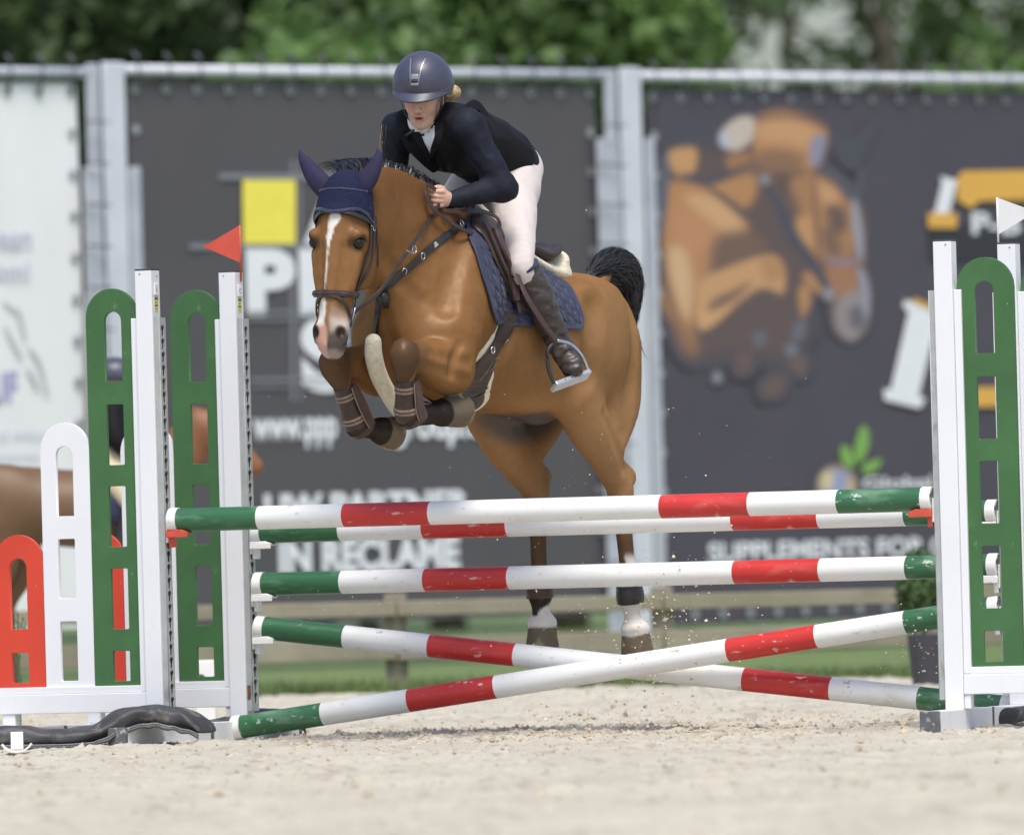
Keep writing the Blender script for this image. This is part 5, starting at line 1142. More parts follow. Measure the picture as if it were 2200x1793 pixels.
M['leather_black'] = mat('black_leather', (0.022, 0.020, 0.021), 0.38, var=0.25, vscale=25, bump=0.0008, bscale=200, spec=0.45)
M['navy'] = mat('navy_cloth', (0.020, 0.025, 0.060), 0.75, var=0.15, vscale=40, bump=0.001, bscale=300, sheen=0.2)
M['navy_pipe'] = mat('navy_piping', (0.032, 0.040, 0.085), 0.6, var=0.1, vscale=60)
M['wool'] = mat('cream_sheepskin', (0.76, 0.69, 0.53), 0.95, var=0.10, vscale=45, bump=0.008, bscale=120, spec=0.1, sheen=0.4)
M['chrome'] = mat('polished_metal', (0.62, 0.63, 0.66), 0.22, metal=1.0, var=0.05)
M['alu'] = mat('brushed_metal', (0.45, 0.48, 0.52), 0.35, metal=0.7, var=0.08, vscale=30)
M['blackmetal'] = mat('black_metal', (0.025, 0.026, 0.030), 0.35, var=0.1)
M['bone'] = mat('beige_strap', (0.23, 0.165, 0.115), 0.6, var=0.25, vscale=70, bump=0.0015, bscale=130)

def top_at(F):
    z = np.linspace(1.6, 2.5, 181); q = HV.sample(np.stack([np.full(181, F), np.zeros(181), z], -1)); return np.array([F, 0, z[np.where(q < 0)[0].max()]])
def edge(px_pts, F0):
    P = [top_at(F0)] + [cast(x, y) for x, y in px_pts]; return [p for p in P if p is not None]
def resample(P, n):
    P = np.array(spl_open(P, 8)); d = np.r_[0, np.cumsum(np.linalg.norm(np.diff(P, axis=0), axis=1))]; t = np.linspace(0, d[-1], n); return np.stack([np.interp(t, d, P[:, i]) for i in range(3)], 1)
def drape(name, front, rear, off, m, parent, nu=40, nv=40, thick=0.006, relief=None, mirror=True):
    """cloth or flap between two edges running from the spine down the left side, laid on the skin and mirrored to the right"""
    A, Bq = resample(front, nv), resample(rear, nv); u = np.linspace(0, 1, nu)[None, :, None]; G = A[:, None] * (1 - u) + Bq[:, None] * u
    U, Vv = np.meshgrid(np.linspace(0, 1, nu), np.linspace(0, 1, nv)); rl = relief(U, Vv) if relief else np.zeros_like(U)
    S = HV.snap(G.reshape(-1, 3), off, 16).reshape(nv, nu, 3)
    for _ in range(3): S[1:-1, 1:-1] = 0.5 * S[1:-1, 1:-1] + 0.125 * (S[:-2, 1:-1] + S[2:, 1:-1] + S[1:-1, :-2] + S[1:-1, 2:])
    S[0, :, 1] = 0; N = HV.grad(S.reshape(-1, 3)).reshape(nv, nu, 3)
    top = S + N * rl[..., None]; bot = S - N * thick; V = []; F = []; idx = np.arange(nu * nv).reshape(nv, nu)
    def add(T, Bt, flip):
        b = len(V); V.extend(T.reshape(-1, 3).tolist()); b2 = len(V); V.extend(Bt.reshape(-1, 3).tolist())
        for a_, rv in ((b, flip), (b2, not flip)):
            for i in range(nv - 1):
                for j in range(nu - 1):
                    q = (a_ + idx[i, j], a_ + idx[i, j + 1], a_ + idx[i + 1, j + 1], a_ + idx[i + 1, j]); F.append(q[::-1] if rv else q)
        rim = [idx[-1, j] for j in range(nu)]; le = [idx[i, 0] for i in range(nv)]; re = [idx[i, -1] for i in range(nv)]
        for ed in (rim, le, re):
            for k in range(len(ed) - 1): F.append((b + ed[k], b + ed[k + 1], b2 + ed[k + 1], b2 + ed[k]))
    add(top, bot, False)
    if mirror: add(top * [1, -1, 1], bot * [1, -1, 1], True)
    o = mesh(name, HF.w(np.array(V)), F, m, parent, True); return o, S
# ------------------------------------------------------------ saddle pad
PADF = edge([(1004, 500), (1022, 560), (1040, 620), (1052, 665), (1062, 694)], 0.44)
PADR = edge([(1186, 596), (1212, 612), (1234, 648), (1246, 688), (1244, 708)], -0.30)
def quilt(u, v):
    a, b = u * 15, v * 12; g_ = np.zeros_like(u)
    for ang in (0.0, 1.0472, 2.0944):
        w = a * math.cos(ang) + b * math.sin(ang); g_ = np.maximum(g_, np.exp(-((w - np.round(w)) / 0.13) ** 2))
    e = np.minimum.reduce([u, 1 - u, 1 - v]); return np.where(e < 0.035, 0.004, 0.0065 * (1 - g_))
pad = empty('saddle_pad', HF.w(np.array([0.1, 0, 1.95])), 'navy quilted saddle pad under the saddle', 'saddle pad')
_, PS = drape('quilted_cloth', PADF, PADR, 0.012, M['navy'], pad, 150, 120, relief=quilt)
for s_ in (1, -1):
    for ed in (PS[:, 0], PS[:, -1], PS[-1]):
        mb = MB(); mb.tube([HF.w(p * [1, s_, 1]) for p in HV.snap(ed, 0.014)[::3]], 0.0045, 6); mb.build('piping', M['navy_pipe'], pad, True)
# ------------------------------------------------------------ saddle
sad = empty('saddle', HF.w(np.array([0.1, 0, 2.05])), 'dark brown leather jumping saddle under the rider', 'saddle')
SF_ = edge([(1012, 492), (1036, 520), (1062, 580), (1088, 640), (1102, 668)], 0.40); SR_ = edge([(1130, 540), (1150, 580), (1168, 630), (1172, 668), (1160, 682)], -0.12)
drape('flap', SF_, SR_, 0.026, M['leather'], sad, 30, 30, 0.010)
SV = Vol((-0.36, -0.22, 1.85), (0.52, 0.22, 2.35), 0.006); zt = lambda F: top_at(F)[2]
SV.loft([(0.40, 0, zt(0.40) + 0.045), (0.30, 0, zt(0.30) + 0.045), (0.15, 0, zt(0.15) + 0.035), (0.0, 0, zt(0.0) + 0.035), (-0.14, 0, zt(-0.14) + 0.055), (-0.235, 0, zt(-0.235) + 0.095)], [0.065, 0.085, 0.105, 0.13, 0.155, 0.14], [0.035, 0.035, 0.030, 0.030, 0.036, 0.030], k=0.02)
from_vol('seat', SV, HF, M['leather'], sad)
WV = Vol((-0.40, -0.26, 1.80), (0.56, 0.26, 2.30), 0.007)
for s_ in (1, -1): WV.loft([top_at(F) + [0, s_ * 0.075, -0.005] for F in (0.45, 0.3, 0.1, -0.1, -0.24, -0.30)], [0.05, 0.055, 0.06, 0.065, 0.07, 0.06], [0.028, 0.026, 0.024, 0.028, 0.042, 0.045], k=0.03)
WV.ell(top_at(-0.275) + [0, 0.03, 0.05], (0.05, 0.11, 0.055), 0.04)
hpd = from_vol('half_pad', WV, HF, M['wool'], None, org=HF.w(np.array([0.1, 0, 2.0]))); tag(hpd, 'cream sheepskin half pad showing at the cantle', 'half pad')
kb = [cast(x, y) for x, y in ((1046, 500), (1064, 545), (1082, 600), (1096, 650))]
strap('knee_roll', kb, lambda t: 0.03 + 0.02 * np.sin(np.pi * t), 0.022, M['leather_red'], sad, 0.030)
strap('flap_edge', [cast(x, y) for x, y in ((1030, 492), (1048, 530), (1068, 580), (1090, 636), (1104, 676))], 0.016, 0.012, M['leather'], sad, 0.030)
# ------------------------------------------------------------ girth
gir = empty('girth', HF.w(np.array([0.4, 0.2, 1.5])), 'wide brown girth with sheepskin edges under the chest', 'girth')
GP = [cast(x, y) for x, y in ((1096, 672), (1076, 712), (1050, 758), (1024, 806), (1004, 848))]
bot = GP[-1]; GP += [np.array([bot[0] - 0.005, 0.12, 1.37]), np.array([bot[0] - 0.01, 0.03, 1.34])]
wf_ = lambda t: 0.080 + 0.055 * smoothstep(0.25, 0.5, t)
gw = strap('belly_guard', GP, wf_, 0.008, M['leather'], gir, 0.012, nsub=8)
strap('wool_lining', GP[1:], lambda t: 0.13 + 0.06 * smoothstep(0.1, 0.4, t), 0.010, M['wool'], gir, 0.000, nsub=8)
strap('belly_guard', [p * [1, -1, 1] for p in GP], wf_, 0.008, M['leather'], gir, 0.012)
q_ = cast(1046, 752); ring('ring', HF.w(q_ + [0, 0.03, 0]), 0.014, 0.003, HF.l, M['chrome'], gir)
for a_, b_ in (((1048, 775), (1024, 812)), ((1058, 780), (1034, 800)), ((1052, 770), (1066, 768))):
    A_, B_ = cast(*a_), cast(*b_)
    if A_ is not None and B_ is not None: strap('stitch_line', [A_, (A_ + B_) / 2, B_], 0.003, 0.001, M['bone'], gir, 0.0205)
# ------------------------------------------------------------ breastplate
bp_ = empty('breastplate', HF.w(np.array([0.9, 0, 1.85])), 'dark leather breastplate with a cream sheepskin sleeve between the forelegs', 'breastplate')
BP = [cast(x, y) for x, y in ((980, 490), (950, 512), (915, 540), (880, 572), (845, 602), (822, 618))]
chest = cast(818, 622); strap('shoulder_strap', BP + [chest], 0.030, 0.006, M['leather_black'], bp_, 0.004)
RP = [chest] + [p * [1, -1, 1] for p in BP[::-1] if p[1] > 0.13]; strap('shoulder_strap', RP, 0.030, 0.006, M['leather_black'], bp_, 0.004)
for x, y in ((905, 550), (866, 582)):
    p = cast(x, y); ring('buckle', HF.w(p + HV.grad(p) * 0.010), 0.014, 0.0022, HF.w(HV.grad(p)) - HF.o, M['chrome'], bp_, 0.8)
p = cast(930, 527); n_ = HV.grad(p); mb = MB(); c_ = HF.w(p + n_ * 0.012); mb.box(c_, (0.010, 0, 0.008), (0, -0.002, 0.0), (-0.006, 0, 0.0075)); mb.build('metal_plate', M['chrome'], bp_)
c2 = [cast(820, 622), cast(814, 650), cast(811, 690), cast(808, 728)]
strap('chest_strap', c2, 0.026, 0.006, M['leather_black'], bp_, 0.008)
p = cast(822, 640); mb = MB(); mb.tube([HF.w(p + [0.006, 0.01, 0.035]), HF.w(p + [0.012, 0.014, 0.0]), HF.w(p + [0.008, 0.016, -0.045])], [0.018, 0.026, 0.016], 12); mb.build('rubber_stop', M['leather_black'], bp_, True)
WS = Vol((0.40, -0.2, 1.15), (1.35, 0.25, 1.80), 0.007)
q0 = cast(807, 726); print('sleeve', q0, HF.h(806, 762, -0.03)); c3 = [HF.h(802, 734, -0.02), HF.h(803, 765, -0.03), HF.h(814, 806, -0.04), HF.h(836, 848, -0.04), HF.h(864, 884, -0.03), np.array([0.72, -0.01, 1.37]), np.array([0.50, 0.0, 1.345])]
WS.loft(c3, [0.034, 0.038, 0.039, 0.038, 0.036, 0.03, 0.02], 0.034, k=0.01)
from_vol('sheepskin_sleeve', WS, HF, M['wool'], bp_)
strap('saddle_strap', [cast(982, 488), cast(1000, 480), cast(1022, 478)], 0.022, 0.005, M['leather_black'], bp_, 0.012)
for x, y in ((984, 484), (1030, 474)):
    p = cast(x, y)
    if p is not None: ring('ring', HF.w(p + HV.grad(p) * 0.02), 0.014, 0.0028, HF.w(HV.grad(p)) - HF.o, M['chrome'], bp_)
# ------------------------------------------------------------ bridle
def hs(l, d, f=0.3, off=0.006):
    """point on the head at lateral l and distance d down the face, approached from the front"""
    p = hd(f, l, d); ff_ = np.linspace(0.2, -0.2, 161); Q = np.array([hd(a_, l, d) for a_ in ff_]); s_ = HV.sample(Q); i = np.where(s_ < 0)[0]
    return Q[i[0]] if len(i) else hd(-0.02, np.sign(l) * 0.07, d)
def girdle(d, n=28, tilt=0.0, a0=-1.0, a1=1.0, c=-0.03):
    """points round the head at distance d; angle 0 is the front, positive to the horse's left"""
    out = []
    for k in range(n + 1):
        w = math.pi * (a0 + (a1 - a0) * k / n); dr = hF * math.cos(w) + hL * math.sin(w); r_ = np.linspace(0, 0.25, 126)[:, None]; Q = hd(c, 0, d + tilt * (1 - math.cos(w)) / 2) + dr * r_; s_ = HV.sample(Q); i = np.where(s_ > 0)[0]; out.append(Q[i[0]])
    return out
br = empty('bridle', HF.w(hd(0, 0, 0.2)), 'dark brown bridle with padded noseband on the jumping horse', 'bridle')
strap('noseband', girdle(0.445, 24, -0.02, -0.9, 0.9, 0.0), 0.026, 0.011, M['leather'], br, 0.003, nsub=3)
strap('noseband_trim', girdle(0.445, 24, -0.02, -0.85, 0.85, 0.0), 0.008, 0.013, M['leather_red'], br, 0.004, nsub=3)
fl = [q for q in girdle(0.455, 12, 0.16, 0.0, 0.62, 0.005)]; strap('flash_strap', fl, 0.014, 0.005, M['leather'], br, 0.006, nsub=3)
fl2 = [q for q in girdle(0.455, 12, 0.16, 0.0, -0.62, 0.005)]; strap('flash_strap', fl2, 0.014, 0.005, M['leather'], br, 0.006, nsub=3)
strap('browband', girdle(0.105, 16, 0.06, -0.6, 0.6, -0.03), 0.020, 0.006, M['leather_black'], br, 0.010, nsub=3)
side_pt = lambda d, w: girdle(d, 1, 0, w, w, -0.03)[0]
for s_ in (1, -1):
    strap('cheekpiece', [side_pt(d, s_ * w) for d, w in ((0.09, 0.50), (0.16, 0.50), (0.24, 0.50), (0.32, 0.48), (0.40, 0.46), (0.46, 0.46), (0.49, 0.46))], 0.015, 0.005, M['leather_black'], br, 0.005, nsub=4)
    strap('noseband_strap', [side_pt(d, s_ * w) for d, w in ((0.09, 0.58), (0.18, 0.58), (0.28, 0.58), (0.36, 0.55), (0.43, 0.53))], 0.013, 0.005, M['leather'], br, 0.005, nsub=4)
    strap('throat_lash', [side_pt(d, s_ * w) for d, w in ((0.10, 0.60), (0.20, 0.66), (0.30, 0.72))], 0.012, 0.005, M['leather_black'], br, 0.006, nsub=4)
    p = side_pt(0.505, s_ * 0.46); ring('bit_ring', HF.w(p + HV.grad(p) * 0.012), 0.030, 0.0045, HF.w(HV.grad(p)) - HF.o, M['chrome'], br)
    for d, w in ((0.135, 0.50), (0.15, 0.56)):
        p = side_pt(d, s_ * w); ring('buckle', HF.w(p + HV.grad(p) * 0.011), 0.012, 0.0024, HF.w(HV.grad(p)) - HF.o, M['chrome'], br, 0.8)
bitL, bitR = side_pt(0.505, 0.46), side_pt(0.505, -0.46)
# reins: from the bit to the left hand, loose end looped over the pommel
HANDL = HF.h(940, 432, 0.105)
rn = empty('reins', HF.w(HANDL), 'brown leather reins running from the bit to the left hand and looping back', 'reins')
rp = [bitL + [0, 0.016, 0.0], HF.h(800, 640, 0.125), HF.h(826, 611, 0.145), HF.h(882, 530, 0.155), HF.h(920, 474, 0.125), HANDL + [0.01, 0.015, -0.012]]
strap('rein', rp, 0.017, 0.004, M['leather'], rn, snap=False, nrm=(0.3, 1, 0.1))
strap('rein', [bitR + [0, -0.016, 0], bitR + [-0.1, -0.07, 0.12], np.array([0.95, -0.17, 2.05]), HANDL * [1, -1, 1]], 0.017, 0.004, M['leather'], rn, snap=False, nrm=(0.3, -1, 0.1))
loop = [HANDL + [0.0, 0.02, 0.03], HF.h(918, 398, 0.10), HF.h(917, 420, 0.12), HF.h(930, 448, 0.14), HF.h(962, 474, 0.16), HF.h(1000, 496, 0.18), HF.h(1034, 508, 0.20), HF.h(1060, 504, 0.20), HF.h(1073, 484, 0.19), HF.h(1062, 464, 0.18), HF.h(1025, 453, 0.17), HF.h(985, 455, 0.16), HF.h(950, 452, 0.14)]
strap('rein_end', loop, 0.020, 0.004, M['leather'], rn, snap=False, nrm=(0.2, 1, 0.5))
q_ = HF.h(882, 545, 0.16); mb = MB(); mb.tube([HF.w(q_ + [0.03, 0, 0.012]), HF.w(q_ + [-0.03, 0.0, -0.006])], 0.0042, 8); mb.build('rein_stop', M['bone'], rn, True)
ring('ring', HF.w(HF.h(890, 536, 0.15)), 0.016, 0.003, HF.l, M['chrome'], rn)
# ------------------------------------------------------------ ear bonnet
def on_head(px, py, f=-0.02):
    d = ray(px, py); o_ = np.array([np.dot(CAM - HF.o, HF.u), np.dot(CAM - HF.o, HF.l), CAM[2]]); dl = np.array([np.dot(d, HF.u), np.dot(d, HF.l), d[2]]); c_ = hd(f, 0, 0)
    return o_ + dl * (np.dot(c_ - o_, hF) / np.dot(dl, hF))
bon = empty('ear_bonnet', HF.w(hd(0, 0, 0)), 'navy crocheted ear bonnet with violet ears', 'ear bonnet')
M['crochet'] = mat('navy_crochet', (0.012, 0.0145, 0.042), 0.85, var=0.4, vscale=150, bump=0.003, bscale=230, spec=0.2)
M['earcloth'] = mat('violet_ear_cloth', (0.026, 0.023, 0.056), 0.75, var=0.12, vscale=40, bump=0.0006, bscale=300, spec=0.2)
EV = Vol(hd(0, 0, -0.1) - 0.34, hd(0, 0, -0.1) + 0.34, 0.005)
for pts in (((770, 408), (790, 384), (806, 356), (813, 334), (811, 321)), ((700, 406), (680, 384), (661, 357), (649, 338), (645, 324))):
    P = [on_head(x, y) for x, y in pts]; EV.loft(P, [0.046, 0.043, 0.031, 0.017, 0.005], [0.026, 0.028, 0.021, 0.012, 0.005], side=hL, k=0.01)
from_vol('ear_cover', EV, HF, M['earcloth'], bon)
def bonnet_cloth(name, l0, l1, dtop, dbot, off, m, nu=44, nv=22, wave=0.0):
    V = []; F = []
    for j in range(nv + 1):
        for i in range(nu + 1):
            u = i / nu; l = l0 + (l1 - l0) * u; db = dbot(l) + wave * math.sin(u * 60) * 0.5; d = dtop + (db - dtop) * j / nv; w = l / 0.115 * 0.50
            V.append(girdle(d, 1, 0, w, w, -0.03)[0])
    V = HV.snap(np.array(V), off); idx = np.arange((nu + 1) * (nv + 1)).reshape(nv + 1, nu + 1)
    for j in range(nv):
        for i in range(nu): F.append((idx[j, i], idx[j, i + 1], idx[j + 1, i + 1], idx[j + 1, i]))
    o = mesh(name, HF.w(V), F, m, bon, True); md = o.modifiers.new('solid', 'SOLIDIFY'); md.thickness = 0.006; md.offset = 1; return o, V.reshape(nv + 1, nu + 1, 3)
db = lambda l: 0.100 + 0.035 * smoothstep(0.05, 0.12, abs(l)) + 0.012 * math.cos(l * 40)
CV = Vol(poll - [0.2, 0.2, 0.25], poll + [0.2, 0.2, 0.2], 0.005); gx_ = np.stack(np.meshgrid(*CV.ax, indexing='ij'), -1); r_ = gx_ - poll; f3, l3, d3 = r_ @ hF, r_ @ hL, r_ @ hD
db3 = 0.100 + 0.035 * smoothstep(0.05, 0.12, np.abs(l3)) + 0.012 * np.cos(l3 * 40)
CV.a = np.maximum(np.maximum(HV.sample(gx_) - 0.011, d3 - db3), np.maximum(-0.055 - f3, np.abs(l3) - 0.125)).astype(np.float32); CV.smooth(1)
from_vol('cap', CV, HF, M['crochet'], bon)
_, bs_ = bonnet_cloth('brow_edge', -0.118, 0.118, 0.07, db, 0.013, M['crochet'], 44, 6)
dv = lambda l: 0.100 + 0.012 * math.cos(l * 40) - 0.004 + 0.03 * smoothstep(0.05, 0.12, abs(l))
_, b2_ = bonnet_cloth('brow_panel', -0.116, 0.095, 0.012, dv, 0.017, M['crochet'], 40, 16)
for rowp in (bs_[-1], b2_[-1], b2_[0]):
    mb = MB(); mb.tube([HF.w(p) for p in HV.snap(rowp, 0.016)], 0.0055, 7); mb.build('edging', M['navy'], bon, True)
# ------------------------------------------------------------ leg boots
def leg_boot(name, a, b, c, r0, r1, r2, label, m, group, straps=(0.3, 0.7), strapm=None, flare=None):
    vol = Vol(np.minimum(np.minimum(a, b), c) - 0.13, np.maximum(np.maximum(a, b), c) + 0.13, 0.005); t = empty(name, HF.w((a + b) / 2), label, 'leg boot', group)
    vol.loft([a, a + (b - a) * 0.5, b, c], [r0, (r0 + r1) / 2, r1, r2], [r0 * 1.12, (r0 + r1) / 2 * 1.12, r1 * 1.12, r2 * 1.1], k=0.01)
    if flare is not None: vol.loft([a + flare, (a + b) / 2 + flare * 1.05, b + flare * 1.0, c + flare * 0.4], [0.016, 0.022, 0.026, 0.012], [0.010, 0.012, 0.014, 0.01], k=0.012)
    vol.smooth(1); nrm_ = (b - a) / np.linalg.norm(b - a); cc = a; vol.plane_cut(cc, -nrm_); e_ = c - b; e_ = e_ / np.linalg.norm(e_) * 0.4 + nrm_ * 0.6; vol.plane_cut(c, e_ / np.linalg.norm(e_))
    from_vol('shell', vol, HF, m, t)
    if flare is not None:
        sd_ = np.array([-0.25, 1.0, 0.0]); sd_ -= nrm_ * np.dot(sd_, nrm_); sd_ /= np.linalg.norm(sd_); pp = []
        for f_ in (0.05, 0.3, 0.6, 0.9, 1.12):
            c_ = a + (b - a) * f_; r_ = np.linspace(0.02, 0.12, 101)[:, None]; Q = c_ + sd_ * r_; i = np.where(vol.sample(Q) > 0)[0]; pp.append(Q[i[0]] if len(i) else c_ + sd_ * 0.05)
        strap('side_plate', pp, lambda u: 0.030 + 0.030 * np.sin(np.pi * np.clip(u * 0.8 + 0.1, 0, 1)), 0.008, M['leather_red'], t, 0.0035, vol=vol, nsub=5)
        strap('plate_edge', pp, lambda u: 0.038 + 0.032 * np.sin(np.pi * np.clip(u * 0.8 + 0.1, 0, 1)), 0.004, M['bone'], t, 0.0035, vol=vol, nsub=5)
    for f_ in straps:
        c_ = a + (b - a) * f_; x_ = np.cross(nrm_, (0, 1, 0)); x_ /= np.linalg.norm(x_); y_ = np.cross(nrm_, x_); P = []
        for k in range(24):
            w = 2 * math.pi * k / 24; dr = x_ * math.cos(w) + y_ * math.sin(w); r_ = np.linspace(0.02, 0.1, 81)[:, None]; Q = c_ + dr * r_; i = np.where(vol.sample(Q) > 0)[0]; P.append(Q[i[0]] if len(i) else c_ + dr * 0.05)
        strap('strap', P, 0.026, 0.003, strapm or M['bone'], t, 0.0005, vol=vol, nsub=2, closed=True)
        strap('strap_trim', P, 0.006, 0.0042, M['leather'], t, 0.0005, vol=vol, nsub=2, closed=True)
    return t
for q, lab in (('L', 'brown leather tendon boot with beige straps on the near foreleg'), ('R', 'brown leather tendon boot with beige straps on the far foreleg')):
    kn, ff = J['kne' + q], J['ff' + q]; dn = (ff - kn); L_ = np.linalg.norm(dn); dn /= L_
    leg_boot('tendon_boot', kn + dn * 0.118, ff - dn * 0.005, ff + (J['cof' + q] - ff) * 0.35 + dn * 0.012, 0.041, 0.052, 0.052, lab, M['leather'], 'leather tendon boots on the forelegs', (0.24, 0.82), flare=np.array([-0.028, 0.022, 0.0]))
for q, lab in (('L', 'dark fetlock boot above the white sock of the near hind leg'), ('R', 'dark brown fetlock boot on the far hind leg')):
    hk, ft = J['hock' + q], J['fet' + q]; dn = (ft - hk) / np.linalg.norm(ft - hk)
    leg_boot('fetlock_boot', ft - dn * 0.095, ft - dn * 0.01, ft + dn * 0.026, 0.043, 0.059, 0.057, lab, M['leather_black'] if q == 'L' else M['leather_red'], 'fetlock boots on the hind legs', (0.45,) if q == 'L' else (), strapm=M['leather_black'])
# ============================================================ the rider
rp_ = HF.h
RJ = dict(pel=rp_(1078, 356, 0.0), hipL=rp_(1100, 396, 0.095), kneeL=rp_(1118, 572, 0.285), ankL=rp_(1203, 742, 0.345),
          shL=rp_(1004, 272, 0.165), elL=rp_(1082, 404, 0.285), wrL=rp_(968, 428, 0.125), shR=rp_(856, 276, -0.165), chest=rp_(958, 292, 0.0), neck=rp_(925, 262, 0.0))
RJ['hipR'] = RJ['hipL'] * [1, -1, 1]; RJ['kneeR'] = RJ['kneeL'] * [1, -1, 1]; RJ['ankR'] = RJ['ankL'] * [1, -1, 1]
RJ['elR'] = rp_(846, 372, -0.235); RJ['wrR'] = RJ['wrL'] * [1, -1, 1] + [0.03, 0, -0.02]
RJ['toeL'] = rp_(1232, 786, 0.435); RJ['toeR'] = RJ['toeL'] * [1, -1, 1]
for k_, p in RJ.items(): print('rider', k_, np.round(p, 3))
ln_ = lambda a, b: round(float(np.linalg.norm(RJ[a] - RJ[b])), 3)
print('thigh', ln_('hipL', 'kneeL'), 'shin', ln_('kneeL', 'ankL'), 'upper arm', ln_('shL', 'elL'), 'forearm', ln_('elL', 'wrL'), 'foot', ln_('ankL', 'toeL'), 'torso', ln_('pel', 'chest'), 'sh', ln_('shL', 'shR'))
# head frame
yw = rad(16); rF = np.array([math.cos(yw), math.sin(yw), 0]); rL = np.array([-math.sin(yw), math.cos(yw), 0]); pt = rad(17); rD = -ZV * math.cos(pt) - rF * math.sin(pt); rF = rF * math.cos(pt) - ZV * math.sin(pt); rL = rL - ZV * 0.05; rL /= np.linalg.norm(rL); rF = rF - rL * np.dot(rF, rL); rF /= np.linalg.norm(rF); rD = -np.cross(rF, rL); 
hc = rp_(908, 205, 0.0)                      # middle of the head
def rh(f, l, d): return hc + rF * f + rL * l + rD * d
RA = [rF, rL, rD]
RJ['neck'] = rh(-0.035, 0, 0.125)
def limb(v, pts, r, k=0.03, ry=None): v.loft(pts, r, ry if ry is not None else r, k=k)
lo, hi = np.array([-0.55, -0.52, 1.35]), np.array([0.98, 0.55, 3.0])
# -------- body (skin): head, neck, trunk, limbs, hands in one mesh
BV = Vol(lo, hi, 0.0055)
v = BV
v.ell(rh(-0.012, 0, -0.035), (0.094, 0.074, 0.090), 0.02, RA)              # skull
v.loft([rh(0.030, 0, 0.0), rh(0.034, 0, 0.045), rh(0.036, 0, 0.100)], [0.066, 0.057, 0.036], [0.055, 0.047, 0.034], side=rL, k=0.03)   # face
v.ell(rh(0.058, 0, 0.114), (0.020, 0.022, 0.018), 0.025, RA)               # chin
for s_ in (-1, 1):
    v.ell(rh(0.050, s_ * 0.034, 0.036), (0.028, 0.024, 0.026), 0.025, RA)  # cheek
    v.loft([rh(-0.01, s_ * 0.052, 0.05), rh(0.03, s_ * 0.036, 0.105)], [0.016, 0.014], 0.016, k=0.03)          # jaw
    v.ell(rh(-0.015, s_ * 0.076, 0.02), (0.020, 0.009, 0.031), 0.008, RA)  # ear
    v.ell(rh(0.088, s_ * 0.032, -0.012), (0.014, 0.018, 0.011), 0.012, RA, sub=True)
v.loft([rh(0.086, 0, -0.015), rh(0.100, 0, 0.020), rh(0.107, 0, 0.038)], [0.009, 0.010, 0.012], 0.011, k=0.014)  # nose
for s_ in (-1, 1): v.ell(rh(0.093, s_ * 0.012, 0.041), (0.012, 0.008, 0.008), 0.008, RA)
v.loft([rh(0.076, -0.020, 0.071), rh(0.090, 0, 0.066), rh(0.076, 0.020, 0.071)], 0.0065, 0.0065, k=0.006)      # upper lip
v.loft([rh(0.074, -0.017, 0.082), rh(0.086, 0, 0.088), rh(0.074, 0.017, 0.082)], 0.0075, 0.0075, k=0.006)      # lower lip
v.ell(rh(0.092, 0, 0.0770), (0.018, 0.014, 0.005), 0.004, RA, sub=True)
limb(v, [rh(-0.03, 0, 0.06), RJ['neck'], RJ['chest'] * 0.35 + RJ['neck'] * 0.65], [0.052, 0.050, 0.062])
mid = (RJ['pel'] + RJ['chest']) / 2 + np.array([0, 0, 0.03])
v.loft([RJ['chest'] * 0.8 + RJ['neck'] * 0.2, RJ['chest'], mid, RJ['pel']], [0.12, 0.14, 0.115, 0.14], [0.085, 0.10, 0.09, 0.11], k=0.04)
for q, s_ in (('L', 1), ('R', -1)):
    limb(v, [RJ['chest'] * 0.5 + RJ['neck'] * 0.5, RJ['sh' + q]], [0.06, 0.05]); limb(v, [RJ['sh' + q], RJ['el' + q]], [0.046, 0.036]); limb(v, [RJ['el' + q], RJ['wr' + q]], [0.036, 0.026])
    limb(v, [RJ['pel'], RJ['hip' + q]], [0.10, 0.095]); limb(v, [RJ['hip' + q], (RJ['hip' + q] + RJ['knee' + q]) / 2, RJ['knee' + q]], [0.085, 0.068, 0.044]); limb(v, [RJ['knee' + q], RJ['knee' + q] * 0.65 + RJ['ank' + q] * 0.35 + [-0.015, 0, 0], RJ['ank' + q]], [0.044, 0.042, 0.030]); limb(v, [RJ['ank' + q], RJ['toe' + q]], [0.030, 0.026])
    # closed hand round the rein: thumb on top, four bent fingers below
    w_ = RJ['wr' + q]; fw = np.array([0.86, -0.12 * s_, 0.02]); fw /= np.linalg.norm(fw); up = np.array([-0.10, 0.18 * s_, 1.0]); up -= fw * np.dot(up, fw); up /= np.linalg.norm(up); out = np.cross(up, fw) * 1.0
    if np.dot(out, (0, s_, 0)) < 0: out = -out
    pc = w_ + fw * 0.048
    v.loft([w_, pc - fw * 0.01, pc + fw * 0.012], [0.024, 0.023, 0.021], [0.026, 0.036, 0.038], side=out, k=0.015)
    for k in range(4):
        h_ = 0.030 - 0.0195 * k; sc_ = (1.0, 1.08, 1.0, 0.82)[k]; kn = pc + fw * 0.018 + up * h_ + out * 0.010
        P = [kn, kn + fw * 0.030 * sc_ - out * 0.004, kn + fw * 0.036 * sc_ - out * 0.026 * sc_, kn + fw * 0.014 - out * 0.036 * sc_, kn - fw * 0.006 - out * 0.028]
        v.loft(P, [0.0095, 0.0098, 0.0092, 0.0085, 0.0075], 0.0092, k=0.004, ns=4)
    tb = pc - fw * 0.015 + up * 0.034 - out * 0.004; v.loft([tb - up * 0.012, tb + fw * 0.024 + up * 0.010, tb + fw * 0.052 + up * 0.012 - out * 0.006, tb + fw * 0.068 + up * 0.006 - out * 0.010], [0.013, 0.0115, 0.010, 0.008], 0.0105, k=0.006, ns=4)
    RJ['grip' + q] = pc + fw * 0.02
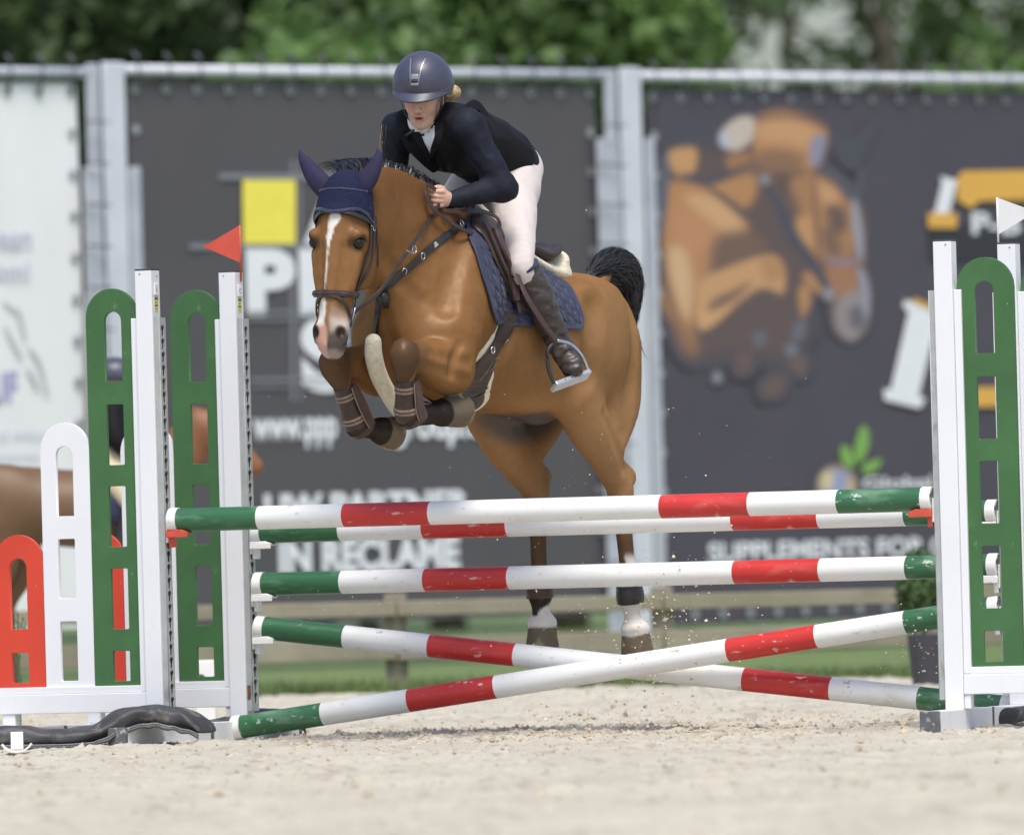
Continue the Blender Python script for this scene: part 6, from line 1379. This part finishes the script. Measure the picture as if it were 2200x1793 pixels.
SKIN, LIP, HAIRC = np.array((0.56, 0.36, 0.27)), np.array((0.46, 0.17, 0.15)), np.array((0.42, 0.30, 0.17))
def skin_col(p):
    n2 = fbm(p * 60, 2, 4); c = np.tile(SKIN, (len(p), 1)) * (1 + 0.05 * n2)[:, None]; r = p - hc; f, l, d = r @ rF, r @ rL, r @ rD
    face = (f > 0.02) & (np.abs(l) < 0.09) & (np.abs(d) < 0.14)
    c = mixc(c, np.array((0.60, 0.29, 0.22)), face * 0.5 * np.exp(-((np.abs(l) - 0.04) / 0.02) ** 2 - ((d - 0.035) / 0.02) ** 2))
    c = mixc(c, LIP, face * smoothstep(0.012, 0.006, np.sqrt(((d - 0.0770) * 0.9) ** 2 + np.maximum(np.abs(l) - 0.014, 0) ** 2)) * (f > 0.065))
    c = mixc(c, np.array((0.05, 0.02, 0.02)), face * smoothstep(0.0042, 0.0022, np.sqrt(((d - 0.0770)) ** 2 + np.maximum(np.abs(l) - 0.011, 0) ** 2)) * (f > 0.06))
    c = mixc(c, HAIRC, smoothstep(0.0, -0.015, f + 0.02) * smoothstep(0.02, -0.01, d) * (np.abs(d) < 0.2) * (np.linalg.norm(r, axis=1) < 0.16) * (np.abs(l) < 0.07))
    for q in 'LR':
        g_ = np.linalg.norm(p - RJ['grip' + q], axis=1); c = mixc(c, np.array((0.60, 0.33, 0.25)), 0.5 * smoothstep(0.05, 0.02, g_))
    return c
M['skin'] = mat('skin', (0.5, 0.3, 0.2), 0.5, attr='col', var=0.04, vscale=60, bump=0.0006, bscale=250, spec=0.35)
_sk = M['skin'].node_tree.nodes['Principled BSDF']; _sk.inputs['Subsurface Weight'].default_value = 0.15; _sk.inputs['Subsurface Radius'].default_value = (0.012, 0.005, 0.003); _sk.inputs['Subsurface Scale'].default_value = 0.6
RORG = HF.w(np.array([0.05, 0, 2.2]))
person = from_vol('person', BV, HF, M['skin'], None, 0.0, skin_col, org=RORG)
tag(person, 'rider in navy helmet, black vest and cream breeches leaning forward over the leaping horse', 'person')
for s_ in (-1, 1):
    c_ = HF.w(rh(0.076, s_ * 0.032, -0.010)); bm = bmesh.new(); bmesh.ops.create_uvsphere(bm, u_segments=14, v_segments=10, radius=0.012); me = bpy.data.meshes.new('eye'); bm.to_mesh(me); bm.free(); me.transform(Matrix.Translation(Vector(c_ - RORG))); link('eye', me, M['white_panel'] if False else M['eye'], person, RORG, True)
# -------- clothes
def wrinkle(vol, amp, sc, seed=0, st=(1, 1, 1)):
    """soft cloth folds added to a garment"""
    x, y, z = vol.pts(vol.sl(vol.lo, vol.lo + vol.n * vol.h)); m_ = np.abs(vol.a) < 0.03; ii = np.argwhere(m_); P = vol.lo + ii * vol.h; n = fbm(P * sc * np.array(st), 2, seed); n = 0.4 * fbm(P * sc * 2.3 * np.array(st), 2, seed + 3) + (1 - 2.6 * np.abs(n)) * 0.8; vol.a[m_] += (-amp * n).astype(np.float32)
def garment(name, build, m, parent, h=0.0055, iso=0.0, box=None, wr=None):
    vol = Vol(*(box or (lo, hi)), h); build(vol); vol.smooth(1)
    if wr: wrinkle(vol, *wr)
    return from_vol(name, vol, HF, m, parent), vol
M['breech'] = mat('cream_breeches', (0.59, 0.525, 0.50), 0.75, var=0.04, vscale=20, bump=0.0008, bscale=300, sheen=0.15)
M['jacket'] = mat('navy_jacket', (0.0085, 0.0105, 0.020), 0.7, var=0.15, vscale=15, bump=0.0008, bscale=250, spec=0.25)
M['vest'] = mat('black_vest', (0.0065, 0.0065, 0.008), 0.75, var=0.2, vscale=12, bump=0.0008, bscale=250, spec=0.2)
M['boot'] = mat('dark_brown_boot', (0.050, 0.040, 0.036), 0.4, var=0.3, vscale=12, bump=0.0015, bscale=60, spec=0.45)
M['helmet'] = mat('matt_navy_helmet', (0.050, 0.053, 0.082), 0.40, var=0.04, vscale=30, spec=0.5)
M['helmet_trim'] = mat('grey_helmet_trim', (0.26, 0.26, 0.29), 0.3, metal=0.5, var=0.05)
M['shirt'] = mat('white_shirt', (0.74, 0.74, 0.78), 0.7, var=0.04, vscale=30, bump=0.001, bscale=100)
M['blond'] = mat('blond_hair', (0.52, 0.37, 0.20), 0.5, var=0.3, vscale=60, sheen=0.2)
def b_breech(vol):
    vol.loft([mid * 0.3 + RJ['pel'] * 0.7, RJ['pel'] + [-0.01, 0, -0.01]], [0.14, 0.15], [0.12, 0.125], k=0.04)
    for q, s_ in (('L', 1), ('R', -1)):
        H_, K_, A_ = RJ['hip' + q], RJ['knee' + q], RJ['ank' + q]
        limb(vol, [RJ['pel'] + [-0.03, s_ * 0.06, -0.02], H_ + [-0.02, 0, -0.02]], [0.102, 0.102], 0.05)
        limb(vol, [H_ + [-0.01, -s_ * 0.005, 0], H_ * 0.5 + K_ * 0.5 + [0, s_ * 0.0, 0.0], K_ + [0.0, 0, 0.02], K_ * 0.85 + A_ * 0.15], [0.104, 0.084, 0.057, 0.050], 0.04)
garment('breeches', b_breech, M['breech'], person, wr=(0.004, 14, 3, (1, 1, 0.5)))
def b_jacket(vol):
    C_, P_ = RJ['chest'], RJ['pel']
    vol.loft([C_ * 0.6 + RJ['neck'] * 0.4, C_ + [0, 0, 0.0], mid + [0, 0, -0.01], P_ * 0.75 + mid * 0.25, P_ + [0.005, 0, 0.0]], [0.125, 0.156, 0.152, 0.168, 0.170], [0.10, 0.132, 0.130, 0.140, 0.135], k=0.04); tx = mid - P_; tx /= np.linalg.norm(tx); vol.plane_cut(P_ - tx * 0.045, -tx * 0.85 + np.array([0, 0, -0.5]))
    for q, s_ in (('L', 1), ('R', -1)):
        S_, E_, W_ = RJ['sh' + q], RJ['el' + q], RJ['wr' + q]; ax = W_ - E_; ax /= np.linalg.norm(ax)
        limb(vol, [C_ * 0.6 + RJ['neck'] * 0.4 + [0, s_ * 0.05, 0], S_], [0.075, 0.066], 0.05); limb(vol, [S_, S_ * 0.5 + E_ * 0.5, E_ + [0, 0, -0.004]], [0.066, 0.060, 0.052], 0.03); limb(vol, [E_, E_ * 0.45 + W_ * 0.55, W_ - ax * 0.004], [0.052, 0.045, 0.035], 0.03)
        limb(vol, [W_ - ax * 0.03, W_ + ax * 0.002], [0.036, 0.035], 0.005)
garment('jacket', b_jacket, M['jacket'], person, wr=(0.007, 11, 8, (1, 1, 1)))
ckn = RJ['neck'] - RJ['chest']; ckn /= np.linalg.norm(ckn); trf = np.cross((0, 1, 0), ckn); trf = trf if trf[0] > 0 else -trf      # trf: front of the trunk
def b_vest(vol):
    C_, P_ = RJ['chest'], RJ['pel']
    vol.loft([C_ * 0.55 + RJ['neck'] * 0.45, C_, mid, P_ * 0.75 + mid * 0.25], [0.130, 0.165, 0.162, 0.178], [0.108, 0.142, 0.140, 0.148], k=0.04); tx = mid - P_; tx /= np.linalg.norm(tx); vol.plane_cut(P_ * 0.85 + mid * 0.15, -tx)
    for s_ in (-1, 1):
        q = 'L' if s_ > 0 else 'R'; vol.loft([C_ * 0.55 + RJ['neck'] * 0.45 + [0, s_ * 0.05, 0], RJ['sh' + q] * 0.75 + RJ['neck'] * 0.25 + [0, 0, 0.012]], [0.072, 0.058], [0.072, 0.058], k=0.05)
        limb(vol, [RJ['neck'] + [-0.07, s_ * 0.035, 0.02], RJ['neck'] + [-0.02, s_ * 0.085, -0.015], RJ['neck'] + [0.05, s_ * 0.075, -0.07], RJ['chest'] + trf * 0.135 + [0, s_ * 0.03, -0.02]], [0.018, 0.018, 0.017, 0.014], 0.02)     # collar
    # open V at the throat
    vol.loft([RJ['neck'] - ckn * 0.02, RJ['neck'] + ckn * 0.06], [0.055, 0.062], [0.06, 0.065], k=0.01, sub=True)
_, VV = garment('vest', b_vest, M['vest'], person, wr=(0.006, 9, 12, (1, 1, 1)))
shf = [RJ['shL'] * 0.75 + RJ['neck'] * 0.25]
# raised shoulder flap of the vest
fl_ = [rp_(1003, 238, 0.10), rp_(1022, 226, 0.10), rp_(1036, 240, 0.11), rp_(1046, 262, 0.13), rp_(1050, 285, 0.15)]
strap('shoulder_flap', fl_, 0.05, 0.006, M['vest'], person, snap=False, nrm=(0.2, 0.9, 0.5))
def b_shirt(vol):
    vol.loft([RJ['neck'] - ckn * 0.05, RJ['neck'] + ckn * 0.025], [0.074, 0.062], [0.074, 0.064], k=0.01)
garment('shirt_collar', b_shirt, M['shirt'], person, wr=(0.004, 30, 5))
tri = []; nq = 8
for j in range(nq + 1):
    for i in range(nq + 1):
        t_, u_ = j / nq, i / nq; xl, xr = 893 + (926 - 893) * t_, 938 + (928 - 938) * t_; y_ = 270 + 62 * t_; q_ = cast(xl + (xr - xl) * u_, y_, VV); tri.append(q_ if q_ is not None else tri[-1])
tri = VV.snap(np.array(tri), 0.004); idq = np.arange((nq + 1) ** 2).reshape(nq + 1, nq + 1)
o = mesh('shirt_front', HF.w(tri), [(idq[j, i], idq[j, i + 1], idq[j + 1, i + 1], idq[j + 1, i]) for j in range(nq) for i in range(nq)], M['shirt'], person, True); md = o.modifiers.new('solid', 'SOLIDIFY'); md.thickness = 0.004; md.offset = 1
for pts in (((885, 268), (897, 290), (912, 315), (926, 345), (940, 380)), ((948, 262), (943, 285), (936, 310), (930, 335), (944, 378))):
    strap('lapel', [q_ for q_ in (cast(x, y, VV) for x, y in pts) if q_ is not None], lambda t: 0.045 - 0.025 * t, 0.010, M['vest'], person, 0.003, vol=VV)
mb = MB(); mb.tube([HF.w(rp_(872, 292, -0.03)), HF.w(rp_(890, 279, 0.0))], 0.005, 8); mb.build('zip_pull', M['leather_black'], person, True)
# boots
for q, s_ in (('L', 1), ('R', -1)):
    K_, A_, T_ = RJ['knee' + q], RJ['ank' + q], RJ['toe' + q]; fx = T_ - A_
    def b_boot(vol):
        bk = np.array([-0.02, 0, 0]); topk = K_ * 0.93 + A_ * 0.07
        limb(vol, [topk + bk * 0.6 + [-0.005, 0, 0.0], K_ * 0.65 + A_ * 0.35 + bk, K_ * 0.3 + A_ * 0.7 + bk * 0.5, A_ + [0, 0, 0.0]], [0.064, 0.068, 0.056, 0.046], 0.03)
        limb(vol, [A_ + [-0.02, 0, -0.015], A_ + fx * 0.45 + [0, 0, -0.01], T_ + [0, 0, -0.002]], [0.043, 0.046, 0.042], 0.03)
        limb(vol, [A_ + [-0.045, 0, -0.04], A_ + [-0.035, 0, -0.055]], [0.032, 0.030], 0.02)
        n_ = (A_ - K_) / np.linalg.norm(A_ - K_); nn = -n_ * 0.9 + np.array([0.35, 0, 0]); nn /= np.linalg.norm(nn); vol.plane_cut(topk + [-0.0, 0, 0.035], nn)
    bx_ = (np.minimum(np.minimum(K_, A_), T_) - 0.12, np.maximum(np.maximum(K_, A_), T_) + 0.12)
    bo, bvol = garment('boot', b_boot, M['boot'], person, 0.0055, box=bx_, wr=(0.007, 26, 6, (0.6, 0.6, 1.3)))
    n_ = (A_ - K_) / np.linalg.norm(A_ - K_); c_ = K_ * 0.93 + A_ * 0.07 + [0.0, 0, 0.018]; mb = MB(); a_ = np.cross(n_, (0, 1, 0)); a_ /= np.linalg.norm(a_); b_ = np.cross(n_, a_)
    mb.tube([HF.w(c_ + a_ * 0.060 * math.cos(w) + b_ * 0.060 * math.sin(w) - a_ * 0.0) for w in np.linspace(0, 2 * math.pi, 25)], 0.011, 8, caps=False); mb.build('boot_band', M['navy'], bo, True)
    sl_ = MB(); d_ = HF.w(fx / np.linalg.norm(fx)) - HF.o; sd = np.cross(d_, ZV); sd /= np.linalg.norm(sd); up_ = np.cross(sd, d_); cc = HF.w(A_ + fx * 0.72) - up_ * 0.037
    sl_.box(cc, d_ * 0.075, sd * 0.036, up_ * 0.006); sl_.build('sole', M['leather_black'], bo, bevel=0.004)
# helmet: shell, visor, front panel, badge, chin strap
hl = Vol(hc - 0.26, hc + 0.26, 0.004)
hl.ell(rh(-0.012, 0, -0.058), (0.136, 0.122, 0.125), 0.01, RA); hl.ell(rh(-0.035, 0, -0.030), (0.122, 0.118, 0.10), 0.03, RA)
hl.ell(rh(-0.01, 0, -0.01), (0.112, 0.096, 0.10), 0.006, RA, sub=True)
hl.plane_cut(rh(0.04, 0, -0.012), rD * 0.985 + rF * 0.17)
hl.smooth(1)
helm = from_vol('helmet', hl, HF, M['helmet'], person)
V = []; F = []; nA, nB = 33, 7
for i in range(nA):
    w = rad(-84 + 168 * i / (nA - 1)); out_ = math.cos(w) ** 0.8 if math.cos(w) > 0 else 0
    for j in range(nB):
        t = j / (nB - 1); r_f = 0.126 + 0.045 * t * out_; r_l = 0.116 + 0.008 * t * out_; V.append(rh(-0.012 + r_f * math.cos(w), r_l * math.sin(w), -0.040 + 0.032 * t * (0.35 + 0.65 * out_)))
for i in range(nA - 1):
    for j in range(nB - 1): F.append((i * nB + j, (i + 1) * nB + j, (i + 1) * nB + j + 1, i * nB + j + 1))
vs = mesh('visor', HF.w(np.array(V)), F, M['helmet'], helm, True); md = vs.modifiers.new('solid', 'SOLIDIFY'); md.thickness = 0.006
def hsurf(az, el):
    """point on the helmet shell"""
    dr = rF * math.cos(el) * math.cos(az) + rL * math.cos(el) * math.sin(az) - rD * math.sin(el); r_ = np.linspace(0.2, 0.06, 141)[:, None]; Q = rh(-0.012, 0, -0.053) + dr * r_; i = np.where(hl.sample(Q) < 0)[0]; return Q[i[0]] if len(i) else Q[-1]
for s_ in (-1, 1):
    strap('panel_seam', [hsurf(s_ * a, e) for a, e in ((0.10, 0.18), (0.14, 0.36), (0.20, 0.60), (0.30, 0.85), (0.55, 1.10))], 0.005, 0.002, M['helmet_trim'], helm, 0.0, vol=hl, nsub=5)
for e0, e1, a_, m_ in ((0.34, 0.52, 0.13, M['helmet_trim']), (0.16, 0.24, 0.12, M['helmet_trim']), (0.245, 0.33, 0.115, M['leather_black'])):
    V = []; F = []
    for i in range(9):
        for j in range(5): q = hsurf(-a_ + 2 * a_ * i / 8, e0 + (e1 - e0) * j / 4); V.append(q + hl.grad(q) * 0.003)
    for i in range(8):
        for j in range(4): F.append((i * 5 + j, (i + 1) * 5 + j, (i + 1) * 5 + j + 1, i * 5 + j + 1))
    o = mesh('badge', HF.w(np.array(V)), F, m_, helm, True); md = o.modifiers.new('solid', 'SOLIDIFY'); md.thickness = 0.004
strap('rim', [hsurf(a, -0.13) for a in np.linspace(-math.pi, math.pi, 25)], 0.010, 0.004, M['helmet'], helm, 0.0, vol=hl, nsub=2)
for s_ in (-1, 1):
    strap('chin_strap', [rh(0.02, s_ * 0.088, -0.01), rh(0.025, s_ * 0.082, 0.04), rh(0.03, s_ * 0.064, 0.085), rh(0.035, s_ * 0.036, 0.112), rh(0.04, 0.0, 0.121)], 0.013, 0.004, M['leather_black'], helm, snap=False, nrm=rF * 0.3 + rL * s_ * 0.6 + rD * 0.5)
    strap('chin_strap', [rh(-0.06, s_ * 0.085, 0.0), rh(-0.025, s_ * 0.078, 0.05), rh(0.022, s_ * 0.060, 0.092)], 0.012, 0.004, M['leather_black'], helm, snap=False, nrm=rF * 0.1 + rL * s_)
# hair: bun under the helmet and stray locks behind the far shoulder
hb = Vol(rh(-0.1, 0.05, 0.02) - 0.17, rh(-0.1, 0.05, 0.02) + 0.17, 0.005); hb.ell(rh(-0.13, 0.080, 0.022), (0.032, 0.044, 0.030), 0.02, RA); hb.ell(rh(-0.075, 0.0, 0.03), (0.05, 0.075, 0.045), 0.02, RA); wrinkle(hb, 0.006, 40, 3)
from_vol('hair_bun', hb, HF, M['blond'], person)
tl = []
for i in range(5):
    a_ = rp_(827 + RS.normal(0, 3), 268, -0.15 - 0.1 * RS.random_sample()); t = np.linspace(0, 1, 9)[:, None]; e_ = np.array([0, 0, -0.10 - 0.05 * RS.random_sample()]); tl.append(a_ + e_ * t + np.array([0.007, 0.003, 0]) * np.sin(t * (9 + 3 * RS.random_sample()) + RS.normal()) + np.array([0.03, 0, 0]) * t)
strands('hair_lock', tl, lambda i: tl[i], 0.0008, M['blond'], person)
tb_ = []
for i in range(260):
    a_ = RS.uniform(0, 6.28); c_ = rh(-0.13, 0.080, 0.022); r_ = np.array([0.033, 0.046, 0.031]); w = a_ + np.linspace(0, 1.2, 9); b_ = RS.uniform(-1, 1); k_ = math.sqrt(1 - b_ * b_) * 1.05
    tb_.append(np.array([c_ + rF * r_[0] * b_ + rL * r_[1] * k_ * math.cos(x) + rD * r_[2] * k_ * math.sin(x) for x in w]) + RS.normal(0, 0.002, (1, 3)))
strands('hair_wisps', tb_, lambda i: tb_[i], 0.0022, M['blond'], person)
# -------- stirrups
for s_ in (1, -1):
    m3 = lambda p: np.asarray(p) * [1, s_, 1]
    st = empty('stirrup', HF.w(m3(RJ['toeL'])), 'black and silver stirrup with leather under the near boot' if s_ > 0 else 'stirrup on the far side of the saddle, hidden by the horse', 'stirrup', 'stirrups')
    top = rp_(1196, 734, 0.405)
    strap('stirrup_leather', [m3(p) for p in (rp_(1112, 590, 0.31), rp_(1128, 632, 0.36), rp_(1158, 682, 0.395), top)], 0.025, 0.005, M['leather_red'], st, snap=False, nrm=(0.25, s_, 0))
    def tubes(nm, pts, r_, m_):
        mb = MB(); mb.tube([HF.w(m3(p)) for p in spl_open(pts, 6)], r_, 10); return mb.build(nm, m_, st, True)
    tubes('inner_branch', [top + [0, 0, 0.005], rp_(1177, 752, 0.385), rp_(1178, 790, 0.385), rp_(1190, 824, 0.40)], 0.0085, M['blackmetal'])
    tubes('outer_branch', [top + [0, 0, 0.005], rp_(1226, 740, 0.425), rp_(1250, 765, 0.45), rp_(1264, 798, 0.465)], 0.0075, M['alu'])
    a_, b_ = HF.w(m3(rp_(1192, 828, 0.40))), HF.w(m3(rp_(1265, 801, 0.465))); d_ = (b_ - a_) / 2; fw = HF.u; fw = fw - d_ * np.dot(fw, d_) / np.dot(d_, d_); fw /= np.linalg.norm(fw); u_ = np.cross(d_, fw); u_ /= np.linalg.norm(u_)
    mb = MB(); mb.box((a_ + b_) / 2 - fw * 0.01, d_ * 1.02, fw * 0.030, u_ * 0.010); tr_ = mb.build('tread', M['alu'], st, bevel=0.003)
    for k in (-0.5, -0.1, 0.35):
        mb = MB(); c_ = (a_ + b_) / 2 + d_ * k + fw * 0.0202; mb.tube([c_, c_ + fw * 0.001], 0.003, 8); mb.build('screw', M['blackmetal'], tr_)
# ============================================================ second horse and rider in the background
PF = Frame(W(190, 1400, 12.0) * np.array([1, 1, 0]), rad(-90)); ph = PF.h
PV_ = Vol((-0.85, -0.32, -0.02), (1.1, 0.34, 1.60), 0.014); v = PV_
v.loft([ph(-45, 1095, 0), ph(30, 1080, 0), ph(150, 1092, 0), ph(260, 1090, 0), ph(345, 1082, 0)], [0.14, 0.20, 0.21, 0.20, 0.13], [0.14, 0.185, 0.20, 0.205, 0.15], k=0.08)
v.loft([ph(320, 1060, 0), ph(375, 990, 0), ph(425, 925, 0)], [0.13, 0.10, 0.075], [0.19, 0.15, 0.10], k=0.08)
v.loft([ph(420, 905, 0), ph(470, 930, 0), ph(520, 975, 0), ph(548, 1004, 0)], [0.07, 0.075, 0.05, 0.045], [0.075, 0.09, 0.06, 0.05], k=0.05)
for s_ in (-1, 1):
    v.loft([ph(412, 892, s_ * 0.05), ph(408, 866, s_ * 0.06)], [0.025, 0.01], 0.015, k=0.02)
    v.ell(ph(0, 1090, s_ * 0.11), (0.2, 0.11, 0.22), 0.08)
for px, l_ in ((36, 0.11), (-8, -0.11)): v.loft([ph(px - 10, 1130, l_), ph(px + 12, 1210, l_), ph(px - 22, 1300, l_), ph(px - 16, 1400, l_), ph(px - 8, 1470, l_)], [0.11, 0.075, 0.045, 0.035, 0.05], [0.14, 0.09, 0.05, 0.036, 0.05], k=0.05)
for px, l_ in ((345, 0.10), (318, -0.10)): v.loft([ph(px - 5, 1110, l_), ph(px + 6, 1230, l_), ph(px, 1330, l_), ph(px, 1400, l_), ph(px + 6, 1474, l_)], [0.09, 0.06, 0.045, 0.035, 0.05], [0.12, 0.065, 0.045, 0.036, 0.05], k=0.05)
v.smooth(1)
def pony_col(p):
    n = fbm(p * 5, 3, 4); c = np.tile(np.array((0.135, 0.074, 0.033)), (len(p), 1)) * (1 + 0.15 * n)[:, None]; c = mixc(c, np.array((0.20, 0.078, 0.028)), smoothstep(0.40, 0.55, p[:, 0])); return mixc(c, np.array((0.06, 0.045, 0.035)), smoothstep(0.35, 0.15, p[:, 2]) * 0.7)
PO = PF.w(np.zeros(3)); pony = from_vol('horse', PV_, PF, mat('pony_coat', (0.2, 0.1, 0.05), 0.55, attr='col', var=0.06, vscale=20), None, 0.0, pony_col, org=PO); tag(pony, 'blurred light brown horse standing behind the left panels', 'horse')
T_ = []
for i in range(260):
    a_ = ph(-70, 1060, 0) + RS.normal(0, 0.02, 3); t = np.linspace(0, 1, 6)[:, None]; T_.append(a_ + np.array([-0.06, 0, -0.55]) * t + RS.normal(0, 0.03, 3) * t + np.array([-0.06, 0, 0]) * np.sin(t * 3))
HFs = HF; HF = PF; strands('tail', T_, lambda i: T_[i], 0.006, M['hair'], pony); M_ = []
for i in range(200):
    f_ = RS.random_sample(); a_ = ph(320 + 100 * f_, 985 - 100 * f_, 0) + np.array([-0.02, 0, 0.02]); t = np.linspace(0, 1, 5)[:, None]; M_.append(a_ + np.array([-0.05, 0.08, -0.10]) * t + RS.normal(0, 0.02, 3) * t)
strands('mane', M_, lambda i: M_[i], 0.005, M['hair'], pony)
# saddle cloth and saddle
bs = empty('saddle', PF.w(ph(240, 1020, 0)), 'saddle with navy cloth on the background horse', 'saddle')
def pv_mesh(nm, build, m, parent, h=0.011, box=((-0.4, -0.42, 0.3), (0.6, 0.42, 1.9)), colf=None, org=None):
    vol = Vol(*box, h); build(vol); vol.smooth(1); return from_vol(nm, vol, PF, m, parent, colf=colf, org=org)
def f_(vol):
    for s_ in (-1, 1): vol.loft([ph(265, 1030, s_ * 0.17), ph(268, 1075, s_ * 0.225), ph(270, 1120, s_ * 0.215)], [0.015, 0.015, 0.015], [0.16, 0.17, 0.15], k=0.01)
    vol.loft([ph(265, 1034, -0.17), ph(265, 1006, 0.0), ph(265, 1034, 0.17)], [0.14, 0.14, 0.14], 0.03, side=(1, 0, 0), k=0.02)
pv_mesh('cloth', f_, M['navy'], bs)
def f_(vol): vol.loft([ph(195, 1000, 0), ph(235, 1012, 0), ph(290, 996, 0)], [0.13, 0.12, 0.07], [0.04, 0.035, 0.035], k=0.02)
pv_mesh('seat', f_, M['leather'], bs)
# rider
hipB, kneB, ankB, shB = ph(232, 1000, 0.10), ph(292, 1075, 0.235), ph(262, 1190, 0.25), ph(246, 886, 0.14)
def f_(vol):
    vol.ell(ph(250, 826, 0), (0.082, 0.068, 0.105), 0.02); vol.loft([ph(248, 845, 0), ph(240, 900, 0), ph(234, 995, 0)], [0.05, 0.10, 0.10], [0.05, 0.08, 0.09], k=0.03); vol.ell(ph(250, 826, 0) + [0.085, 0, -0.02], (0.02, 0.014, 0.02), 0.02)
    for s_ in (-1, 1):
        mm = lambda p: p * [1, s_, 1]; vol.loft([mm(shB), mm(ph(258, 948, 0.2)), mm(ph(312, 975, 0.1))], [0.04, 0.034, 0.03], 0.035, k=0.03); vol.loft([mm(hipB), mm(kneB), mm(ankB)], [0.075, 0.05, 0.035], [0.08, 0.05, 0.035], k=0.03); vol.ell(mm(ph(322, 978, 0.08)), (0.045, 0.025, 0.035), 0.02)
def cs(p): return np.tile(SKIN * 0.9, (len(p), 1))
p2 = pv_mesh('person', f_, M['skin'], None, colf=cs, org=PF.w(ph(235, 1000, 0))); tag(p2, 'rider in dark helmet and black jacket on the background horse', 'person')
def f_(vol): vol.ell(ph(248, 808, 0) + [-0.005, 0, 0.005], (0.125, 0.105, 0.095), 0.01); vol.plane_cut(ph(248, 818, 0), (0, 0, -1)); vol.loft([ph(262, 812, 0), ph(302, 820, 0)], [0.09, 0.05], [0.012, 0.008], k=0.02)
pv_mesh('helmet', f_, M['helmet'], p2)
def f_(vol):
    vol.loft([ph(246, 876, 0), ph(240, 920, 0), ph(236, 985, 0), ph(232, 1004, 0)], [0.13, 0.15, 0.13, 0.15], [0.085, 0.11, 0.10, 0.12], k=0.03)
    for s_ in (-1, 1): mm = lambda p: p * [1, s_, 1]; vol.loft([mm(shB), mm(ph(258, 948, 0.2)), mm(ph(306, 973, 0.11))], [0.058, 0.05, 0.042], 0.05, k=0.03)
pv_mesh('jacket', f_, M['vest'], p2)
def f_(vol):
    for s_ in (-1, 1): mm = lambda p: p * [1, s_, 1]; vol.loft([mm(hipB), (mm(hipB) + mm(kneB)) / 2, mm(kneB)], [0.10, 0.085, 0.065], [0.105, 0.085, 0.065], k=0.03)
pv_mesh('breeches', f_, mat('yellow_cream_breeches', (0.62, 0.52, 0.34), 0.8, var=0.04), p2)
for s_ in (-1, 1):
    def f_(vol): mm = lambda p: p * [1, s_, 1]; vol.loft([mm(kneB) + [0, 0, -0.03], mm(ankB)], [0.062, 0.045], 0.055, k=0.03); vol.loft([mm(ankB) + [-0.03, 0, -0.02], mm(ankB) + [0.13, 0, -0.03]], [0.042, 0.035], 0.035, k=0.03)
    pv_mesh('boot', f_, M['leather_black'], p2)
HF = HFs
# ============================================================ sand thrown up by the hooves
def spray(n, cx, cy, sx, sy, y0, s0):
    P = []; S = []
    for _ in range(n): P.append(W(R.gauss(cx, sx), R.gauss(cy, sy), y0 + R.gauss(0, 0.25))); S.append(1.7 * s0 * (0.35 + abs(R.gauss(0, 0.7))))
    return P, S
P_, S_ = [], []
for a in ((150, 1420, 1330, 40, 75, 0.9, 0.0034), (120, 1380, 1440, 90, 50, 0.8, 0.0032), (90, 1200, 1330, 110, 60, 1.0, 0.0022), (90, 1500, 1250, 110, 90, 0.6, 0.0024), (110, 2000, 1400, 60, 60, 0.1, 0.0024), (60, 800, 1350, 160, 70, 0.9, 0.0018), (60, 1330, 1110, 260, 120, 0.5, 0.0018), (70, 1340, 1530, 110, 18, 0.6, 0.0042), (40, 1000, 900, 400, 200, 0.2, 0.0014)):
    p, s_ = spray(*a); P_ += p; S_ += s_
k_ = [i for i, p in enumerate(P_) if p[2] > 0.01]
tag(clod_mesh('flying_sand', [P_[i] for i in k_], [S_[i] for i in k_], mat('sand_crumb', (0.60, 0.53, 0.40), 0.95, var=0.2, vscale=20, spec=0.1)), 'crumbs of sand thrown into the air by the hooves', 'sand', kind='stuff')
